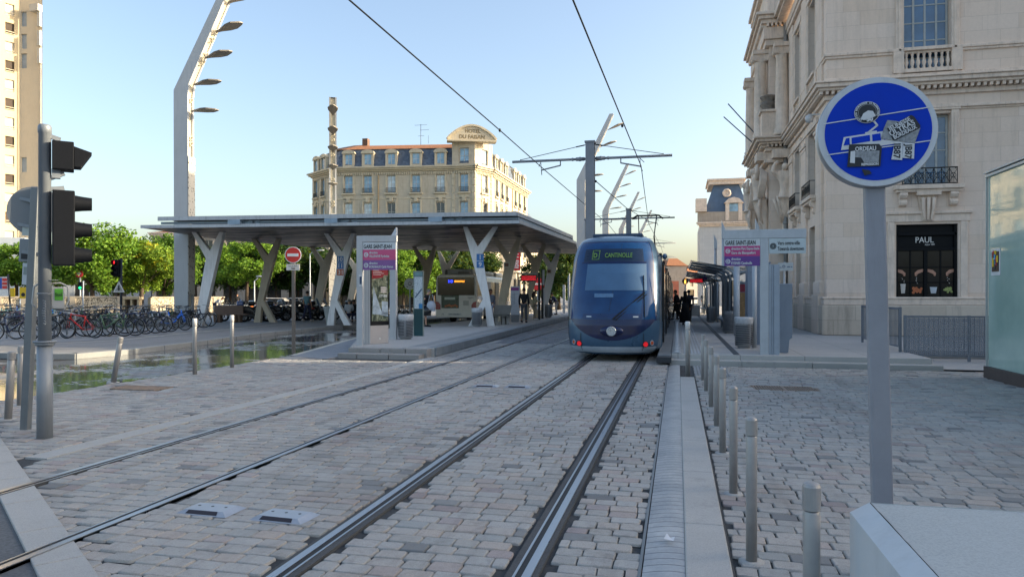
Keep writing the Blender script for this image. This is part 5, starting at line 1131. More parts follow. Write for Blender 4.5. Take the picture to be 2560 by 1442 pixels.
# digital poster
dp = thing('digital_poster', 'tall free-standing digital poster with a street scene, behind the white gate post', 'poster', Lt(926, 21.5), AZ + R(50)); dp.scale = (1, 1, .9)
s = MB(); s.box(-.012, 0, 0, .70, .34, .62); s.box(-.012, .01, .62, .70, .34, 2.62); s.build('case', M('b8b2ae', .5, .1, .06, 3), dp, bev=.01)
s = MB(); s.box(.0, -.012, .62, .70, .012, 2.66); sc_ = s.build('screen_frame', BLK, dp, bev=.005)
AD = NT('poster_picture'); _c = AD.coord(); _n = AD.noise(_c, 5, 5, .7); _n2 = AD.noise(AD.mapv(_c, (9, 1, 2)), 2, 4, .7)
AD.set(col=AD.ramp(AD.math('ADD', AD.math('MULTIPLY', _n, .6), AD.math('MULTIPLY', _n2, .4)), [(.36, lin('1f2722')), (.47, lin('48554a')), (.55, lin('8a8f76')), (.66, lin('b9c3c9'))]), rough=.45, spec=.25); AD = AD.m
s = MB(); s.box(.04, -.018, .76, .66, -.013, 2.55); pc = s.build('picture', AD, sc_)
s = MB(); s.add([(.04, -.02, 2.16), (.46, -.02, 2.22), (.5, -.02, 2.30), (.66, -.02, 2.30), (.66, -.02, 2.54), (.04, -.02, 2.55)], [(0, 1, 2, 3, 4, 5)]); s.build('red_banner', M('8c2330', .4), pc, fix=False)
s = MB(); [s.box(.08, -.023, 2.30 + k * .05, .08 + (.3, .42, .34, .22)[k % 4], -.021, 2.315 + k * .05) for k in range(4)]; [s.box(.38, -.023, 1.72 + k * .07, .6, -.021, 1.76 + k * .07) for k in range(3)]; s.build('print_lines', M('d0c8c8', .5), pc)
text('lettering', '177 000', .12, M('dfe2e2', .5), pc, (.33, -.022, 1.56), width=.29, bold=.002)
s = MB(); s.add([(.42, -.0195, .95), (.66, -.0195, .98), (.66, -.0195, 1.4), (.42, -.0195, 1.42)], [(0, 1, 2, 3)]); s.add([(.06, -.0195, 1.0), (.3, -.0195, .98), (.66, -.0195, .9), (.66, -.0195, 1.0), (.4, -.0195, 1.1), (.1, -.0195, 1.9)], [(0, 1, 2, 3, 4, 5)]); s.build('street_print', M('9fb0bd', .4, 0, .4, 6), pc, fix=False)
s = MB(); [s.box(-.016, .08 + k * .11, .02, -.011, .088 + k * .11, 2.6) for k in range(2)]; s.build('grooves', M('4a4646', .7), dp)
s = MB(); s.disc((.36, -.003, .17), (0, 1, 0), .035, .01); s.build('ground_lamp', M('d5d5d0', .4), dp)
bin_(Lt(1014, 24.0), 'silver slatted litter bin with a clear bag, beside the digital poster', r=.24, h=.8); bin_(Lt(1192, 33.6), 'slatted litter bin against the foot of the 1 and 9 column'); bin_(Lt(1371, 47), 'grey litter bin by the two people stooping near the tram', bag=False)
mp = thing('street_map', 'slim glass totem with a street map, in front of the person with the bags', 'map', Lt(1046, 25.8), AZ + R(-10))
s = MB(); s.box(-.165, 0, 0, .165, .05, 2.3); s.build('glass_panel', clear_glass('4f7b80', .35), mp); s = MB(); s.box(-.185, -.01, 0, -.165, .06, 2.32); s.box(.165, -.01, 0, .185, .06, 2.32); s.box(-.185, -.01, 2.3, .185, .06, 2.33); s.build('frame', M('8a958f', .4, .4, .1), mp)
MAPM = NT('map_print'); _c = MAPM.coord(); _v = MAPM.n.new('ShaderNodeTexVoronoi'); _v.feature = 'DISTANCE_TO_EDGE'; _v.inputs['Scale'].default_value = 16; MAPM.put(_v.inputs['Vector'], _c); MAPM.set(col=MAPM.mix(MAPM.rng(_v.outputs['Distance'], .02, .06), lin('7f8f97'), lin('c3cdd0')), rough=.4)
s = MB(); s.box(-.15, -.014, .98, .155, -.006, 2.12); q = s.build('map_sheet', MAPM.m, mp); s = MB(); s.add([(-.13, -.017, 1.4), (-.1, -.017, 1.36), (.14, -.017, 1.66), (.12, -.017, 1.71)], [(0, 1, 2, 3)]); s.build('river', M('4c5f74', .5), q, fix=False); s = MB(); s.box(.02, -.018, .99, .154, -.015, 1.16); s.build('blue_key', M('2f7cae', .5), q); s = MB(); s.box(-.15, -.014, 2.14, .155, -.006, 2.29); s.build('header', M('6f8f90', .5), mp)
it = thing('info_totem', 'white timetable totem with a violet header beside the man in black', 'info totem', Lt(1288, 39.2), AZ); s = MB(); s.box(-.25, 0, .4, .25, .25, 1.95); s.build('panel', M('b4b9c2', .5), it); s = MB(); s.add([(-.2, .02, 0), (.2, .02, 0), (.2, .23, 0), (-.2, .23, 0), (-.25, 0, .4), (.25, 0, .4), (.25, .25, .4), (-.25, .25, .4)], [(3, 2, 1, 0), (4, 5, 6, 7), (0, 1, 5, 4), (1, 2, 6, 5), (2, 3, 7, 6), (3, 0, 4, 7)]); s.build('foot', M('6f7276', .5), it)
s = MB(); s.box(-.24, -.006, 1.72, .2, -.001, 1.88); s.build('header', M('8a3a86', .5), it); s = MB(); [s.box(-.2, -.005, 1.0 + k * .075, -.03, -.001, 1.012 + k * .075) for k in range(8)]; s.box(-.03, -.005, 1.0, -.018, -.001, 1.6); s.box(0, -.005, 1.52, .15, -.001, 1.53); s.build('print_lines', M('5c6270', .5), it)
q = D(1322, 703, 41); led_board((q.x, q.y, q.z), .92, .36, 'red led departure board on an angled stand above the man in black', AZ, [((-.62, 0, .5), (-.62, 0, .26 - q.z)), ((-.66, 0, .44), (.5, 0, .44))])
for px, d_, h, lb in ((1348, 43, 2.75, 'black signal post beside the woman in the beige jacket'), (1356, 45, 3.1, 'taller black and white signal post behind the woman in the beige jacket')):
    t = thing('signal_post', lb, 'post', Lt(px, d_), AZ, 'black posts on the left platform'); s = MB(); s.box(-.07, -.06, 0, .07, .06, h); s.build('post', BLK, t); 
    if px > 1350: s = MB(); s.box(.0, -.08, h - 1.0, .13, -.061, h - .05); s.box(.06, -.07, 1.0, .12, -.061, 1.9); s.build('white_plate', M('b8bcc0', .5), t)
t = thing('marker_post', 'thin white post at the platform edge close to the tram', 'post', Lt(1410, 58), 0); s = MB(); s.box(-.1, -.05, 0, .1, .05, 2.3); s.build('post', M('c6c9cc', .5), t); s = MB(); s.box(-.1, -.06, 1.7, .1, -.051, 2.28); s.build('plate', M('d5d8da', .5), t)
t = thing('marker_post', 'white pointed post squeezed between the canopy and the tram side', 'post', Lt(1422, 30), 0); t.location = Lt(1422, 60); t.scale = (1.6, 1.6, 1.1); s = MB(); s.box(-.05, -.05, 0, .05, .05, 2.5); s.ext([(-.05, -.05, 2.5), (.05, -.05, 2.5), (.05, -.05, 3.0), (-.05, -.05, 2.7)], (0, .1, 0)); s.build('post', LG, t)
t = thing('road_sign', 'round white sign seen between the lamp post and the street map', 'road sign', Lt(1025, 43, 0), AZ); s = MB(); s.cyl((0, 0, 0), (0, 0, 2.5), .045); s.build('post', GR, t); s = MB(); s.disc((0, -.05, 2.4), (0, 1, 0), .34, .03); q = s.build('disc', M('cfd2d0', .5), t); s = MB(); s.ring((0, -.07, 2.4), (0, 1, 0), .1, .012, 0, 12, 4); [s.box(-.2 + k * .16, -.072, 2.2 + .1 * (k % 2), -.1 + k * .16, -.066, 2.24 + .1 * (k % 2)) for k in range(3)]; s.build('print', M('40454a', .6), q)
WOOD = NT('bench_wood'); _c = WOOD.coord(); _n = WOOD.noise(WOOD.mapv(_c, (1.5, 14, 14)), 3, 5, .7); WOOD.set(col=WOOD.mix(_n, lin('46352a'), lin('8a6c54')), rough=.6); WOOD = WOOD.m
CONC = M('8f8e88', .85, 0, .12, 4, .3)
def bench(loc, rz, L, label, conc=False):
    t = thing('bench', label, 'bench', loc, rz, 'benches under the canopy')
    s = MB(); s.box(-L / 2, -.28, .42, L / 2, .34, .5); s.build('seat', CONC if conc else WOOD, t, bev=.012)
    s = MB(); s.ext([(-L / 2 + .1, .3, .5), (-L / 2 + .1, .42, .5), (-L / 2 + .05, .58, .98), (-L / 2 + .05, .50, .98)], (L * .78, 0, 0)); s.build('backrest', CONC if conc else WOOD, t, bev=.012)
    for x in (-L * .33, -L * .33 + .22, L * .2, L * .2 + .22): s = MB(); s.ext([(x - .06, -.2, 0), (x + .06, -.2, 0), (x + .09, -.24, .42), (x - .09, -.24, .42)], (0, .42, 0)); s.build('leg', CONC if conc else WOOD, t)
    return t
q = G(572, 806, ZI); bench((q.x, q.y, ZI), AZ + R(2), 2.15, 'dark wooden bench with a low back between the bicycles and the two-legged column')
q = G(905, 807, ZI); bench((q.x, q.y + 1.2, ZI), AZ + R(184), 2.2, 'dark wooden bench with seated people behind the number 10 column')
q = D(1250, 738, 36.0); bench((q.x, q.y, ZP), AZ + R(190), 1.1, 'short pale concrete bench by the leaning man', True)
tb = thing('waste_barrel', 'leaning pale waste barrel lined with a bag at the foot of the number 10 column', 'litter bin', Lt(829, 40.2, ZI)); tb.rotation_euler = (0, R(-7), 0)
s = MB(); s.lathe([(.28, -.03), (.30, .3), (.35, .92), (.37, .96), (.34, .96), (.28, .5)], n=22); s.build('barrel', M('a9adab', .5, 0, .08, 4), tb); s = MB(); s.tube([(.365 * math.cos(a), .365 * math.sin(a), .93 - .05 * math.sin(a * 3)) for a in [2 * math.pi * k / 20 for k in range(20)]], .022, 0, 6, closed=True); s.tube([(-.35, -.1, .9), (-.1, -.34, .72), (.2, -.3, .8)], .02, 0, 6); s.build('bag_rim', BAG, tb)
# no entry sign
ne = thing('no_entry_sign', 'red no entry sign with a small white plate, standing by the puddle', 'road sign', (G(734, 882).x, G(734, 882).y, 0), AZ)
s = MB(); s.box(-.045, -.04, -.02, .045, .04, 2.95); s.build('post', M('6f675f', .5, .3, .1, 4), ne)
s = MB(); s.disc((0, -.055, 2.92), (0, 1, 0), .245, .02, 0, 40); ds = s.build('disc', M('d3d6d6', .4), ne); s = MB(); s.disc((0, -.068, 2.92), (0, 1, 0), .222, .006, 0, 40); s.build('red_field', M('c22a22', .4), ds); s = MB(); s.box(-.165, -.076, 2.875, .165, -.072, 2.96); s.build('white_bar', M('dadcda', .4), ds)
s = MB(); s.box(-.2, -.06, 2.46, .2, -.045, 2.645); pl = s.build('plate', M('cfccc4', .45), ne, bev=.02); text('lettering', 'SAUF BUS', .07, M('8a7e72', .6), pl, (0, -.062, 2.57), width=.26, align='CENTER'); text('lettering', 'TBM', .07, M('6a5f55', .6), pl, (0, -.062, 2.49), width=.12, align='CENTER', bold=.002)
# grey posts of the left pavement
q = G(487, 937); bollard((q.x, q.y, 0), 'tall grey post with a white cap standing in the puddle, left one of the pair', 'white-capped posts in the puddle', 1.22, .045, white=True)
q = G(580, 919); bollard((q.x, q.y, 0), 'tall grey post with a white cap in the puddle, nearer the no entry sign', 'white-capped posts in the puddle', 1.25, .045, white=True)
q = G(283, 957); bollard((q.x, q.y, 0), 'grey post leaning over at the edge of the puddle', None, .92, .05, lean=(0, R(11)))
q = G(50, 1016); bollard((q.x, q.y, 0), 'grey bollard nearer the traffic light pole, left edge', 'leaning bollards at the left edge', .94, .045, lean=(0, R(1.5)))
q = G(20, 1050); bollard((q.x, q.y, 0), 'grey bollard closest to the left photo edge, slightly tilted', 'leaning bollards at the left edge', .95, .048, lean=(0, R(4)))
# traffic light pole with signal heads
PLG = M('868d93', .5, .2, .1, 3, dirt=.3); SIGB = NT('signal_housing'); _c = SIGB.coord(); SIGB.set(col=SIGB.mix(SIGB.noise(_c, 60, 2), lin('080b10'), lin('12171f')), rough=.7, spec=.2); SIGB.bump(SIGB.noise(_c, 220, 2), .4, .003); SIGB = SIGB.m
q = G(112, 1096); tl = thing('traffic_light', 'tall grey pole carrying dark signal heads seen from the side', 'traffic light', (q.x, q.y, 0), AZ + R(31))
s = MB(); s.lathe([(.086, -.02), (.084, 1.12)], n=20); s.lathe([(.105, 1.12), (.105, 1.16)], n=20); s.lathe([(.07, 1.16), (.066, 3.66), (.073, 3.665), (.073, 3.74), (.06, 3.765)], n=20); s.build('pole', PLG, tl)
s = MB(); s.tube([(.07, 0, 1.9), (.07, 0, 1.905)], .075, 0, 8); s.ring((0, 0, 1.74), (0, 0, 1), .075, .008, 0, 18, 5); s.ring((0, 0, 1.165), (0, 0, 1), .115, .012, 0, 18, 5); s.build('clamps', PLG, tl)
s = MB(); s.box(.075, -.13, 3.23, .30, .13, 3.57); hd = s.build('pedestrian_head', SIGB, tl, bev=.01); s = MB(); s.ext([(.30, -.12, 3.52), (.49, -.12, 3.46), (.37, -.12, 3.27), (.30, -.12, 3.27)], (0, .24, 0)); s.build('hood', SIGB, hd, bev=.006)
s = MB(); s.box(.08, -.14, 2.08, .31, .14, 2.98); hd = s.build('signal_head', SIGB, tl, bev=.012)
for z in (2.84, 2.52, 2.21): s = MB(); s.tube([(.31, 0, z), (.39, 0, z), (.49, 0, z + .0)], [.10, .088, .078], 0, 16, caps=False); s.build('hood', SIGB, hd); s = MB(); s.disc((.315, 0, z), (1, 0, 0), .085, .01, 0, 20); s.build('lens', glass('22201d', .1), hd)
for p_ in (((.0, 0, 3.1), (.2, 0, 3.2)), ((.03, 0, 3.64), (.16, 0, 3.6)), ((.0, 0, 2.99), (.2, 0, 3.02)), ((.097, 0, 2.1), (.097, 0, 2.95))): MB().beam(*p_, .05, .05).build('bracket', PLG, tl)
MB().box(.07, -.05, 3.13, .16, .05, 3.24).build('junction_box', PLG, tl)
s = MB(); s.tube([(-.10, .04, 1.58), (-.13, .04, 1.62), (-.11, .04, 1.82), (-.06, .04, 1.86), (.16, .04, 1.87), (.235, .04, 1.83), (.245, .04, 1.66), (.2, .04, 1.55), (.05, .04, 1.56)], .012, 0, 6); s.box(.07, .0, 1.56, .2, .12, 1.82); cb = s.build('push_button_box', M('a7a9a8', .4, .2, .1), tl, bev=.01); s = MB(); s.box(.1, -.006, 1.66, .185, -.001, 1.8); q = s.build('green_sticker', M('4f9a2c', .5), cb); text('lettering', 'Sud', .06, INKT, q, (.105, -.008, 1.71), width=.07)
s = MB(); [s.tube([(-.02 + .01 * math.sin(k), -.071, 1.66 - k * .03), (.012, -.072, 1.65 - k * .03), (.0, -.072, 1.63 - k * .03)], .003, 0, 4) for k in range(10)]; s.build('scribble', M('aeb4b8', .6), tl)
# leaning post with the backs of round and square signs
q = G(64, 1075); lpst = thing('leaning_sign_post', 'leaning square post carrying the backs of a round and a square sign', 'road sign', (q.x, q.y, 0), AZ); lpst.rotation_euler = (0, R(2.6), AZ)
s = MB(); s.box(-.05, -.045, -.02, .05, .045, 3.1); s.build('post', M('757b7f', .45, .4, .1, 4, dirt=.3), lpst, bev=.01)
SB = M('7d8388', .45, .5, .08, 3)
s = MB(); s.disc((-.04, .06, 2.80), (.35, -1, 0), .315, .025, 0, 40); q = s.build('round_sign', SB, lpst); s = MB(); s.beam((-.2, .0, 2.95), (.06, -.02, 2.9), .03, .04); s.beam((-.22, .0, 2.62), (.06, -.02, 2.58), .03, .04); s.build('bracket', PLG, q); s = MB(); s.box(-.16, .0, 2.48, -.04, .008, 2.6); s.build('sticker', M('b9c3bd', .5), q)
s = MB(); s.box(-.22, .04, 2.14, .1, .065, 2.44); q = s.build('square_sign', SB, lpst, bev=.02); s = MB(); s.beam((-.15, .02, 2.27), (.08, -.01, 2.25), .03, .04); s.build('bracket', PLG, q); s = MB(); s.box(-.18, .03, 2.18, -.08, .038, 2.25); s.build('sticker', INK, q)
s = MB(); s.box(-.15, .02, 1.85, -.045, .035, 2.13); q = s.build('white_box', M('c5cacc', .4), lpst, bev=.01); s = MB(); s.box(-.13, .014, 1.98, -.07, .019, 2.08); s.build('label_print', M('8f9a96', .5), q)
# ================================================================== THE BUS
bx0, by0 = -14.55, 42.3
bus = thing('bus', 'white city bus seen from behind, waiting under the canopy', 'bus', (bx0 + 1.27, by0, 0), R(3))
BW = M('e2dccf', .35, 0, .06, 2, coat=.3, dirt=.2); BGL = glass('1a1813', .03, 1.0)
s = MB(); r_ = .16; prof = [(-1.275, .38), (1.275, .38), (1.275, 2.6), (1.2, 2.9), (1.05, 3.0), (-1.05, 3.0), (-1.2, 2.9), (-1.275, 2.6)]
s.ext([(x, 0, z) for x, z in prof], (0, 11.6, 0)); s.build('body', BW, bus, bev=.05)
s = MB(); s.box(-1.16, -.025, 1.72, 1.16, .0, 2.82); s.build('rear_window', BGL, bus, bev=.01)
s = MB(); s.box(-1.275, -.06, .36, 1.275, .05, .80); s.build('bumper', BW, bus, bev=.03)
s = MB(); s.box(-.92, -.03, .93, .18, .0, 1.72); q = s.build('advert', M('3b4a33', .3, 0, .5, 5), bus)
s = MB(); s.box(-.72, -.036, 1.45, -.05, -.031, 1.6); s.build('advert_text', M('c9cdbf', .5), q); s = MB(); [s.disc((-.65 + .12 * k, -.034 - .0006 * k, 1.05 + .03 * (k % 3)), (0, 1, 0), .07, .003, 0, 10) for k in range(7)]; s.build('advert_figures', M('b5693a', .5, 0, .6, 9), q)
for sx in (-1, 1):
    s = MB(); s.ext([(sx * 1.272, -.05, .86), (sx * .98, -.05, .86), (sx * .98, -.05, 1.12), (sx * 1.1, -.05, 1.3), (sx * 1.272, -.05, 1.34)], (0, .06, 0)); s.build('tail_light', M('8f1518', .25, 0, .2, 4, coat=.5), bus)
s = MB(); s.box(.45, -.02, 1.1, .8, .0, 1.4); s.build('service_flap', M('b3aea2', .4), bus); text('lettering', 'TBM', .16, M('8d8377', .5), bus, (.72, -.012, 1.5), align='LEFT', width=.36)
s = MB(); s.box(-.5, -.07, .5, .35, -.061, .62); q = s.build('number_plate', M('c9c8c0', .5), bus); text('lettering', 'DM-228-MD', .1, INKT, q, (-.08, -.072, .525), width=.62, align='CENTER'); text('lettering', '71', .16, INKT, bus, (-.9, -.064, .5), width=.13)
text('lettering', '10', .22, glow('2a3cff', 1.2), bus, (-.48, -.03, 2.5), width=.3, bold=.01); text('lettering', 'BOURANVILLE', .16, glow('ff9a2e', 1.2), bus, (-.08, -.03, 2.52), width=.62, bold=.004)
for sx in (-1, 1):
    s = MB(); x = sx * 1.28; s.box(min(x, x - sx * .02), .4, 1.25, max(x, x - sx * .02) , 11.2, 2.6); s.build('side_glass', glass('12161a', .05), bus)
    for y in (2.2, 5.8, 9.2): s = MB(); s.box(min(x, x + sx * .03), y, .42, max(x, x + sx * .03), y + 1.3, 2.6); s.build('door', M('1b2024', .3, 0, .2, 3), bus, bev=.02)
    for y in (2.0 + 1.7, 8.3): s = MB(); s.cyl((sx * 1.0, y, .48), (sx * 1.29, y, .48), .48, 0, 20); s.build('wheel', RUB, bus)
for y, l in ((.6, 2.4), (4.2, 3.2), (8.3, 2.6)): s = MB(); s.box(-.9, y, 3.0, .9, y + l, 3.36); s.build('roof_box', M('b9bbb8', .4, 0, .06, 2), bus, bev=.15)
s = MB(); s.box(.1, .15, 3.0, .8, .5, 3.18); s.lathe([(.09, 3.0), (.09, 3.25), (.05, 3.3)], (-.7, .3, 0), 10); s.build('roof_vent', M('6f6b62', .5), bus)
fl = thing('hanging_flag_sign', 'red vertical hotel banner sign hanging on the sunlit facade beyond the bus', 'sign', D(1290, 647, 92), AZ); s = MB(); s.box(-.55, 0, -1.5, .55, .12, 3.0); s.build('panel', M('c4232c', .4), fl); text('lettering', 'ibis HOTEL', 1.1, M('e0ddda', .5), fl, (.32, -.01, -1.2), (0, 0, 1), (-1, 0, 0), width=3.9, bold=.02)
sr = thing('red_street_sign', 'round red shop sign behind the black signal posts', 'sign', D(1345, 710, 70) - V((0, 0, 3)), AZ); s = MB(); s.cyl((0, .1, -.5), (0, .1, 3.2), .06); s.build('post', GRD, sr); s = MB(); s.disc((0, 0, 3), (0, 1, 0), .62, .1); s.build('disc', M('b3262a', .4), sr); s = MB(); s.box(-.5, -.06, 2.92, .5, -.051, 3.1); s.build('band', M('d5d0cc', .5), sr)
# ================================================================== BUILDINGS FAR OFF
def useg(px, P0, P1):
    u = (px - 1280) / 1800; dx, dy = u * CS - SN, u * SN + CS          # ray direction on the ground
    ex, ey = P1[0] - P0[0], P1[1] - P0[1]; den = dx * ey - dy * ex
    k = (P0[1] * dx - P0[0] * dy) / -den * -1 if False else (dy * P0[0] - dx * P0[1]) / (dx * ey - dy * ex)
    return k * math.hypot(ex, ey)
def d2(px, d): q = D(px, 738, d); return (q.x, q.y)
HS = stone('b5ab98', 'c9c0ac', .9, .40, .008, .4, .35, '5e4a33', .4); HST = M('c2b79f', .85, 0, .14, 1.2, .2, dirt=.3)
SLB = NT('slate_roof'); _c = SLB.coord(); x_, y_, z_ = SLB.sep(_c); _r = SLB.math('FLOOR', SLB.math('DIVIDE', z_, .22)); _q = SLB.math('FLOOR', SLB.math('ADD', SLB.math('DIVIDE', SLB.math('ADD', x_, y_), .3), SLB.math('MULTIPLY', _r, .5)))
_w = SLB.white(SLB.comb(_q, _r, 0))[0]; SLB.set(col=SLB.mix(_w, lin('46505e'), lin('5f6b7a')), rough=.55); SLB = SLB.m
TILE = M('9c6844', .85, 0, .35, 6, .4); GLB = glass('6f8ea3', .05, .8); GLD = glass('1a2027', .06); CURT = glass('a9b4b8', .2, .5); WW = M('b9b6ac', .6, 0, .06, 5); RAIL = M('23262a', .5, .4)
hA, hB, hB2, hE, hF, hC = d2(838, 95.5), d2(1130, 94.0), d2(1187, 93.4), d2(1231, 96.6), d2(1318, 117.5), d2(781, 100.5)
hot = thing('hotel', 'golden stone corner hotel with slate mansard, dormers and an arched name gable', 'building', (hB2[0], hB2[1], 0))
H0 = hB2
def hl(p): return (p[0] - H0[0], p[1] - H0[1])
ZW3, ZW2, ZW1, ZC = (15.2, 17.5), (11.55, 13.9), (7.7, 10.2), 18.35
segs = [(hC, hA, [790, 808], 1.0), (hA, hB, [871, 919, 978, 1039.5, 1101], 1.15), (hB, hB2, [1160], 1.1), (hB2, hE, [1212], 1.15), (hE, hF, [1241, 1254.5, 1266.5, 1288, 1298, 1310.5], 1.25)]
wall = MB(); tr_ = MB(); man = MB(); dk = MB(); rl = []
inset = 1.0
cen = (sum(p[0] for p in (hA, hB2, hF, hC)) / 4, sum(p[1] for p in (hA, hB2, hF, hC)) / 4)
def inn(p, k): v = V((cen[0] + 2 - p[0], cen[1] + 6 - p[1], 0)).normalized() * k; return (p[0] + v.x, p[1] + v.y)
win = []
for (P, Q, pxs, ww) in segs:
    L = math.hypot(Q[0] - P[0], Q[1] - P[1]); us = [useg(px, P, Q) for px in pxs]
    ops = []
    for u in us:
        for z in (ZW3, ZW2, ZW1): ops.append((u - ww / 2, u + ww / 2, z[0], z[1]))
        ops.append((u - ww * .85, u + ww * .85, .1, 4.2))
    p, q = hl(P), hl(Q)
    ux, ni = wallgrid(wall, p, q, 0, ZC, ops, .28)
    a = V((p[0], p[1], 0))
    def bx(b, ua, ub, d0, d1, z0, z1):
        f = lambda u, d: a + ux * u + ni * d + V((0, 0, z0)); b.ext([f(ua, d0), f(ub, d0), f(ub, d1), f(ua, d1)], (0, 0, z1 - z0))
    for z0, z1, o in ((18.0, 18.2, .18), (18.2, 18.42, .42), (18.42, 18.62, .6), (14.35, 14.5, .06), (10.8, 11.0, .2), (5.1, 5.5, .3)): bx(tr_, -o, L + o, -o, .1, z0, z1)
    k = .3
    while k < L: bx(tr_, k, k + .14, -.16, 0, 17.55, 17.9); k += .3
    for u in us:
        for z in (ZW3, ZW2, ZW1):
            w__ = window(hot, p, q, u - ww / 2 + .01, z[0], ww - .02, z[1] - z[0] - .01, .2, WW, GLB if (pxs[0] != 1160 or z != ZW2) else GLD, 2, 2, fr=.07)
            slotmat(w__.children[0], 0, random.choice((GLB, GLB, CURT, GLB, GLD)) if pxs[0] != 1160 else GLB)
            for e in (u - ww / 2 - .2, u + ww / 2): bx(tr_, e, e + .2, -.07, .05, z[0], z[1] + .2)
            bx(tr_, u - ww / 2 - .22, u + ww / 2 + .22, -.09, .05, z[1] + .2, z[1] + .38); bx(tr_, u - ww / 2 - .3, u + ww / 2 + .3, -.24, .05, z[0] - .22, z[0] - .02)
            if z != ZW3: bx(tr_, u - .22, u + .22, -.18, .05, z[1] + .1, z[1] + .6)
            bx(tr_, u - ww / 2 - .1, u + ww / 2 + .1, -.06, .02, z[0] - .85, z[0] - .35)
            r_ = MB(); f = lambda v, d, zz_: a + ux * v + ni * d + V((0, 0, zz_))
            for zz_ in (z[0] + .05, z[0] + .62): r_.beam(f(u - ww / 2 - .08, -.16, zz_), f(u + ww / 2 + .08, -.16, zz_), .04, .04)
            for k in range(9): v = u - ww / 2 - .08 + (ww + .16) * k / 8; r_.beam(f(v, -.16, z[0]), f(v, -.16, z[0] + .62), .028, .028)
            r_.build('window_railing', RAIL, hot)
        bx(dk, u - ww * .84, u + ww * .84, .2, .26, .1, 4.15)
    # mansard
    pi, qi = hl(inn(P, inset)), hl(inn(Q, inset))
    man.quad((p[0], p[1], 18.62), (q[0], q[1], 18.62), (qi[0], qi[1], 21.15), (pi[0], pi[1], 21.15))
    if pxs[0] in (1160, 1212): continue
    for u in us:                                            # dormers
        s = MB(); w_ = .78
        for e in (u - w_, u + w_ - .26): bx(s, e, e + .26, -.02, 1.0, 18.63, 20.4)
        bx(s, u - w_ + .26, u + w_ - .26, -.02, .9, 18.63, 18.9); bx(s, u - w_ - .1, u + w_ + .1, -.15, 1.0, 20.4, 20.52)
        f = lambda v, d, zz_: a + ux * v + ni * d + V((0, 0, zz_))
        s.ext([f(u + (w_ + .1) * math.cos(t), -.12, 20.52 + .42 * math.sin(t)) for t in [math.pi * k / 10 for k in range(11)]], ni * 1.2); s.build('dormer', HST, hot)
        window(hot, p, q, u - w_ + .27, 18.92, 2 * w_ - .54, 1.46, .12, WW, GLB, 2, 2, fr=.06)
wall.build('wall', HS, hot, fix=False); tr_.build('stone_trim', HST, hot); man.build('mansard_roof', SLB, hot, fix=False); dk.build('shop_fronts', glass('15161a', .08), hot)
s = MB(); t_ = [hl(inn(p, inset - .25)) for p in (hC, hA, hB)] + [hl(inn(p, inset - .25)) for p in (hB2, hE, hF)]; cz = hl((cen[0] + 1, cen[1] + 8))
for i in range(len(t_) - 1): s.add([(t_[i][0], t_[i][1], 21.1), (t_[i + 1][0], t_[i + 1][1], 21.1), (cz[0] + (t_[i + 1][0] - cz[0]) * .84, cz[1] + (t_[i + 1][1] - cz[1]) * .84, 22.05), (cz[0] + (t_[i][0] - cz[0]) * .84, cz[1] + (t_[i][1] - cz[1]) * .84, 22.05)], [(0, 1, 2, 3)])
s.build('tiled_roof', TILE, hot, fix=False)
s = MB()
bay = [hl(hB), hl(hB2), hl(hE)]
for (p, q) in ((hB, hB2), (hB2, hE)):
    pass
wt = MB()
for (p, q, px) in ((hB, hB2, 1160), (hB2, hE, 1212)):
    L = math.hypot(q[0] - p[0], q[1] - p[1]); u = useg(px, p, q); wallgrid(wt, hl(p), hl(q), 18.6, 21.8, [(u - .65, u + .65, 18.9, 20.9)], .25)
    window(hot, hl(p), hl(q), u - .63, 18.92, 1.26, 1.96, .18, WW, GLB, 2, 2, fr=.07)
    ux = V((q[0] - p[0], q[1] - p[1], 0)).normalized(); ni = V((-ux.y, ux.x, 0)); a = V((*hl(p), 0))
    for k in range(13):
        for e in (.0, L - .36): c = a + ux * e + ni * -.1; MB().ext([c + V((0, 0, 5.6 + k * .95)), c + ux * .36 + V((0, 0, 5.6 + k * .95)), c + ux * .36 + ni * .2 + V((0, 0, 5.6 + k * .95)), c + ni * .2 + V((0, 0, 5.6 + k * .95))], (0, 0, .75)).build('quoin', HST, hot)
wt.build('corner_bay', HS, hot, fix=False)
p0, p1 = d2(1118, 92.7), d2(1241, 93.5); a = V((*hl(p0), 0)); b_ = V((*hl(p1), 0)); ux = (b_ - a).normalized(); ni = V((-ux.y, ux.x, 0)); L = (b_ - a).length
prof = []
for k in range(25):
    t = k / 24; zz_ = 21.75 + .12 + 1.75 * (math.sin(math.pi * t) ** .85) if True else 0; prof.append((t * L, zz_))
s = MB(); s.ext([a + ux * u + ni * .0 + V((0, 0, z)) for u, z in [(0, 21.6)] + prof + [(L, 21.6)]], ni * 1.4); s.build('name_gable', HST, hot)
s = MB()
for (u0, z0), (u1, z1) in zip(prof[:-1], prof[1:]): s.beam(a + ux * u0 + ni * .3 + V((0, 0, z0 + .05)), a + ux * u1 + ni * .3 + V((0, 0, z1 + .05)), .95, .24, up=(0, 0, 1))
s.beam(a + ni * -.1 + V((0, 0, 21.65)), b_ + ni * -.1 + V((0, 0, 21.65)), .4, .2); s.build('gable_moulding', HST, hot)
LET = M('7a6b4e', .8)
text('lettering', 'HOTEL', .62, LET, hot, tuple(a + ux * L * .52 + ni * -.012 + V((0, 0, 22.72))), ux, (0, 0, 1), width=2.0, align='CENTER', bold=.02); text('lettering', 'DU FAISAN', .7, LET, hot, tuple(a + ux * L * .5 + ni * -.012 + V((0, 0, 21.95))), ux, (0, 0, 1), width=3.3, align='CENTER', bold=.02)
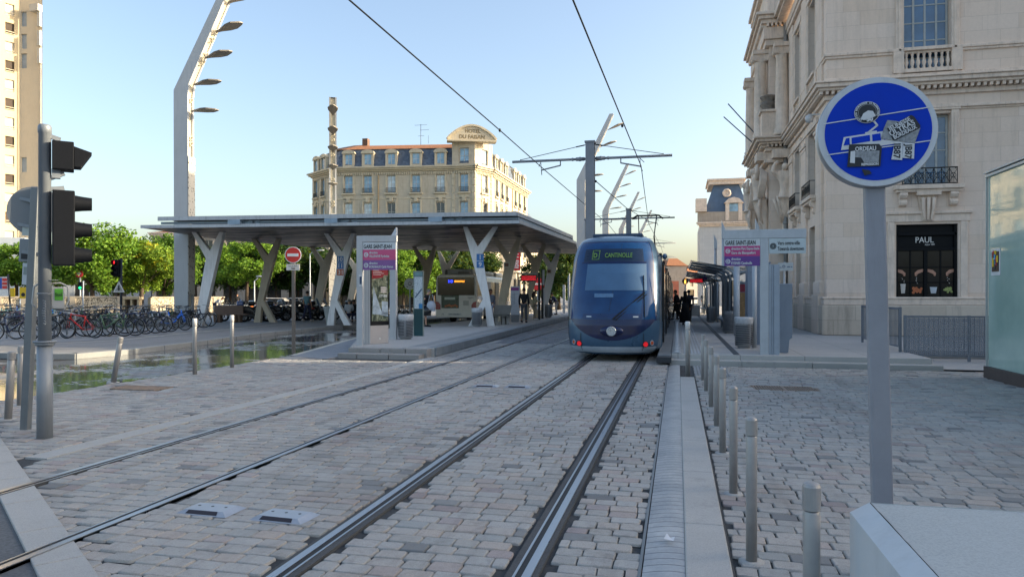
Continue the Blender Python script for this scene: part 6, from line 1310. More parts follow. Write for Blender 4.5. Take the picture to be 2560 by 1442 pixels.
s = MB(); c = hl(d2(890, 103)); s.box(c[0] - 3.6, c[1], 18, c[0] + 2.6, c[1] + 5, 22.6); s.build('stair_tower', HST, hot); s = MB(); s.add([(c[0] - 3.9, c[1] - .3, 22.6), (c[0] + 3.0, c[1] - .3, 22.6), (c[0] + 3.0, c[1] + 5.3, 22.6), (c[0] - 3.9, c[1] + 5.3, 22.6), (c[0] - 1.5, c[1] + 2.5, 23.7), (c[0] + .5, c[1] + 2.5, 23.7)], [(0, 1, 5, 4), (1, 2, 5), (2, 3, 4, 5), (3, 0, 4), (3, 2, 1, 0)]); s.box(c[0] + .5, c[1] + 1, 23, c[0] + 1.3, c[1] + 1.8, 24.3); s.build('stair_roof', M('6e5546', .85, 0, .3, 6), hot)
s = MB(); c = hl(d2(1052, 99)); s.cyl((c[0], c[1], 21.5), (c[0], c[1], 25.2), .035); s.cyl((c[0] - .9, c[1], 25.1), (c[0] + .9, c[1], 25.1), .02); s.cyl((c[0] - .1, c[1], 24.4), (c[0] + 1.2, c[1], 24.4), .02); s.cyl((c[0] - .4, c[1], 23.6), (c[0] + .5, c[1], 23.6), .02); s.cyl((c[0] + 1.1, c[1], 22.5), (c[0] + 1.1, c[1], 23.6), .02); s.build('aerial', M('4b5056', .5, .5), hot)
s = MB(); P, Q = hl(hA), hl(hB); k = useg(946, hA, hB); u_ = V((Q[0] - P[0], Q[1] - P[1], 0)).normalized(); n_ = V((-u_.y, u_.x, 0)); q = V((*P, 0)) + u_ * k - n_ * .1; s.cyl((q.x, q.y, 5), (q.x, q.y, 17.5), .07); P, Q = hl(hE), hl(hF); k = useg(1280, hE, hF); u_ = V((Q[0] - P[0], Q[1] - P[1], 0)).normalized(); n_ = V((-u_.y, u_.x, 0)); q = V((*P, 0)) + u_ * k - n_ * .1; s.cyl((q.x, q.y, 5), (q.x, q.y, 17.5), .07); s.build('downpipes', M('a8906a', .6), hot)
def block(name, label, P, Q, h, depth, wm, wins=None, roof=None, px_step=None, floors=(), ww=1.2, wh=2.0, fm=WW, gm=GLD, z0=0., door=True, cornice=True, rr=.6, rh=2.2):
    """a plain street block: front wall with real window openings, body, cornice, roof"""
    t = thing(name, label, 'building', (P[0], P[1], 0)); L = math.hypot(Q[0] - P[0], Q[1] - P[1]); p, q = (0, 0), (Q[0] - P[0], Q[1] - P[1])
    us = wins if wins is not None else [px_step * (k + .5) for k in range(int(L / px_step))]
    ops = [(u - ww / 2, u + ww / 2, z, z + wh) for u in us for z in floors] + ([(u - ww * .8, u + ww * .8, .1, 3.3) for u in us] if door else [])
    s = MB(); ux, ni = wallgrid(s, p, q, z0, h, ops, .25); a = V((0, 0, 0)); b_ = V((*q, 0)); c, d_ = b_ + ni * depth, a + ni * depth
    up = V((0, 0, h)); zz_ = V((0, 0, z0)); s.quad(b_ + zz_, c + zz_, c + up, b_ + up); s.quad(c + zz_, d_ + zz_, d_ + up, c + up); s.quad(d_ + zz_, a + zz_, a + up, d_ + up); s.quad(a + up, b_ + up, c + up, d_ + up); s.build('wall', wm, t, fix=False)
    for u in us:
        for z in floors: window(t, p, q, u - ww / 2 + .01, z + .01, ww - .02, wh - .02, .16, fm, gm, 2, 2, fr=.07)
    if door:
        s = MB(); [s.ext([ux * (u - ww * .8) + ni * .2 + V((0, 0, .1)), ux * (u + ww * .8) + ni * .2 + V((0, 0, .1)), ux * (u + ww * .8) + ni * .24 + V((0, 0, .1)), ux * (u - ww * .8) + ni * .24 + V((0, 0, .1))], (0, 0, 3.2)) for u in us]; s.build('shop_fronts', glass('121317', .1), t)
    if cornice:
        s = MB()
        for zc, o in ((h - .5, .15), (h - .3, .35), (h - .08, .5)): s.ext([ux * -o - ni * o + V((0, 0, zc)), ux * (L + o) - ni * o + V((0, 0, zc)), ux * (L + o) + ni * .1 + V((0, 0, zc)), ux * -o + ni * .1 + V((0, 0, zc))], (0, 0, .19))
        s.build('cornice', HST if wm is HS else STM, t)
    if roof:
        s = MB(); i = lambda v, k: v + (a + c - v * 2) * k * .5
        A4 = [a - ux * .3 - ni * .3, b_ + ux * .3 - ni * .3, c + ux * .3, d_ - ux * .3]; m_ = (a + b_ + c + d_) / 4
        T4 = [v + (m_ - v) * rr for v in A4]
        for k in range(4): s.quad(A4[k] + V((0, 0, h + .12)), A4[(k + 1) % 4] + V((0, 0, h + .12)), T4[(k + 1) % 4] + V((0, 0, h + rh)), T4[k] + V((0, 0, h + rh)))
        s.quad(*[v + V((0, 0, h + rh)) for v in T4]); s.build('roof', roof, t, fix=False)
    return t, ux, ni
PALES = stone('a3978a', 'b8ac9c', 1, .45, .01, .3, .35); GREYR = M('8d8b88', .8, 0, .15, 1.5, .2, dirt=.4)
block('shop_building', 'low pale shop building with tall dark shop fronts behind the trees and the canopy', d2(380, 108), d2(800, 112), 11.0, 14, PALES, roof=TILE, px_step=3.2, floors=(4.6, 8.0), ww=1.3, wh=2.1, rr=.7, rh=1.6)
block('white_building', 'white flat-roofed building at the left edge, under the tower', d2(-240, 92), d2(62, 96), 9.4, 12, M('a9b3bb', .6, 0, .06, .8), px_step=4.5, floors=(5.6,), ww=2.2, wh=1.9, fm=WW, gm=glass('33454f', .06), cornice=False)
block('long_facade', 'pale ground floor facade with dark doorways between the left trees and the canopy', d2(60, 104), d2(378, 108), 5.4, 9, M('8f9499', .7, 0, .1, 1, dirt=.2), px_step=5, floors=(), cornice=False)
block('row_house', 'dormered grey roofed house just right of the hotel', d2(1319, 128), d2(1348, 150), 14.5, 12, HS, roof=SLB, px_step=4, floors=(4.6, 8, 11.3), rr=.25, rh=3.2)
block('street_house', 'weathered stone gable house closing the street behind the tram', d2(1668, 185), d2(1716, 185), 9.2, 15, PALES, roof=TILE, px_step=6, floors=(4.5,), ww=.9, wh=1.2, cornice=False)
block('brick_house', 'small terracotta building at the far end of the street, left of the people', d2(1640, 165), d2(1697, 165), 5.0, 9, M('a8644f', .8, 0, .15, 1), px_step=6, floors=(), cornice=False)
block('far_house', 'far white houses with small windows at the end of the street, under the shelter roof', d2(1716, 200), d2(1790, 205), 8.0, 9, M('a29b92', .8, 0, .1, .6), roof=TILE, px_step=4, floors=(4.2,), ww=1.0, wh=1.4, cornice=False)
t, ux, ni = block('administration_building', 'white stone building with a blue slate mansard tower beyond the right platform', d2(1750, 100), d2(1950, 97.6), 11.7, 16, stone('b9b9b8', 'cbcbc8', 1.2, .5, .01, .2, .3), wins=[5.0, 10.8, 16.5], floors=(1.2, 6.2), ww=1.3, wh=2.6, gm=GLB, door=False)
BSL = M('52667c', .6, 0, .12, 2, .2)
f = lambda u, n, z: ux * u + ni * n + V((0, 0, z))
s = MB(); s.ext([f(-.3, 0, 11.75), f(22, 0, 11.75), f(22, 2, 11.75), f(-.3, 2, 11.75)], (0, 0, 1.5)); s.build('parapet', PALES, t)
s = MB()
def frust(s, u0, u1, n0, n1, z0, z1, k): 
    A = [f(u0, n0, z0), f(u1, n0, z0), f(u1, n1, z0), f(u0, n1, z0)]; B = [f(u0 + k, n0 + k, z1), f(u1 - k, n0 + k, z1), f(u1 - k, n1 - k, z1), f(u0 + k, n1 - k, z1)]
    s.add(A + B, [(0, 1, 5, 4), (1, 2, 6, 5), (2, 3, 7, 6), (3, 0, 4, 7), (4, 5, 6, 7)])
frust(s, .6, 6.6, .4, 10, 13.25, 17.2, 1.3); frust(s, 5.5, 24, .8, 12, 13.25, 16.0, 1.0); s.build('mansard_roof', BSL, t)
s = MB(); s.ext([f(1.2, 1, 17.2), f(6.0, 1, 17.2), f(6.0, 9, 17.2), f(1.2, 9, 17.2)], (0, 0, .5)); s.ext([f(1.0, .8, 17.7), f(6.2, .8, 17.7), f(6.2, 9.2, 17.7), f(1.0, 9.2, 17.7)], (0, 0, .25)); s.ext([f(-.6, -.4, 13.3), f(.9, -.4, 13.3), f(.9, 1.2, 13.3), f(-.6, 1.2, 13.3)], (0, 0, 1.8)); s.ext([f(6.9, 1.6, 15.5), f(7.8, 1.6, 15.5), f(7.8, 2.6, 15.5), f(6.9, 2.6, 15.5)], (0, 0, 1.6)); s.build('roof_crest', STM, t)
for u in (4.5, 11.0, 17):
    s = MB(); s.ext([f(u - 1.1, -.1, 12.0), f(u - .6, -.1, 12.0), f(u - .6, 1.5, 12.0), f(u - 1.1, 1.5, 12.0)], (0, 0, 2.4)); s.ext([f(u + .6, -.1, 12.0), f(u + 1.1, -.1, 12.0), f(u + 1.1, 1.5, 12.0), f(u + .6, 1.5, 12.0)], (0, 0, 2.4)); s.ext([f(u - 1.3, -.25, 14.4), f(u + 1.3, -.25, 14.4), f(u + .7, -.25, 15.0), f(u, -.25, 15.2), f(u - .7, -.25, 15.0)], ni * 1.8)
    dd = s.build('dormer', STM, t); s = MB(); s.ext([f(u - .58, .1, 12.1), f(u + .58, .1, 12.1), f(u + .58, .2, 12.1), f(u - .58, .2, 12.1)], (0, 0, 2.2)); s.build('pane', GLB, dd)
s = MB(); s.ring(f(3.6, .75, 15.9), ni, .45, .14, 0, 18, 6); s.disc(f(3.6, .85, 15.9), ni, .35, .1); s.build('oculus', STM, t)
# the tower block
tw0 = D(50, 738, 107); h1 = R(21); h2 = R(80)
ta = V((tw0.x, tw0.y, 0)); tp = ta - V((math.sin(h1), math.cos(h1), 0)) * 22; tq = ta + V((math.sin(h2), math.cos(h2), 0)) * 3.45
TWC = M('c2b394', .85, 0, .06, .4, .15, dirt=.12); TWG = M('c6baa4', .85, 0, .06, .4, .15, dirt=.15)
tow = thing('tower_block', 'tall cream apartment tower at the left edge, its street side in full sun', 'building', tuple(ta))
p0 = (tp - ta); q1 = (tq - ta)
s = MB(); ops = []; L = 22.0
uW = L - .22 * 0 - (useg(0, (tp.x, tp.y), (ta.x, ta.y)) * 0) ; u_a = useg(13, (tp.x, tp.y), (ta.x, ta.y)); u_b = useg(36, (tp.x, tp.y), (ta.x, ta.y))
for k in range(17):
    zc = 1.72 + (738 - (22 + 47.2 * (k - 2))) / 1800 * 106 - 3
    if zc > 1: 
        ops.append((u_a, u_b, zc - .85, zc + .85)); w_ = u_b - u_a; ops += [(u_a - w_ * m, u_b - w_ * m, zc - .85, zc + .85) for m in (2.2, 4.6)]
wallgrid(s, (p0.x, p0.y), (0, 0), 0, 52, ops, .35)
s.build('wall', TWC, tow, fix=False)
s = MB(); wops = []
for k in range(9):
    zc = 52.5 - 7.6 - k * 2.75
    wops.append((.35, 1.35, zc - 1.15, zc + 1.1))
wops = [(.15, 1.05, z, z + 2.2) for z in (41.6, 38.3, 35.4, 20.0, 15.4)]
wallgrid(s, (0, 0), (q1.x, q1.y), 0, 52, wops, .3); bk3 = V((-14, 12, 0)); s.quad((q1.x, q1.y, 0), tuple(q1 + bk3), tuple(q1 + bk3 + V((0, 0, 52))), (q1.x, q1.y, 52)); s.quad(tuple(q1 + bk3), tuple(p0 + bk3), tuple(p0 + bk3 + V((0, 0, 52))), tuple(q1 + bk3 + V((0, 0, 52)))); s.quad((p0.x, p0.y, 52), (0, 0, 52), tuple(q1 + V((0, 0, 52))), tuple(p0 + bk3 + V((0, 0, 52))))
s.build('end_wall', TWG, tow, fix=False)
SHUT = M('b9b4a8', .6, 0, .05, 3); DKW = M('3a2d22', .7, 0, .3, 2)
uxT = (-p0).normalized(); niT = V((-uxT.y, uxT.x, 0))
for i, o in enumerate(ops):
    s = MB(); dd = .22; m_ = SHUT if (i // 3 + i % 3) % 2 else DKW
    s.quad(p0 + uxT * o[0] + niT * dd + V((0, 0, o[2])), p0 + uxT * o[1] + niT * dd + V((0, 0, o[2])), p0 + uxT * o[1] + niT * dd + V((0, 0, o[3])), p0 + uxT * o[0] + niT * dd + V((0, 0, o[3]))); w_ = s.build('window', m_, tow, fix=False)
    s = MB()
    for z in (.12, .42): s.beam(p0 + uxT * o[0] - niT * .05 + V((0, 0, o[2] + z)), p0 + uxT * o[1] - niT * .05 + V((0, 0, o[2] + z)), .05, .08)
    s.build('window_rail', M('c4b8a0', .6), w_)
ux2 = q1.normalized(); ni2 = V((-ux2.y, ux2.x, 0))
for o in wops: s = MB(); s.quad(ux2 * o[0] + ni2 * .25 + V((0, 0, o[2])), ux2 * o[1] + ni2 * .25 + V((0, 0, o[2])), ux2 * o[1] + ni2 * .25 + V((0, 0, o[3])), ux2 * o[0] + ni2 * .25 + V((0, 0, o[3]))); s.build('window', M('9aa3a8', .4, 0, .1, 1), tow, fix=False)
s = MB(); e = q1 - ux2 * .15 - ni2 * .15
s.cyl(e + V((0, 0, 5)), e + V((0, 0, 41)), .09)
for z in (42.4, 39.6, 37.0): s.box(e.x - .25, e.y - .4, z - 1.0, e.x + .2, e.y, z + 1.2)
s.box(e.x - 1.2, e.y - .8, 43.6, e.x + .3, e.y, 44.6); s.build('antenna_panels', M('a9aaa8', .5, .1, .1, 2), tow)
# ================================================================== LIGHT MASTS
MG = M('b6b8b8', .5, .1, .06, .7, .05, dirt=.15); MI = M('c8bfa8', .6, 0, .08, 1, dirt=.2)
PERF = NT('perforated_mast'); _c = PERF.coord(); x_, y_, z_ = PERF.sep(_c); _v = PERF.n.new('ShaderNodeTexVoronoi'); _v.inputs['Scale'].default_value = 6.5; PERF.put(_v.inputs['Vector'], PERF.mapv(PERF.comb(PERF.math('ADD', y_, PERF.math('MULTIPLY', z_, .35)), 0, z_), (1.6, 1, .75)))
PERF.set(col=PERF.mix(PERF.math('MULTIPLY', PERF.rng(_v.outputs['Distance'], .24, .3, 1, 0), 1), lin('c4beb0'), lin('3b3731')), rough=.6); PERF = PERF.m
ZB, ZT = 12.4, 18.4
def mast_proto(name, label, loc, rz):
    t = thing(name, label, 'light mast', loc, rz, 'bent white light masts'); lean = .45
    wl, wt_ = .66, .34                                             # plate width below and at the top
    ctr = [(-.33, 0), (-.36, ZB), (-.36 + lean * (ZT - ZB), ZT)]
    poly = [(-.33, 0), (.35, 0), (.33, ZB - .35), (.40, ZB + .35), (-.36 + lean * (ZT - ZB) + wt_, ZT), (-.36 + lean * (ZT - ZB), ZT), (-.36, ZB)]
    s = MB(); s.ext([(x, -.28, z) for x, z in poly], (0, .12, 0)); s.ext([(x, .16, z) for x, z in poly], (0, .12, 0)); s.build('side_plates', MG, t)
    s = MB(); inner = [(.25, 0), (.25, ZB - .3), (.32, ZB + .3), (-.46 + lean * (ZT - ZB) + wt_, ZT - .1)]
    for (x0, z0), (x1, z1) in zip(inner[:-1], inner[1:]): s.quad((x0, -.16, z0), (x0, .16, z0), (x1, .16, z1), (x1, -.16, z1))
    s.quad((-.36 + lean * (ZT - ZB), -.16, ZT), (-.05 + lean * (ZT - ZB), -.16, ZT), (-.05 + lean * (ZT - ZB), .16, ZT), (-.36 + lean * (ZT - ZB), .16, ZT)); s.quad((-.3, -.16, 0), (-.3, .16, 0), (-.33, .16, ZB), (-.33, -.16, ZB)); s.quad((-.33, -.16, ZB), (-.33, .16, ZB), (-.33 + lean * (ZT - ZB), .16, ZT), (-.33 + lean * (ZT - ZB), -.16, ZT))
    s.build('inner_channel', MI, t, fix=False)
    s = MB(); s.box(.36, -.29, 1.6, .385, .29, 8.9); s.build('perforated_cover', PERF, t)
    def xin(z): return .33 if z < ZB else .33 + (lean - .045) * (z - ZB)
    s = MB()
    for z in (9.6, 9.9, 11.9, 13.9, 14.3, 15.1, 15.5): s.ring((xin(z) + .02, 0, z), (1, 0, -.3), .11, .03, 0, 14, 5)
    s.build('spotlights', M('cfc6ae', .35, .3), t)
    for k, z in enumerate((11.35, 12.75, 14.15, 15.5, 17.0)):
        tilt = .02 + .1 * k; s = MB(); ol = [(0, .05), (.25, .12), (.65, .36), (.95, .40), (1.3, .16), (1.42, 0), (1.3, -.16), (.95, -.40), (.65, -.36), (.25, -.12), (0, -.05)]
        x0 = xin(z); top = [(x0 + x * math.cos(tilt), y, z + x * math.sin(tilt) + (.035 if 0 < x < 1.4 else 0)) for x, y in ol]; bot = [(x0 + x * math.cos(tilt), y * .92, z + x * math.sin(tilt) - .05 + .06 * abs(y)) for x, y in ol]; n = len(ol)
        s.add(top + bot, [tuple(range(n)), tuple(range(2 * n - 1, n - 1, -1))] + [(i, (i + 1) % n, n + (i + 1) % n, n + i) for i in range(n)]); s.build('lamp_blade', M('857f75', .5, .1, .1, 2), t, bev=.012)
    return t
m0 = mast_proto('light_mast', 'big bent light mast on the left with five lamp blades, rising behind the canopy', (-25.6, 33.4, .15), AZ + R(-6))
m0.scale = (1.12, 1.12, 1)
for (px, d_, rz, lb) in ((832, 63.6, AZ + R(-76), 'light mast seen edge-on in front of the hotel'), (1453, 67, AZ * .2, 'bent light mast just left of the near line mast above the tram'), (1514, 92, AZ * .2, 'second bent light mast of the far row, above the middle of the tram'), (1553, 117, AZ * .2, 'third bent light mast of the far row, beside the second line mast'), (1592, 142, AZ * .2, 'smallest bent light mast, farthest of the row above the tram')):
    c = copy_tree(m0); q = d2(px, d_); c.location = (q[0], q[1], 0); c.rotation_euler = (0, 0, rz); c['label'] = lb
# ================================================================== TREES
def leafmat(c1, c2, c3, amt):
    t = NT('leaves'); co = t.coord(); a = t.n.new('ShaderNodeAttribute'); a.attribute_name = 'tone'; r, g, b_ = t.sep(a.outputs['Vector'])
    n = t.noise(co, .55, 3); c = t.mix(r, lin(c1), lin(c2)); c = t.mix(t.math('MULTIPLY', t.rng(t.math('ADD', t.math('MULTIPLY', n, .5), t.math('MULTIPLY', g, .5)), 1 - amt, 1 - amt + .06), .9), c, lin(c3))
    tr = t.n.new('ShaderNodeBsdfTranslucent'); mx = t.n.new('ShaderNodeMixShader'); mx.inputs[0].default_value = .35
    t.put(tr.inputs[0], t.mix(.5, c, (.25, .3, .04))); t.set(col=c, rough=.55, spec=.3); t.t.links.new(t.b.outputs[0], mx.inputs[1]); t.t.links.new(tr.outputs[0], mx.inputs[2]); t.t.links.new(mx.outputs[0], t.o.inputs[0])
    return t.m
LF_Y = leafmat('40661c', '94b03a', 'b4ae2c', .40); LF_SHADE = leafmat('162c12', '345a26', '4f6a20', .15); LF_L = leafmat('36621c', '86ac3a', '8c962c', .22)  # darkest greens have the shade on the trees behind the canopy painted in
BARK = M('4d4136', .9, 0, .3, 6, .6)
def crown_mesh(seed, rx, rz_, n_clump, n_leaf, size):
    rnd = random.Random(seed); vs = []; fs = []; tone = []; cl_ = []
    for i in range(n_clump):
        while True:
            p = V((rnd.uniform(-1, 1), rnd.uniform(-1, 1), rnd.uniform(-1, 1)))
            if .25 < p.length < 1.0: break
        p = p.normalized() * p.length ** .6; cl_.append((V((p.x * rx, p.y * rx, p.z * rz_)), rnd.uniform(.4, 1.0) * rx * .30, rnd.random()))
    for c, r, g in cl_:
        for k in range(n_leaf):
            d_ = V((rnd.gauss(0, 1), rnd.gauss(0, 1), rnd.gauss(0, .8))); d_ = d_.normalized() * r * rnd.random() ** .4; q = c + d_
            u = V((rnd.gauss(0, 1), rnd.gauss(0, 1), rnd.gauss(0, .5) - .3)).normalized(); w_ = u.cross(V((rnd.gauss(0, 1), rnd.gauss(0, 1), rnd.gauss(0, 1)))).normalized(); l = size * rnd.uniform(.6, 1.4); b_ = l * rnd.uniform(.28, .45)
            o = len(vs); vs += [q, q + u * l * .5 + w_ * b_, q + u * l, q + u * l * .5 - w_ * b_]; fs.append((o, o + 1, o + 2, o + 3)); tone.append((rnd.random(), g, 0))
    me = bpy.data.meshes.new('crown'); me.from_pydata([tuple(v) for v in vs], [], fs); at = me.attributes.new('tone', 'FLOAT_VECTOR', 'FACE'); at.data.foreach_set('vector', [x for t in tone for x in t]); me.materials.append(LF_SHADE); me.update(); return me
CROWNS = [crown_mesh(s_, 3.0, 2.2, 70, 270, .2) for s_ in (1, 2, 3)]
def trunk_mesh(seed, h, r):
    rnd = random.Random(seed); b = MB(); b.tube([(0, 0, -.1), (.03, 0, h * .3), (rnd.uniform(-.1, .1), rnd.uniform(-.1, .1), h * .7), (0, 0, h)], [r * 1.25, r, r * .85, r * .7], 0, 9)
    for k in range(7):
        a = k * .9 + rnd.random(); l = rnd.uniform(1.2, 2.2); s0 = h * rnd.uniform(.75, 1); b.tube([(0, 0, s0), (math.cos(a) * l * .4, math.sin(a) * l * .4, s0 + .7), (math.cos(a) * l, math.sin(a) * l, s0 + rnd.uniform(1.4, 2.6))], [r * .5, r * .33, r * .1], 0, 6)
    o = b.build('trunk', BARK); me = o.data; bpy.data.objects.remove(o); return me
TRUNKS = [trunk_mesh(5, 2.6, .16), trunk_mesh(6, 3.0, .2)]
def tree(px, d, ztop, zbot, halfw, k, mat, label, group='trees around the square'):
    x, y = d2(px, d); t = thing('tree', label, 'tree', (x, y, .1), random.uniform(0, 6), group)
    tr_ = link('trunk', TRUNKS[k % 2], t); tr_.scale = (1, 1, max(.5, zbot + .8) / (2.6 if k % 2 == 0 else 3.0))
    c = link('crown', CROWNS[k % 3], t); c.location = (0, 0, (ztop + zbot) / 2); c.scale = (halfw / 3.0, halfw / 3.0, (ztop - zbot) / 4.4); slotmat(c, 0, mat)
def zat(y, d): return 1.72 + (738 - y) / 1800 * d
for i, (px, d, y0, y1, hw, k, mt, lb) in enumerate((
    (-60, 62, 640, 730, 3.4, 0, LF_Y, 'yellow green tree cut off by the left photo edge'), (40, 60, 612, 715, 2.8, 1, LF_L, 'sunlit green tree at the left edge behind the round sign'), (140, 66, 625, 715, 3.0, 2, LF_Y, 'yellow tinged tree behind the traffic light pole'),
    (232, 58, 572, 725, 3.3, 0, LF_L, 'tallest sunlit tree right of the traffic light pole'), (300, 66, 600, 730, 3.0, 1, LF_L, 'green tree between the tallest tree and the yellow one'), (352, 60, 606, 730, 2.9, 2, LF_Y, 'tree full of bright yellow blossom behind the red signal'), (408, 64, 598, 735, 2.7, 1, LF_L, 'sunlit green tree just left of the big light mast'),
    (490, 86, 620, 715, 4.2, 0, LF_SHADE, 'dark tree between the big light mast and the leftmost column'), (575, 90, 630, 722, 4.4, 1, LF_SHADE, 'dark tree seen through the fork of the leftmost column'), (616, 82, 605, 712, 3.6, 2, LF_L, 'light green tree between the leftmost and the two-legged column'), (690, 88, 606, 722, 4.6, 0, LF_SHADE, 'dark tree behind the fork of the two-legged column'),
    (745, 92, 612, 722, 4.4, 1, LF_SHADE, 'dark tree behind the no entry sign'), (1008, 84, 628, 735, 4.2, 2, LF_L, 'sun-flecked tree right of the pink stop board'), (1085, 88, 622, 735, 4.6, 0, LF_SHADE, 'dark tree above the back of the bus'), (1170, 92, 625, 725, 4.2, 1, LF_SHADE, 'dark tree behind the 1 and 9 column'),
    (1398, 78, 630, 748, 3.6, 2, LF_SHADE, 'dense green tree between the canopy end and the tram'), (1440, 90, 628, 748, 4.0, 0, LF_SHADE, 'dark green tree half hidden by the tram'), (880, 90, 628, 735, 4.4, 1, LF_SHADE, 'dark tree behind the number 10 column and the gate post'), (955, 95, 620, 735, 4.2, 2, LF_SHADE, 'dark tree behind the digital poster'))):
    tree(px, d, zat(y0, d), zat(y1, d), hw * 1.05, i + k, mt, lb)
# ================================================================== LOW WALL, STREET FURNITURE OF THE FAR LEFT
PW = NT('patterned_wall'); _c = PW.coord(); _n = PW.noise(PW.mapv(_c, (1, 1, .8)), 5.5, 2, .5); _n2 = PW.noise(_c, 1, 4)
PW.set(col=PW.mix(PW.rng(PW.math('ABSOLUTE', PW.math('SUBTRACT', _n, .5)), .02, .045, 1, 0), PW.mix(_n2, lin('b5a68c'), lin('c9bda4')), lin('4a4136')), rough=.85); PW = PW.m
def lowwall(px0, d0, px1, d1, h, label):
    a, b_ = V((*d2(px0, d0), 0)), V((*d2(px1, d1), 0)); t = thing('low_wall', label, 'wall', tuple(a), math.atan2((b_ - a).y, (b_ - a).x), 'patterned low walls'); L = (b_ - a).length
    s = MB(); s.box(0, 0, .1, L, .25, h); s.build('panels', PW, t); s = MB(); s.box(-.05, -.06, h, L + .05, .31, h + .1); [s.box(k * 3.0 - .16, -.08, .1, k * 3.0 + .16, .33, h) for k in range(int(L / 3) + 1)]; s.build('posts', M('a59a88', .85, 0, .1, 3), t)
lowwall(60, 50, 345, 52, 1.55, 'sunlit low wall with a dark scribbled pattern behind the bicycles'); lowwall(380, 60, 560, 66, 1.5, 'low patterned wall in shade behind the big light mast'); lowwall(-140, 48, 50, 50, 1.55, 'low patterned wall at the left edge behind the rental bikes')
nk = thing('stone_shelf', 'stone shelter shelf with two dark niches standing before the low wall', 'shelf', (*d2(328, 48), .15), AZ); s = MB()
for x in (-.5, 0, .45): s.box(x - .06, 0, 0, x + .06, .4, 1.3)
s.box(-.6, -.05, 1.3, .56, .5, 1.45); s.box(-.5, .3, 0, .45, .38, 1.3); s.build('body', M('b09c7a', .8, 0, .1, 3), nk)
s = MB(); s.box(-.43, .28, .02, -.07, .295, 1.28); s.box(.07, .28, .02, .38, .295, 1.28); s.build('niches', M('4a3a2a', .9), nk)
def post_lamp(px, d, ytop, label, arm=1.9):
    t = thing('street_lamp', label, 'street lamp', (*d2(px, d), .1), AZ); h = zat(ytop, d); s = MB(); s.cyl((0, 0, 0), (0, 0, h - .3), .07, 0, 10, .045); s.tube([(0, 0, h - .3), (.3, 0, h - .08), (arm * .7, 0, h + .02), (arm, 0, h + .06)], .035, 0, 8); s.build('post', GR, t)
    s = MB(); s.ball((arm + .25, 0, h + .07), (.36, .14, .08), 0, 12, 6); s.build('lamp_head', M('a8adb0', .4, .3), t)
post_lamp(206, 60, 563, 'grey street lamp with a long arm over the left trees'); post_lamp(775, 70, 630, 'thin lamp standard behind the brown Y column', .8); post_lamp(636, 60, 696, 'short lamp standard among the rental bikes', .2)
t = thing('traffic_light', 'far traffic light showing red over a triangular warning sign', 'traffic light', (*d2(303, 36), .15), AZ); s = MB(); s.cyl((0, 0, 0), (0, 0, 3.4), .06); s.build('pole', M('2c3238', .5, .4), t)
s = MB(); s.box(-.34, -.15, 2.5, -.02, .12, 3.36); hd = s.build('signal_head', SIGB, t, bev=.02)
for k, z in enumerate((3.2, 2.92, 2.65)):
    s = MB(); s.disc((-.2, -.16, z), (-.2, -1, 0), .105, .02, 0, 18); s.build('lens', glow('ff2228', 1.6) if k == 0 else M('15171a', .3), hd); s = MB(); s.tube([(-.2, -.15, z), (-.25, -.32, z)], .12, 0, 12, caps=False); s.build('hood', SIGB, hd)
s = MB(); s.ext([(-.36, -.09, 1.72), (.22, -.09, 1.72), (-.07, -.09, 2.28)], (0, .02, 0)); q = s.build('warning_sign', M('c9c9c4', .5), t); s = MB(); s.ext([(-.28, -.094, 1.77), (.14, -.094, 1.77), (-.07, -.094, 2.18)], (0, .003, 0)); s.build('sign_field', M('8f8f8a', .5), q); s = MB(); s.box(-.1, -.1, 1.8, -.04, -.095, 2.06); s.box(-.14, -.1, 1.86, 0, -.095, 1.9); s.build('print', INKT, q)
t = thing('pharmacy_sign', 'round red sign with a white cross on a pole in the left trees', 'sign', (*d2(198, 55), .1), AZ); s = MB(); s.cyl((.05, .05, 0), (.05, .05, 3.5), .05); s.build('post', GR, t); s = MB(); s.disc((0, 0, zat(687, 55)), (0, 1, 0), .3, .08, 0, 20); q = s.build('disc', M('c4202c', .4), t); z = zat(687, 55); s = MB(); s.box(-.05, -.05, z - .16, .05, -.041, z + .16); s.box(-.16, -.05, z - .05, .16, -.042, z + .05); s.build('cross', M('dcdcd8', .5), q)
t = thing('pedestrian_signal', 'small signal with a green light below the red cross sign', 'signal', (*d2(202, 50), .1), AZ); s = MB(); s.cyl((.1, .1, 0), (.1, .1, 2.6), .05); s.build('post', GRD, t); s = MB(); s.box(-.12, -.1, 2.0, .12, .1, 2.55); q = s.build('head', SIGB, t); s = MB(); s.disc((0, -.105, 2.14), (0, 1, 0), .09, .02); s.build('lens', glow('1fd07a', 1.3), q)
t = thing('banner_sign', 'blue and red shop sign on a black post at the left edge', 'sign', (*d2(20, 44), .1), AZ); s = MB(); s.tube([(0.2, 0, 0), (0, 0, 2.9)], .05); s.build('post', BLK, t); s = MB(); s.box(-.52, -.04, 1.95, -.02, .02, 2.75); q = s.build('panel', M('c9c5c2', .5), t); s = MB(); s.box(-.5, -.047, 2.02, -.34, -.041, 2.68); s.build('blue_field', M('2b4fa0', .5), q); s = MB(); [s.box(-.32, -.047, 2.02 + k * .23, -.03, -.041, 2.2 + k * .23) for k in range(3)]; s.build('red_field', M('c2382f', .5), q)
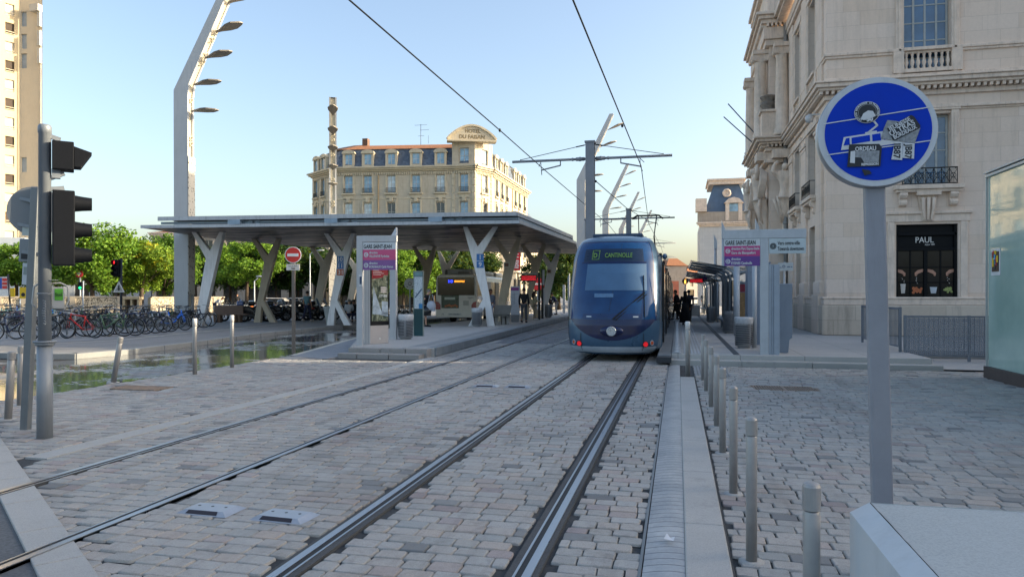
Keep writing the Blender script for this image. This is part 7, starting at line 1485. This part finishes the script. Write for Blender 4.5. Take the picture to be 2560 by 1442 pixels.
for px, w_, y0, y1, lb in ((30, .35, 720, 742, 'small yellow banner beside the left shop sign'), (58, .5, 718, 746, 'tall yellow banner with a dark emblem at the left wall')):
    t = thing('yellow_banner', lb, 'banner', (*d2(px, 47), 0), AZ); z0_, z1_ = zat(y1, 47), zat(y0, 47); s = MB(); s.box(-w_ / 2, 0, z0_, w_ / 2, .04, z1_); q = s.build('cloth', M('c7a81e', .7), t); s = MB(); s.cyl((-w_ / 2, .06, .1), (-w_ / 2, .06, z1_), .03); s.build('pole', GRD, t)
    if w_ > .4: s = MB(); s.disc((0, -.004, z0_ + .25), (0, 1, 0), .13, .006); s.build('emblem', INKT, q)
# ================================================================== BICYCLES
TYRE = M('131416', .8, 0, .2, 8); CHR = M('8f9396', .3, .85, .15, 8); SAD = M('17171a', .6)
bikecol = {k: M(v, .35, .1, .1, 6, coat=.3) for k, v in dict(red='c4281f', blue='1f6fd6', navy='1f2c4a', green='4d6b52', black='1b1c20', silver='9aa0a4', white='bfc1be', teal='4a9a94', grey='5f6468', orange='c06a2a', purple='4a3550').items()}
def bike_parts(step, mud):
    t = bpy.data.objects.new('bicycle', None); COL.objects.link(t)
    rw, fw = V((-.53, 0, .34)), V((.55, 0, .34)); bb = V((-.08, 0, .29)); st_, hd_ = V((-.22, 0, .80)), V((.36, 0, .84)); hb = V((.40, 0, .70))
    s = MB()
    if step: s.tube([bb, V((.1, 0, .40)), V((.3, 0, .62)), hb], .034, 0, 6); s.tube([V((-.12, 0, .45)), V((.12, 0, .52)), V((.34, 0, .76))], .014, 0, 6)
    else: s.cyl(st_ + V((0, 0, -.03)), hd_, .025, 0, 6); s.cyl(bb, hb, .03, 0, 6)
    s.cyl(bb, st_, .026, 0, 6); s.cyl(hb, hd_ + V((-.005, 0, .04)), .028, 0, 6)
    for y in (-.05, .05): s.cyl(rw + V((0, y, 0)), st_ + V((.02, 0, -.08)), .01, 0, 5); s.cyl(rw + V((0, y, 0)), bb, .011, 0, 5)
    s.build('frame', bikecol['black'], t)
    s = MB()
    for y in (-.05, .05): s.tube([fw + V((0, y, 0)), fw + V((-.08, y, .3)), hb + V((0, y * .5, .02))], .016, 0, 5)
    s.build('fork', bikecol['black'], t)
    wm = None
    for c in (rw, fw):
        if wm is None:
            s = MB(); s.ring((0, 0, 0), (0, 1, 0), .322, .02, 0, 26, 5); o = s.build('tyre', TYRE); s = MB(); s.ring((0, 0, 0), (0, 1, 0), .298, .01, 0, 26, 4)
            for k in range(14): a = 2 * math.pi * k / 14; s.cyl((.02 * math.cos(a + 1), .02 * (-1) ** k, .02 * math.sin(a + 1)), (.295 * math.cos(a), 0, .295 * math.sin(a)), .0022, 0, 3)
            s.cyl((0, -.045, 0), (0, .045, 0), .022, 0, 8); p = s.build('rim', CHR); wm = (o.data, p.data); bpy.data.objects.remove(o); bpy.data.objects.remove(p)
        w_ = link('wheel', wm[0], t); w_.location = c; link('rim', wm[1], w_)
    s = MB(); s.cyl(hd_, hd_ + V((-.02, 0, .14)), .012, 0, 6); e = hd_ + V((-.02, 0, .15)); s.tube([e + V((-.12, .30, .04)), e + V((.0, .27, .03)), e + V((.05, .1, 0)), e + V((.05, -.1, 0)), e + V((0, -.27, .03)), e + V((-.12, -.30, .04))], .012, 0, 6); s.build('handlebar', CHR, t)
    s = MB(); s.cyl(st_, st_ + V((-.03, 0, .13)), .012, 0, 6); s.add([tuple(st_ + V(q)) for q in ((.15, -.02, .14), (.15, .02, .14), (-.02, .05, .15), (-.12, .08, .17), (-.12, -.08, .17), (-.02, -.05, .15), (.15, -.02, .17), (.15, .02, .17), (-.02, .05, .19), (-.12, .08, .2), (-.12, -.08, .2), (-.02, -.05, .19))], [(0, 1, 2, 3, 4, 5), (6, 7, 8, 9, 10, 11)] + [(i, (i + 1) % 6, 6 + (i + 1) % 6, 6 + i) for i in range(6)]); s.build('saddle', SAD, t)
    s = MB(); s.ring(bb, (0, 1, 0), .09, .008, 0, 16, 4); s.cyl(bb + V((0, -.06, 0)), bb + V((.1, -.07, -.13)), .01, 0, 5); s.cyl(bb + V((0, .06, 0)), bb + V((-.1, .07, .13)), .01, 0, 5); s.box(bb.x + .05, -.16, bb.z - .15, bb.x + .15, -.07, bb.z - .13); s.cyl(bb + V((0, .03, .08)), rw + V((0, .03, .04)), .005, 0, 4); s.cyl(bb + V((0, .03, -.08)), rw + V((0, .03, -.04)), .005, 0, 4); s.build('crank', CHR, t)
    if mud:
        s = MB()
        for c, a0, a1 in ((rw, .1, 3.0), (fw, .4, 2.5)):
            pts = [(c.x + .36 * math.cos(a0 + (a1 - a0) * k / 10), c.z + .36 * math.sin(a0 + (a1 - a0) * k / 10)) for k in range(11)]
            for (xa, za), (xb, zb) in zip(pts[:-1], pts[1:]): s.add([(xa, -.03, za), (xa, .03, za), (xb, .03, zb), (xb, -.03, zb)], [(0, 1, 2, 3)])
        s.build('mudguard', CHR, t, fix=False); s = MB(); s.box(-.85, -.07, .70, -.4, .07, .715); s.cyl((-.75, -.06, .7), rw + V((0, -.06, 0)), .006, 0, 4); s.cyl((-.75, .06, .7), rw + V((0, .06, 0)), .006, 0, 4); s.build('rack', SAD, t)
    return t
PROT = [bike_parts(False, False), bike_parts(True, True), bike_parts(False, True)]
_usedp = [False] * 3
def bike(loc, rz, k, col, label, group=None, lean=0.):
    t = PROT[k] if not _usedp[k] else copy_tree(PROT[k]); _usedp[k] = True
    t.location = loc; t.rotation_euler = (lean, 0, rz); t.scale = (1.03,) * 3
    tag(t, label, 'bicycle', group)
    if 'group' in t and not group: del t['group']
    for ch in t.children:
        if ch.name.split('.')[0] in ('frame', 'fork'): slotmat(ch, 0, bikecol[col])
GB = 'bicycles parked in the left rack'
spec = [(28, 852, 0, 'navy', 'dark bicycle cut off by the left edge, its rear wheel nearest the lane', 12), (82, 848, 2, 'white', 'white framed bicycle behind the leaning sign post', 8), (133, 846, 0, 'black', None, -12), (168, 842, 1, 'grey', None, 20), (205, 845, 0, 'red', 'red framed bicycle in the rack right of the traffic light pole', 170), (245, 840, 0, 'black', None, 160),
        (268, 842, 2, 'green', 'green bicycle with a pale basket lid beside the red one', 18), (300, 840, 1, 'green', 'grey green bicycle with an orange reflector in the front wheel', 190), (325, 836, 0, 'navy', 'navy bicycle with a red rear lamp, left of the grey rack hoop', 15), (352, 834, 0, 'black', None, 195), (372, 832, 2, 'navy', None, 20), (392, 830, 0, 'silver', 'silver bicycle left of the bright blue one', 5), (432, 826, 1, 'blue', 'bright blue step-through bicycle at the right end of the rack', -6), (462, 822, 0, 'black', None, 60),
        (478, 820, 2, 'navy', None, 25), (500, 816, 1, 'black', 'black dutch bicycle with a large wheel beside the bench', -10)]
for px, py, k, col, lb, a in spec:
    q = G(px, py, ZI); bike((q.x, q.y, .156), AZ + R(a), k, col, lb or 'dark bicycle in the front row of the crowded left rack', GB if not lb else None, random.uniform(-.12, .12))
rnd = random.Random(3)
for i in range(22):
    px = 8 + i * 21.5 + rnd.uniform(-5, 5); q = G(px, 836 - px * .045, ZI); p = D(px, 738, 1); dv_ = V((q.x, q.y, 0)).normalized() * rnd.uniform(1.3, 2.6)
    bike((q.x + dv_.x, q.y + dv_.y, .156), AZ + R(rnd.choice((0, 180)) + rnd.uniform(-35, 35)), rnd.randrange(3), rnd.choice(('black', 'black', 'navy', 'grey', 'silver', 'green', 'navy', 'purple')), 'bicycle standing in the second row of the left rack, behind the front ones', 'bicycles in the second row of the left rack', rnd.uniform(-.15, .15))
for i in range(12):
    px = 30 + i * 38 + rnd.uniform(-8, 8); q = D(px, 738, 36 + rnd.uniform(-2, 3)); bike((q.x, q.y, .156), AZ + R(rnd.uniform(-50, 50) + rnd.choice((0, 180))), rnd.randrange(3), rnd.choice(('black', 'navy', 'grey', 'silver', 'green')), 'bicycle parked behind the left rack, before the low wall', 'bicycles before the low wall', rnd.uniform(-.1, .1))
for i, px in enumerate((-4, 12, 34, 58, 74, 128, 140)):
    q = D(px, 738, 41 + (i % 3)); bike((q.x, q.y, .156), AZ + R(60 + 20 * (i % 3)), 1, ('teal', 'teal', 'blue', 'teal', 'blue', 'teal', 'blue')[i], 'turquoise or blue rental bicycle before the left low wall', 'rental bicycles before the left wall')
for i in range(9):
    q = D(985 + i * 7.5, 738, 45 + (i % 3) * 1.2); bike((q.x, q.y, .02), AZ + R(60 + 15 * (i % 2)), i % 3, ('silver', 'grey', 'black')[i % 3], 'bicycle in the small rack seen between the stop gate and the bus', 'bicycles between the stop gate and the bus')
# far rental bikes: one low mesh each
def far_bike(cols):
    s = MB()
    for x in (-.5, .5): s.ring((x, 0, .34), (0, 1, 0), .32, .03, 0, 14, 4)
    s.cyl((-.1, 0, .3), (.36, 0, .75), .03, 1, 5); s.cyl((-.1, 0, .3), (-.2, 0, .85), .025, 1, 5); s.cyl((-.5, 0, .34), (-.1, 0, .3), .02, 1, 5); s.cyl((.5, 0, .34), (.36, 0, .95), .02, 1, 5); s.cyl((.34, -.28, 1.02), (.34, .28, 1.02), .02, 0, 5); s.box(-.32, -.07, .9, -.08, .07, .95, 0); s.box(.4, -.16, .8, .7, .16, 1.0, 0); s.box(-.86, -.04, .42, -.36, .04, .72, 1)
    return s.build('rental_bicycle', [TYRE] + cols, fix=False)
FB = [far_bike([M(c, .4, 0, .1, 6)]) for c in ('2f6fc0', 'c8702c', '8d9499')]; fbu = [0, 0, 0]
for r_ in range(3):
    for i in range(22):
        k = (i * 7 + r_ * 5) % 3 if 640 < 560 + i * 8.5 < 712 else 2
        o = FB[k] if not fbu[k] else FB[k].copy()
        if fbu[k]: COL.objects.link(o)
        fbu[k] = 1; q = D(556 + i * 8.8 + r_ * 3, 738, 58 + r_ * 3.0); o.location = (q.x, q.y, .16); o.rotation_euler = (0, 0, AZ + R(70 + rnd.uniform(-8, 8)))
        tag(o, ('blue', 'orange', 'grey')[k] + ' rental bicycle in the far dock rows behind the bench', 'bicycle', ('blue', 'orange', 'grey')[k] + ' rental bicycles in the far docks')
HOOP = M('868c92', .4, .6, .1, 5)
for i, (px, py) in enumerate(((20, 846), (140, 843), (178, 840), (292, 836), (338, 833), (384, 828), (415, 824))):
    q = G(px, py, ZI); dv_ = V((q.x, q.y, 0)).normalized() * .55; s = MB(); s.tube([(-.45, 0, -.02), (-.45, 0, .72), (-.38, 0, .82), (-.28, 0, .85), (.28, 0, .85), (.38, 0, .82), (.45, 0, .72), (.45, 0, -.02)], .028, 0, 8); o = s.build('rack_hoop', HOOP); o.location = (q.x + dv_.x, q.y + dv_.y, .156); o.rotation_euler = (0, 0, AZ + R(-60 + 10 * (i % 3))); tag(o, 'grey steel hoop of the left bicycle rack', 'bike rack', 'hoops of the left bicycle rack')
# ================================================================== MOTORCYCLES
MBK = M('141518', .25, .1, .2, 5, coat=.5); MSV = M('8a8e92', .3, .5, .15, 5, coat=.4); MBL = M('2f4f8a', .3, .1, .15, 5, coat=.5); MWH = M('b4b6b8', .3, 0, .1, 5, coat=.4)
def moto():
    t = bpy.data.objects.new('motorcycle', None); COL.objects.link(t)
    for x in (-.66, .66):
        s = MB(); s.ring((x, 0, .29), (0, 1, 0), .235, .06, 0, 20, 7); w_ = s.build('wheel', TYRE, t); s = MB(); s.ring((x, 0, .29), (0, 1, 0), .17, .015, 0, 18, 5); [s.beam((x, 0, .29), (x + .17 * math.cos(a), 0, .29 + .17 * math.sin(a)), .03, .03) for a in [k * 1.047 for k in range(6)]]; s.cyl((x, -.07, .29), (x, .07, .29), .05, 0, 10); s.build('rim', CHR, w_)
    s = MB(); s.add([(x, y * w_, z) for y in (-1, 1) for x, z, w_ in ((-.85, .78, .08), (-.5, .88, .16), (-.2, .72, .18), (.05, .50, .2), (.3, .52, .2), (.42, .92, .15), (.55, .95, .1), (.62, .62, .12), (.45, .30, .14), (.2, .22, .18), (-.3, .24, .18), (-.55, .45, .15))], [tuple(range(11, -1, -1)), tuple(range(12, 24))] + [(i, (i + 1) % 12, 12 + (i + 1) % 12, 12 + i) for i in range(12)]); s.build('body', MBK, t, bev=.03)
    s = MB(); s.ext([(-.92, -.13, .86), (-.45, -.15, .95), (-.1, -.15, .80), (.02, -.13, .78), (-.12, -.13, .72), (-.8, -.12, .80)], (0, .28, 0)); s.build('seat', SAD, t, bev=.04)
    s = MB(); s.tube([(.34, -.36, 1.06), (.40, -.2, 1.08), (.46, 0, 1.02), (.40, .2, 1.08), (.34, .36, 1.06)], .016, 0, 6); [s.cyl((.43, y * .6, 1.05), (.38, y, 1.22), .008, 0, 5) for y in (-.3, .3)]; [s.ball((.37, y, 1.25), (.02, .07, .04), 0, 8, 5) for y in (-.32, .32)]; s.build('handlebar', SAD, t)
    s = MB(); s.cyl((.46, -.09, .95), (.66, -.09, .29), .025, 0, 6); s.cyl((.46, .09, .95), (.66, .09, .29), .025, 0, 6); s.build('fork', CHR, t)
    s = MB(); s.add([(.58, -.18, .98), (.58, .18, .98), (.42, .15, 1.38), (.42, -.15, 1.38), (.60, -.18, .98), (.60, .18, .98), (.44, .15, 1.38), (.44, -.15, 1.38)], [(0, 1, 2, 3), (7, 6, 5, 4), (0, 1, 5, 4), (1, 2, 6, 5), (2, 3, 7, 6), (3, 0, 4, 7)]); s.build('windscreen', clear_glass('8c9aa4', .4), t)
    s = MB(); s.box(-1.08, -.2, .93, -.68, .2, 1.24); s.build('top_case', MBK, t, bev=.09, seg=3)
    s = MB(); s.cyl((-.1, -.17, .32), (-.78, -.2, .42), .055, 0, 10, .075); s.box(-.15, -.13, .25, .25, .13, .55); s.build('engine', MSV, t)
    s = MB(); s.box(-.99, -.1, .72, -.93, .1, .80); s.build('tail_lamp', M('9a1518', .3, 0, .2, 4, coat=.5), t); s = MB(); s.ball((.64, 0, .86), (.06, .1, .08), 0, 10, 6); s.build('headlamp', M('c8ccd0', .15, .2), t)
    return t
mp0 = moto(); first = True
for i, (px, d_, a, bm_, tm, lb) in enumerate(((590, 43.5, 200, MSV, MBK, 'silver motorcycle with a black top case behind the bench, left end'), (622, 44, 195, MSV, MBL, 'silver motorcycle with a blue top case behind the bench'), (640, 42.6, 25, MBK, MBL, 'black scooter with a blue case directly left of the two-legged column'), (690, 43.8, 35, MBK, MBK, 'black scooter seen through the legs of the two-legged column'), (712, 44.6, 30, MBK, MBK, None), (738, 45, 25, MBK, MSV, None), (757, 45.4, 150, MSV, MBK, None), (776, 45.2, 35, MBK, MBK, None), (795, 45.6, 30, MBK, MBK, 'dark scooter right behind the walking man'), (815, 46.4, 30, MWH, MBK, 'white fronted scooter beside the pale waste barrel'), (665, 46.5, 200, MBK, MWH, None), (850, 47.5, 150, MBK, MBK, None))):
    t = mp0 if first else copy_tree(mp0); first = False; q = d2(px, d_); t.location = (q[0], q[1], .15); t.rotation_euler = (R(-6), 0, AZ + R(a)); tag(t, lb or 'black motorcycle in the crowded row under the canopy', 'motorcycle', 'motorcycles parked under the canopy' if not lb else None)
    if lb and 'group' in t: del t['group']
    for ch in t.children:
        n = ch.name.split('.')[0]
        if n == 'body': slotmat(ch, 0, bm_)
        if n == 'top_case': slotmat(ch, 0, tm)
# ================================================================== PEOPLE
SK1, SK2, SK3 = M('b98a6c', .5, 0, .06, 8), M('8a5d44', .5, 0, .06, 8), M('c79a80', .5, 0, .06, 8)
def person(loc, face, shirt, trou, hair, label, skinm=SK1, h=1.74, lean=0., stride=.0, sit=False, arms=('down', 'down'), sleeves=True, skirt=False, bald=False, hood=False, shoes='1b1b1d', shorts=False, bag=None, long_hair=False):
    t = thing('person', label, 'person', loc, face); k = h / 1.74
    pz = .94 if not sit else .52
    def up(p):                                               # lean the upper body forward about the hips
        y, z = p[1], p[2] - .94; c, s_ = math.cos(lean), math.sin(lean); return (p[0] * k, (y * c + z * s_) * k, (pz + -y * s_ + z * c) * k)
    P = lambda p, r: (*p, r * k)
    L = {}
    for sx in (-1, 1):
        f = stride * sx
        if sit: kn, an, to = (sx * .12, .42, .5), (sx * .13, .44, .10), (sx * .13, .60, .04)
        else: kn, an, to = (sx * .095, f * .45 + .03, .50), (sx * .095, f - .02 - (.06 if f < 0 else 0), .09 + (.05 if f < 0 else 0)), (sx * .11, f + .14, .035)
        L[sx] = [tuple(q * k for q in x) for x in ((sx * .085, 0, pz - .05), kn, an, to)]
    A = {}
    for sx, m_ in zip((-1, 1), arms):
        sh = (sx * .185, .0, 1.43)
        el, wr = {'down': ((sx * .235, -.03, 1.15), (sx * .24, .07, .90)), 'front': ((sx * .22, .05, 1.16), (sx * .12, .28, 1.14)), 'phone': ((sx * .22, .1, 1.14), (sx * .08, .26, 1.30)), 'pocket': ((sx * .27, -.06, 1.16), (sx * .19, .08, .98)), 'reach': ((sx * .2, .25, 1.22), (sx * .12, .48, 1.08)), 'back': ((sx * .25, -.14, 1.18), (sx * .24, -.12, .92))}[m_]
        A[sx] = [up(sh), up(el), up(wr)]
    hipc = (0, 0, pz * k); ch0, nk, hd1, hd2, hd3 = up((0, .0, 1.30)), up((0, .005, 1.49)), up((0, .02, 1.57)), up((0, .035, 1.65)), up((0, .02, 1.72))
    mid = up((0, 0, 1.10))
    body = [[P(hipc, .12), P(mid, .115), P(ch0, .125), P(nk, .055), P(hd1, .068), P(hd2, .09), P(hd3, .065)]]
    for sx in (-1, 1):
        body.append([P(hipc, .12), P(L[sx][0], .08), P(L[sx][1], .052), P(L[sx][2], .036), P(L[sx][3], .03)])
        w_ = V(A[sx][2]); d_ = (w_ - V(A[sx][1])).normalized(); pm = w_ + d_ * .07 * k
        body.append([P(ch0, .125), P(A[sx][0], .055), P(A[sx][1], .04), P(A[sx][2], .027), P(tuple(pm), .03)])
        sd_ = d_.cross(V((0, 1, .2))).normalized()
        for q, l in ((-.026, .065), (-.009, .078), (.009, .074), (.026, .058)): body.append([P(tuple(pm), .03), P(tuple(pm + sd_ * q + d_ * .03), .010), P(tuple(pm + sd_ * q * 1.1 + d_ * (.03 + l * .55) + V((0, .008, 0))), .009), P(tuple(pm + sd_ * q * 1.1 + d_ * (.03 + l) + V((0, .02, 0))), .007)])
        body.append([P(A[sx][2], .027), P(tuple(w_ + d_ * .035 + V((-sx * .035, .02, 0))), .011), P(tuple(w_ + d_ * .075 + V((-sx * .045, .035, 0))), .009)])
    skin('body', body, skinm, t, 1)
    bd_ = t.children[0]
    sh = [[P(tuple(V(hipc) + V((0, 0, -.03))), .145), P(mid, .14), P(ch0, .155), P(up((0, 0, 1.44)), .10)]]
    for sx in (-1, 1):
        c = [P(ch0, .155), P(A[sx][0], .078), P(A[sx][1], .06)]
        if sleeves: c.append(P(A[sx][2], .042))
        else: c[2] = P(tuple(V(A[sx][0]).lerp(V(A[sx][1]), .6)), .062)
        sh.append(c)
    skin('jacket' if sleeves else 'shirt', sh, shirt, t, 1)
    if skirt: s = MB(); s.lathe([(.30 * k, .12), (.26 * k, .5), (.19 * k, .9), (.16 * k, 1.1)], n=16); s.build('dress', trou, t)
    else:
        tr = []
        for sx in (-1, 1):
            c = [P(tuple(V(hipc) + V((0, 0, .02))), .135), P(L[sx][0], .10), P(L[sx][1], .072)]
            if not shorts: c.append(P(tuple(V(L[sx][2]) + V((0, 0, .02))), .058))
            tr.append(c)
        skin('trousers', tr, trou, t, 1)
    s = MB()
    for sx in (-1, 1): a = V(L[sx][2]); b_ = V(L[sx][3]); s.tube([a + V((0, -.06, -.045)) * k, a + V((0, .02, -.03)) * k, b_ + V((0, .0, .005)) * k, b_ + V((0, .07, -.005)) * k], [.04 * k, .052 * k, .046 * k, .025 * k], 0, 8)
    s.build('shoes', M(shoes, .6), t)
    if hair:
        s = MB(); c = V(up((0, .0, 1.665))); R0 = Matrix.Rotation(-lean, 3, 'X')
        vs = []; fs = []; n, m_ = 14, 6
        for i in range(m_ + 1):
            for j in range(n):
                ph = 2 * math.pi * j / n; lim = 1.25 + (.95 if math.sin(ph) < .1 else -.1); th = lim * i / m_
                vs.append(c + R0 @ (V((.098 * math.sin(th) * math.cos(ph), .108 * math.sin(th) * math.sin(ph) + .012, .105 * math.cos(th) + .012)) * k))
        for i in range(m_):
            for j in range(n): fs.append((i * n + j, i * n + (j + 1) % n, (i + 1) * n + (j + 1) % n, (i + 1) * n + j))
        s.add(vs, fs, 0, True)
        if long_hair or hood: s.tube([up((0, -.05, 1.68)), up((0, -.10, 1.55)), up((0, -.12, 1.38)), up((0, -.11, 1.26))], [.085 * k, .10 * k, .09 * k, .04 * k], 0, 8)
        s.build('hood' if hood else 'hair', hair, t, fix=False)
    fc = MB(); f = lambda x, y, z: up((x, y, z))
    fc.tube([f(0, .115, 1.66), f(0, .145, 1.625), f(0, .115, 1.615)], [.008, .014, .01], 0, 5); [fc.ball(f(sx * .093, .02, 1.645), (.012, .022, .03), 0, 6, 5) for sx in (-1, 1)]; fc.build('nose_and_ears', skinm, bd_)
    fc = MB(); [fc.ball(f(sx * .036, .108, 1.665), .011, 0, 6, 4) for sx in (-1, 1)]; fc.tube([f(-.03, .106, 1.585), f(0, .112, 1.583), f(.03, .106, 1.585)], .005, 0, 4); fc.build('eyes_and_mouth', M('2a1a16', .5), bd_)
    return t
DK, NV, WHs, TEAL = M('17181c', .8, 0, .15, 9), M('1d2440', .8, 0, .15, 9), M('b5b8bc', .8, 0, .1, 9), M('5d8088', .8, 0, .12, 9)
GYP, BEI, BLJ, JEAN = M('494b4f', .8, 0, .15, 9), M('a49c82', .8, 0, .12, 9), M('27325a', .8, 0, .15, 9), M('4c5f7c', .8, 0, .15, 9); HB, HK, HGY = M('2b1d14', .7), M('121214', .7), M('77736d', .7); KHA = M('968a78', .8, 0, .1, 9); LBJ = M('7f95b0', .8, 0, .12, 9); SHK = M('5d6672', .8, 0, .35, 20)
away = AZ
def PL(px, d, z): q = d2(px, d); return (q[0], q[1], z)
person(PL(768, 43.0, ZI), AZ + R(-15), TEAL, NV, HB, 'man in a teal T-shirt and navy trousers walking away under the canopy', stride=.26, sleeves=False, shoes='b5b2ab', h=1.8, arms=('down', 'down'))
person(PL(1310, 38.2, ZP), AZ + R(-10), DK, GYP, HK, 'man in a black sweater and grey trousers seen from behind on the left platform', stride=.1, h=1.82)
person(PL(1337, 42.3, ZP), AZ + R(-70), BEI, KHA, HB, 'woman in a beige jacket with long dark hair beside the black signal posts', skinm=SK3, h=1.68, long_hair=True, arms=('down', 'front'), shoes='b9b6b0')
person(PL(1224, 35.2, ZP), AZ + R(-150), SHK, LBJ, HK, 'person in a checked shirt and pale jeans leaning by the 1 and 9 column', skinm=SK2, h=1.74, lean=.12, arms=('pocket', 'front'))
person(PL(1378, 53, ZP), AZ + R(60), DK, DK, HK, 'person in black stooping beside the grey litter bin', lean=.7, arms=('reach', 'reach'), h=1.75); person(PL(1391, 54, ZP), AZ + R(80), BLJ, M('a8a8aa', .8), HB, 'person in a blue jacket and white trousers stooping next to the one in black', lean=.5, arms=('reach', 'reach'), h=1.7, sleeves=True)
pb = person(PL(1058, 33.5, ZP), AZ + R(-75), DK, JEAN, HGY, 'person in a black T-shirt and shorts carrying two bags behind the street map', skinm=SK3, lean=.35, stride=.14, sleeves=False, shorts=True, arms=('front', 'back'), h=1.76)
for nm, lb, m_, px, y, sc_ in (('shoulder_bag', 'pale grey shoulder bag carried by the person behind the street map', M('a7aeb8', .7), 1078, 765, (.22, .17, .25)), ('hand_bag', 'black shiny bag carried by the person behind the street map', MBK, 1066, 778, (.25, .16, .22))):
    q = D(px, y, 33.2); s = MB(); s.ball((0, 0, 0), sc_, 0, 14, 10); s.box(-sc_[0] * .8, -sc_[1] * .5, -sc_[2] * .95, sc_[0] * .8, sc_[1] * .5, -sc_[2] * .3); s.tube([(-sc_[0] * .7, 0, sc_[2] * .6), (-.06, 0, sc_[2] + .28), (.06, 0, sc_[2] + .28), (sc_[0] * .7, 0, sc_[2] * .6)], .014, 0, 6); o = s.build(nm, m_); o.location = q; tag(o, lb, 'bag')
for px, d_, sh_, hr, lb, sm in ((872, 41.3, WHs, HGY, 'seated person in a white shirt on the bench behind the number 10 column', SK1), (883, 41.6, DK, HK, 'seated person in dark clothes on the bench, beside the one in white', SK2), (893, 42.2, LBJ, HB, 'seated person in pale blue at the end of the bench by the gate post', SK1)):
    q = d2(px, d_); person((q[0], q[1], ZI), AZ + R(4), sh_, NV, hr, lb, skinm=sm, sit=True, lean=.15, arms=('front', 'front'))
person(PL(537, 58, ZI), AZ + R(-85), WHs, NV, HB, 'man in a white shirt bending over the far rental bicycles', lean=1.0, arms=('reach', 'reach'))
person(PL(593, 70, ZI), AZ + R(20), DK, DK, HK, 'dark figure standing between the trees beyond the rental bicycles')
# right platform
person(PL(1713, 36.2, Z1), AZ + R(-10), DK, DK, HK, 'woman in a long black dress and head scarf on the right platform', skirt=True, hood=True, h=1.68); sl_ = COL.objects[-1]
person(PL(1697, 41, Z1), AZ + R(75), DK, DK, HK, 'person in black bending towards the tram door', lean=.25, stride=.12, arms=('front', 'down'), h=1.78, shoes='b9b9bb'); person(PL(1689, 43.5, Z1), AZ + R(70), DK, DK, HK, 'person in black about to step into the tram', stride=.2, h=1.72); person(PL(1722, 40.5, Z1), AZ + R(-5), NV, DK, HK, 'person in dark blue standing behind the woman in the long dress', h=1.76)
person(PL(1758, 78, Z1), AZ + R(180), M('2f3640', .8), M('222730', .8), HGY, 'far man in a dark coat walking along the right platform', stride=.12)
# cars far down the street
def car(px, d, col, label, rz):
    q = d2(px, d); t = thing('parked_car', label, 'car', (q[0], q[1], .02), rz, 'cars far down the street'); s = MB(); s.ext([(x, -.85, z) for x, z in ((-2.1, .3), (2.1, .3), (2.15, .7), (1.9, .9), (1.0, 1.0), (.4, 1.42), (-1.3, 1.45), (-1.9, 1.0), (-2.15, .9))], (0, 1.7, 0)); s.build('body', M(col, .3, .2, .1, 2, coat=.6), t, bev=.06)
    s = MB(); s.ext([(x, -.87, z) for x, z in ((.85, 1.0), (.35, 1.36), (-1.2, 1.38), (-1.6, 1.0))], (0, 1.74, 0)); s.build('windows', GLD, t)
    for x in (-1.35, 1.35):
        for y in (-.86, .86): s = MB(); s.cyl((x, y - .1, .32), (x, y + .1, .32), .32, 0, 16); s.build('wheel', TYRE, t)
car(1732, 120, 'c8ccd0', 'white car far down the street behind the waiting people', AZ + R(20)); car(1748, 135, '8f979f', 'silver car far down the street right of the white one', AZ + R(10)); car(700, 75, 'c4c2bd', 'pale car parked behind the motorcycles', AZ + R(5)); car(760, 78, '8d8f91', 'grey car parked behind the walking man', AZ)
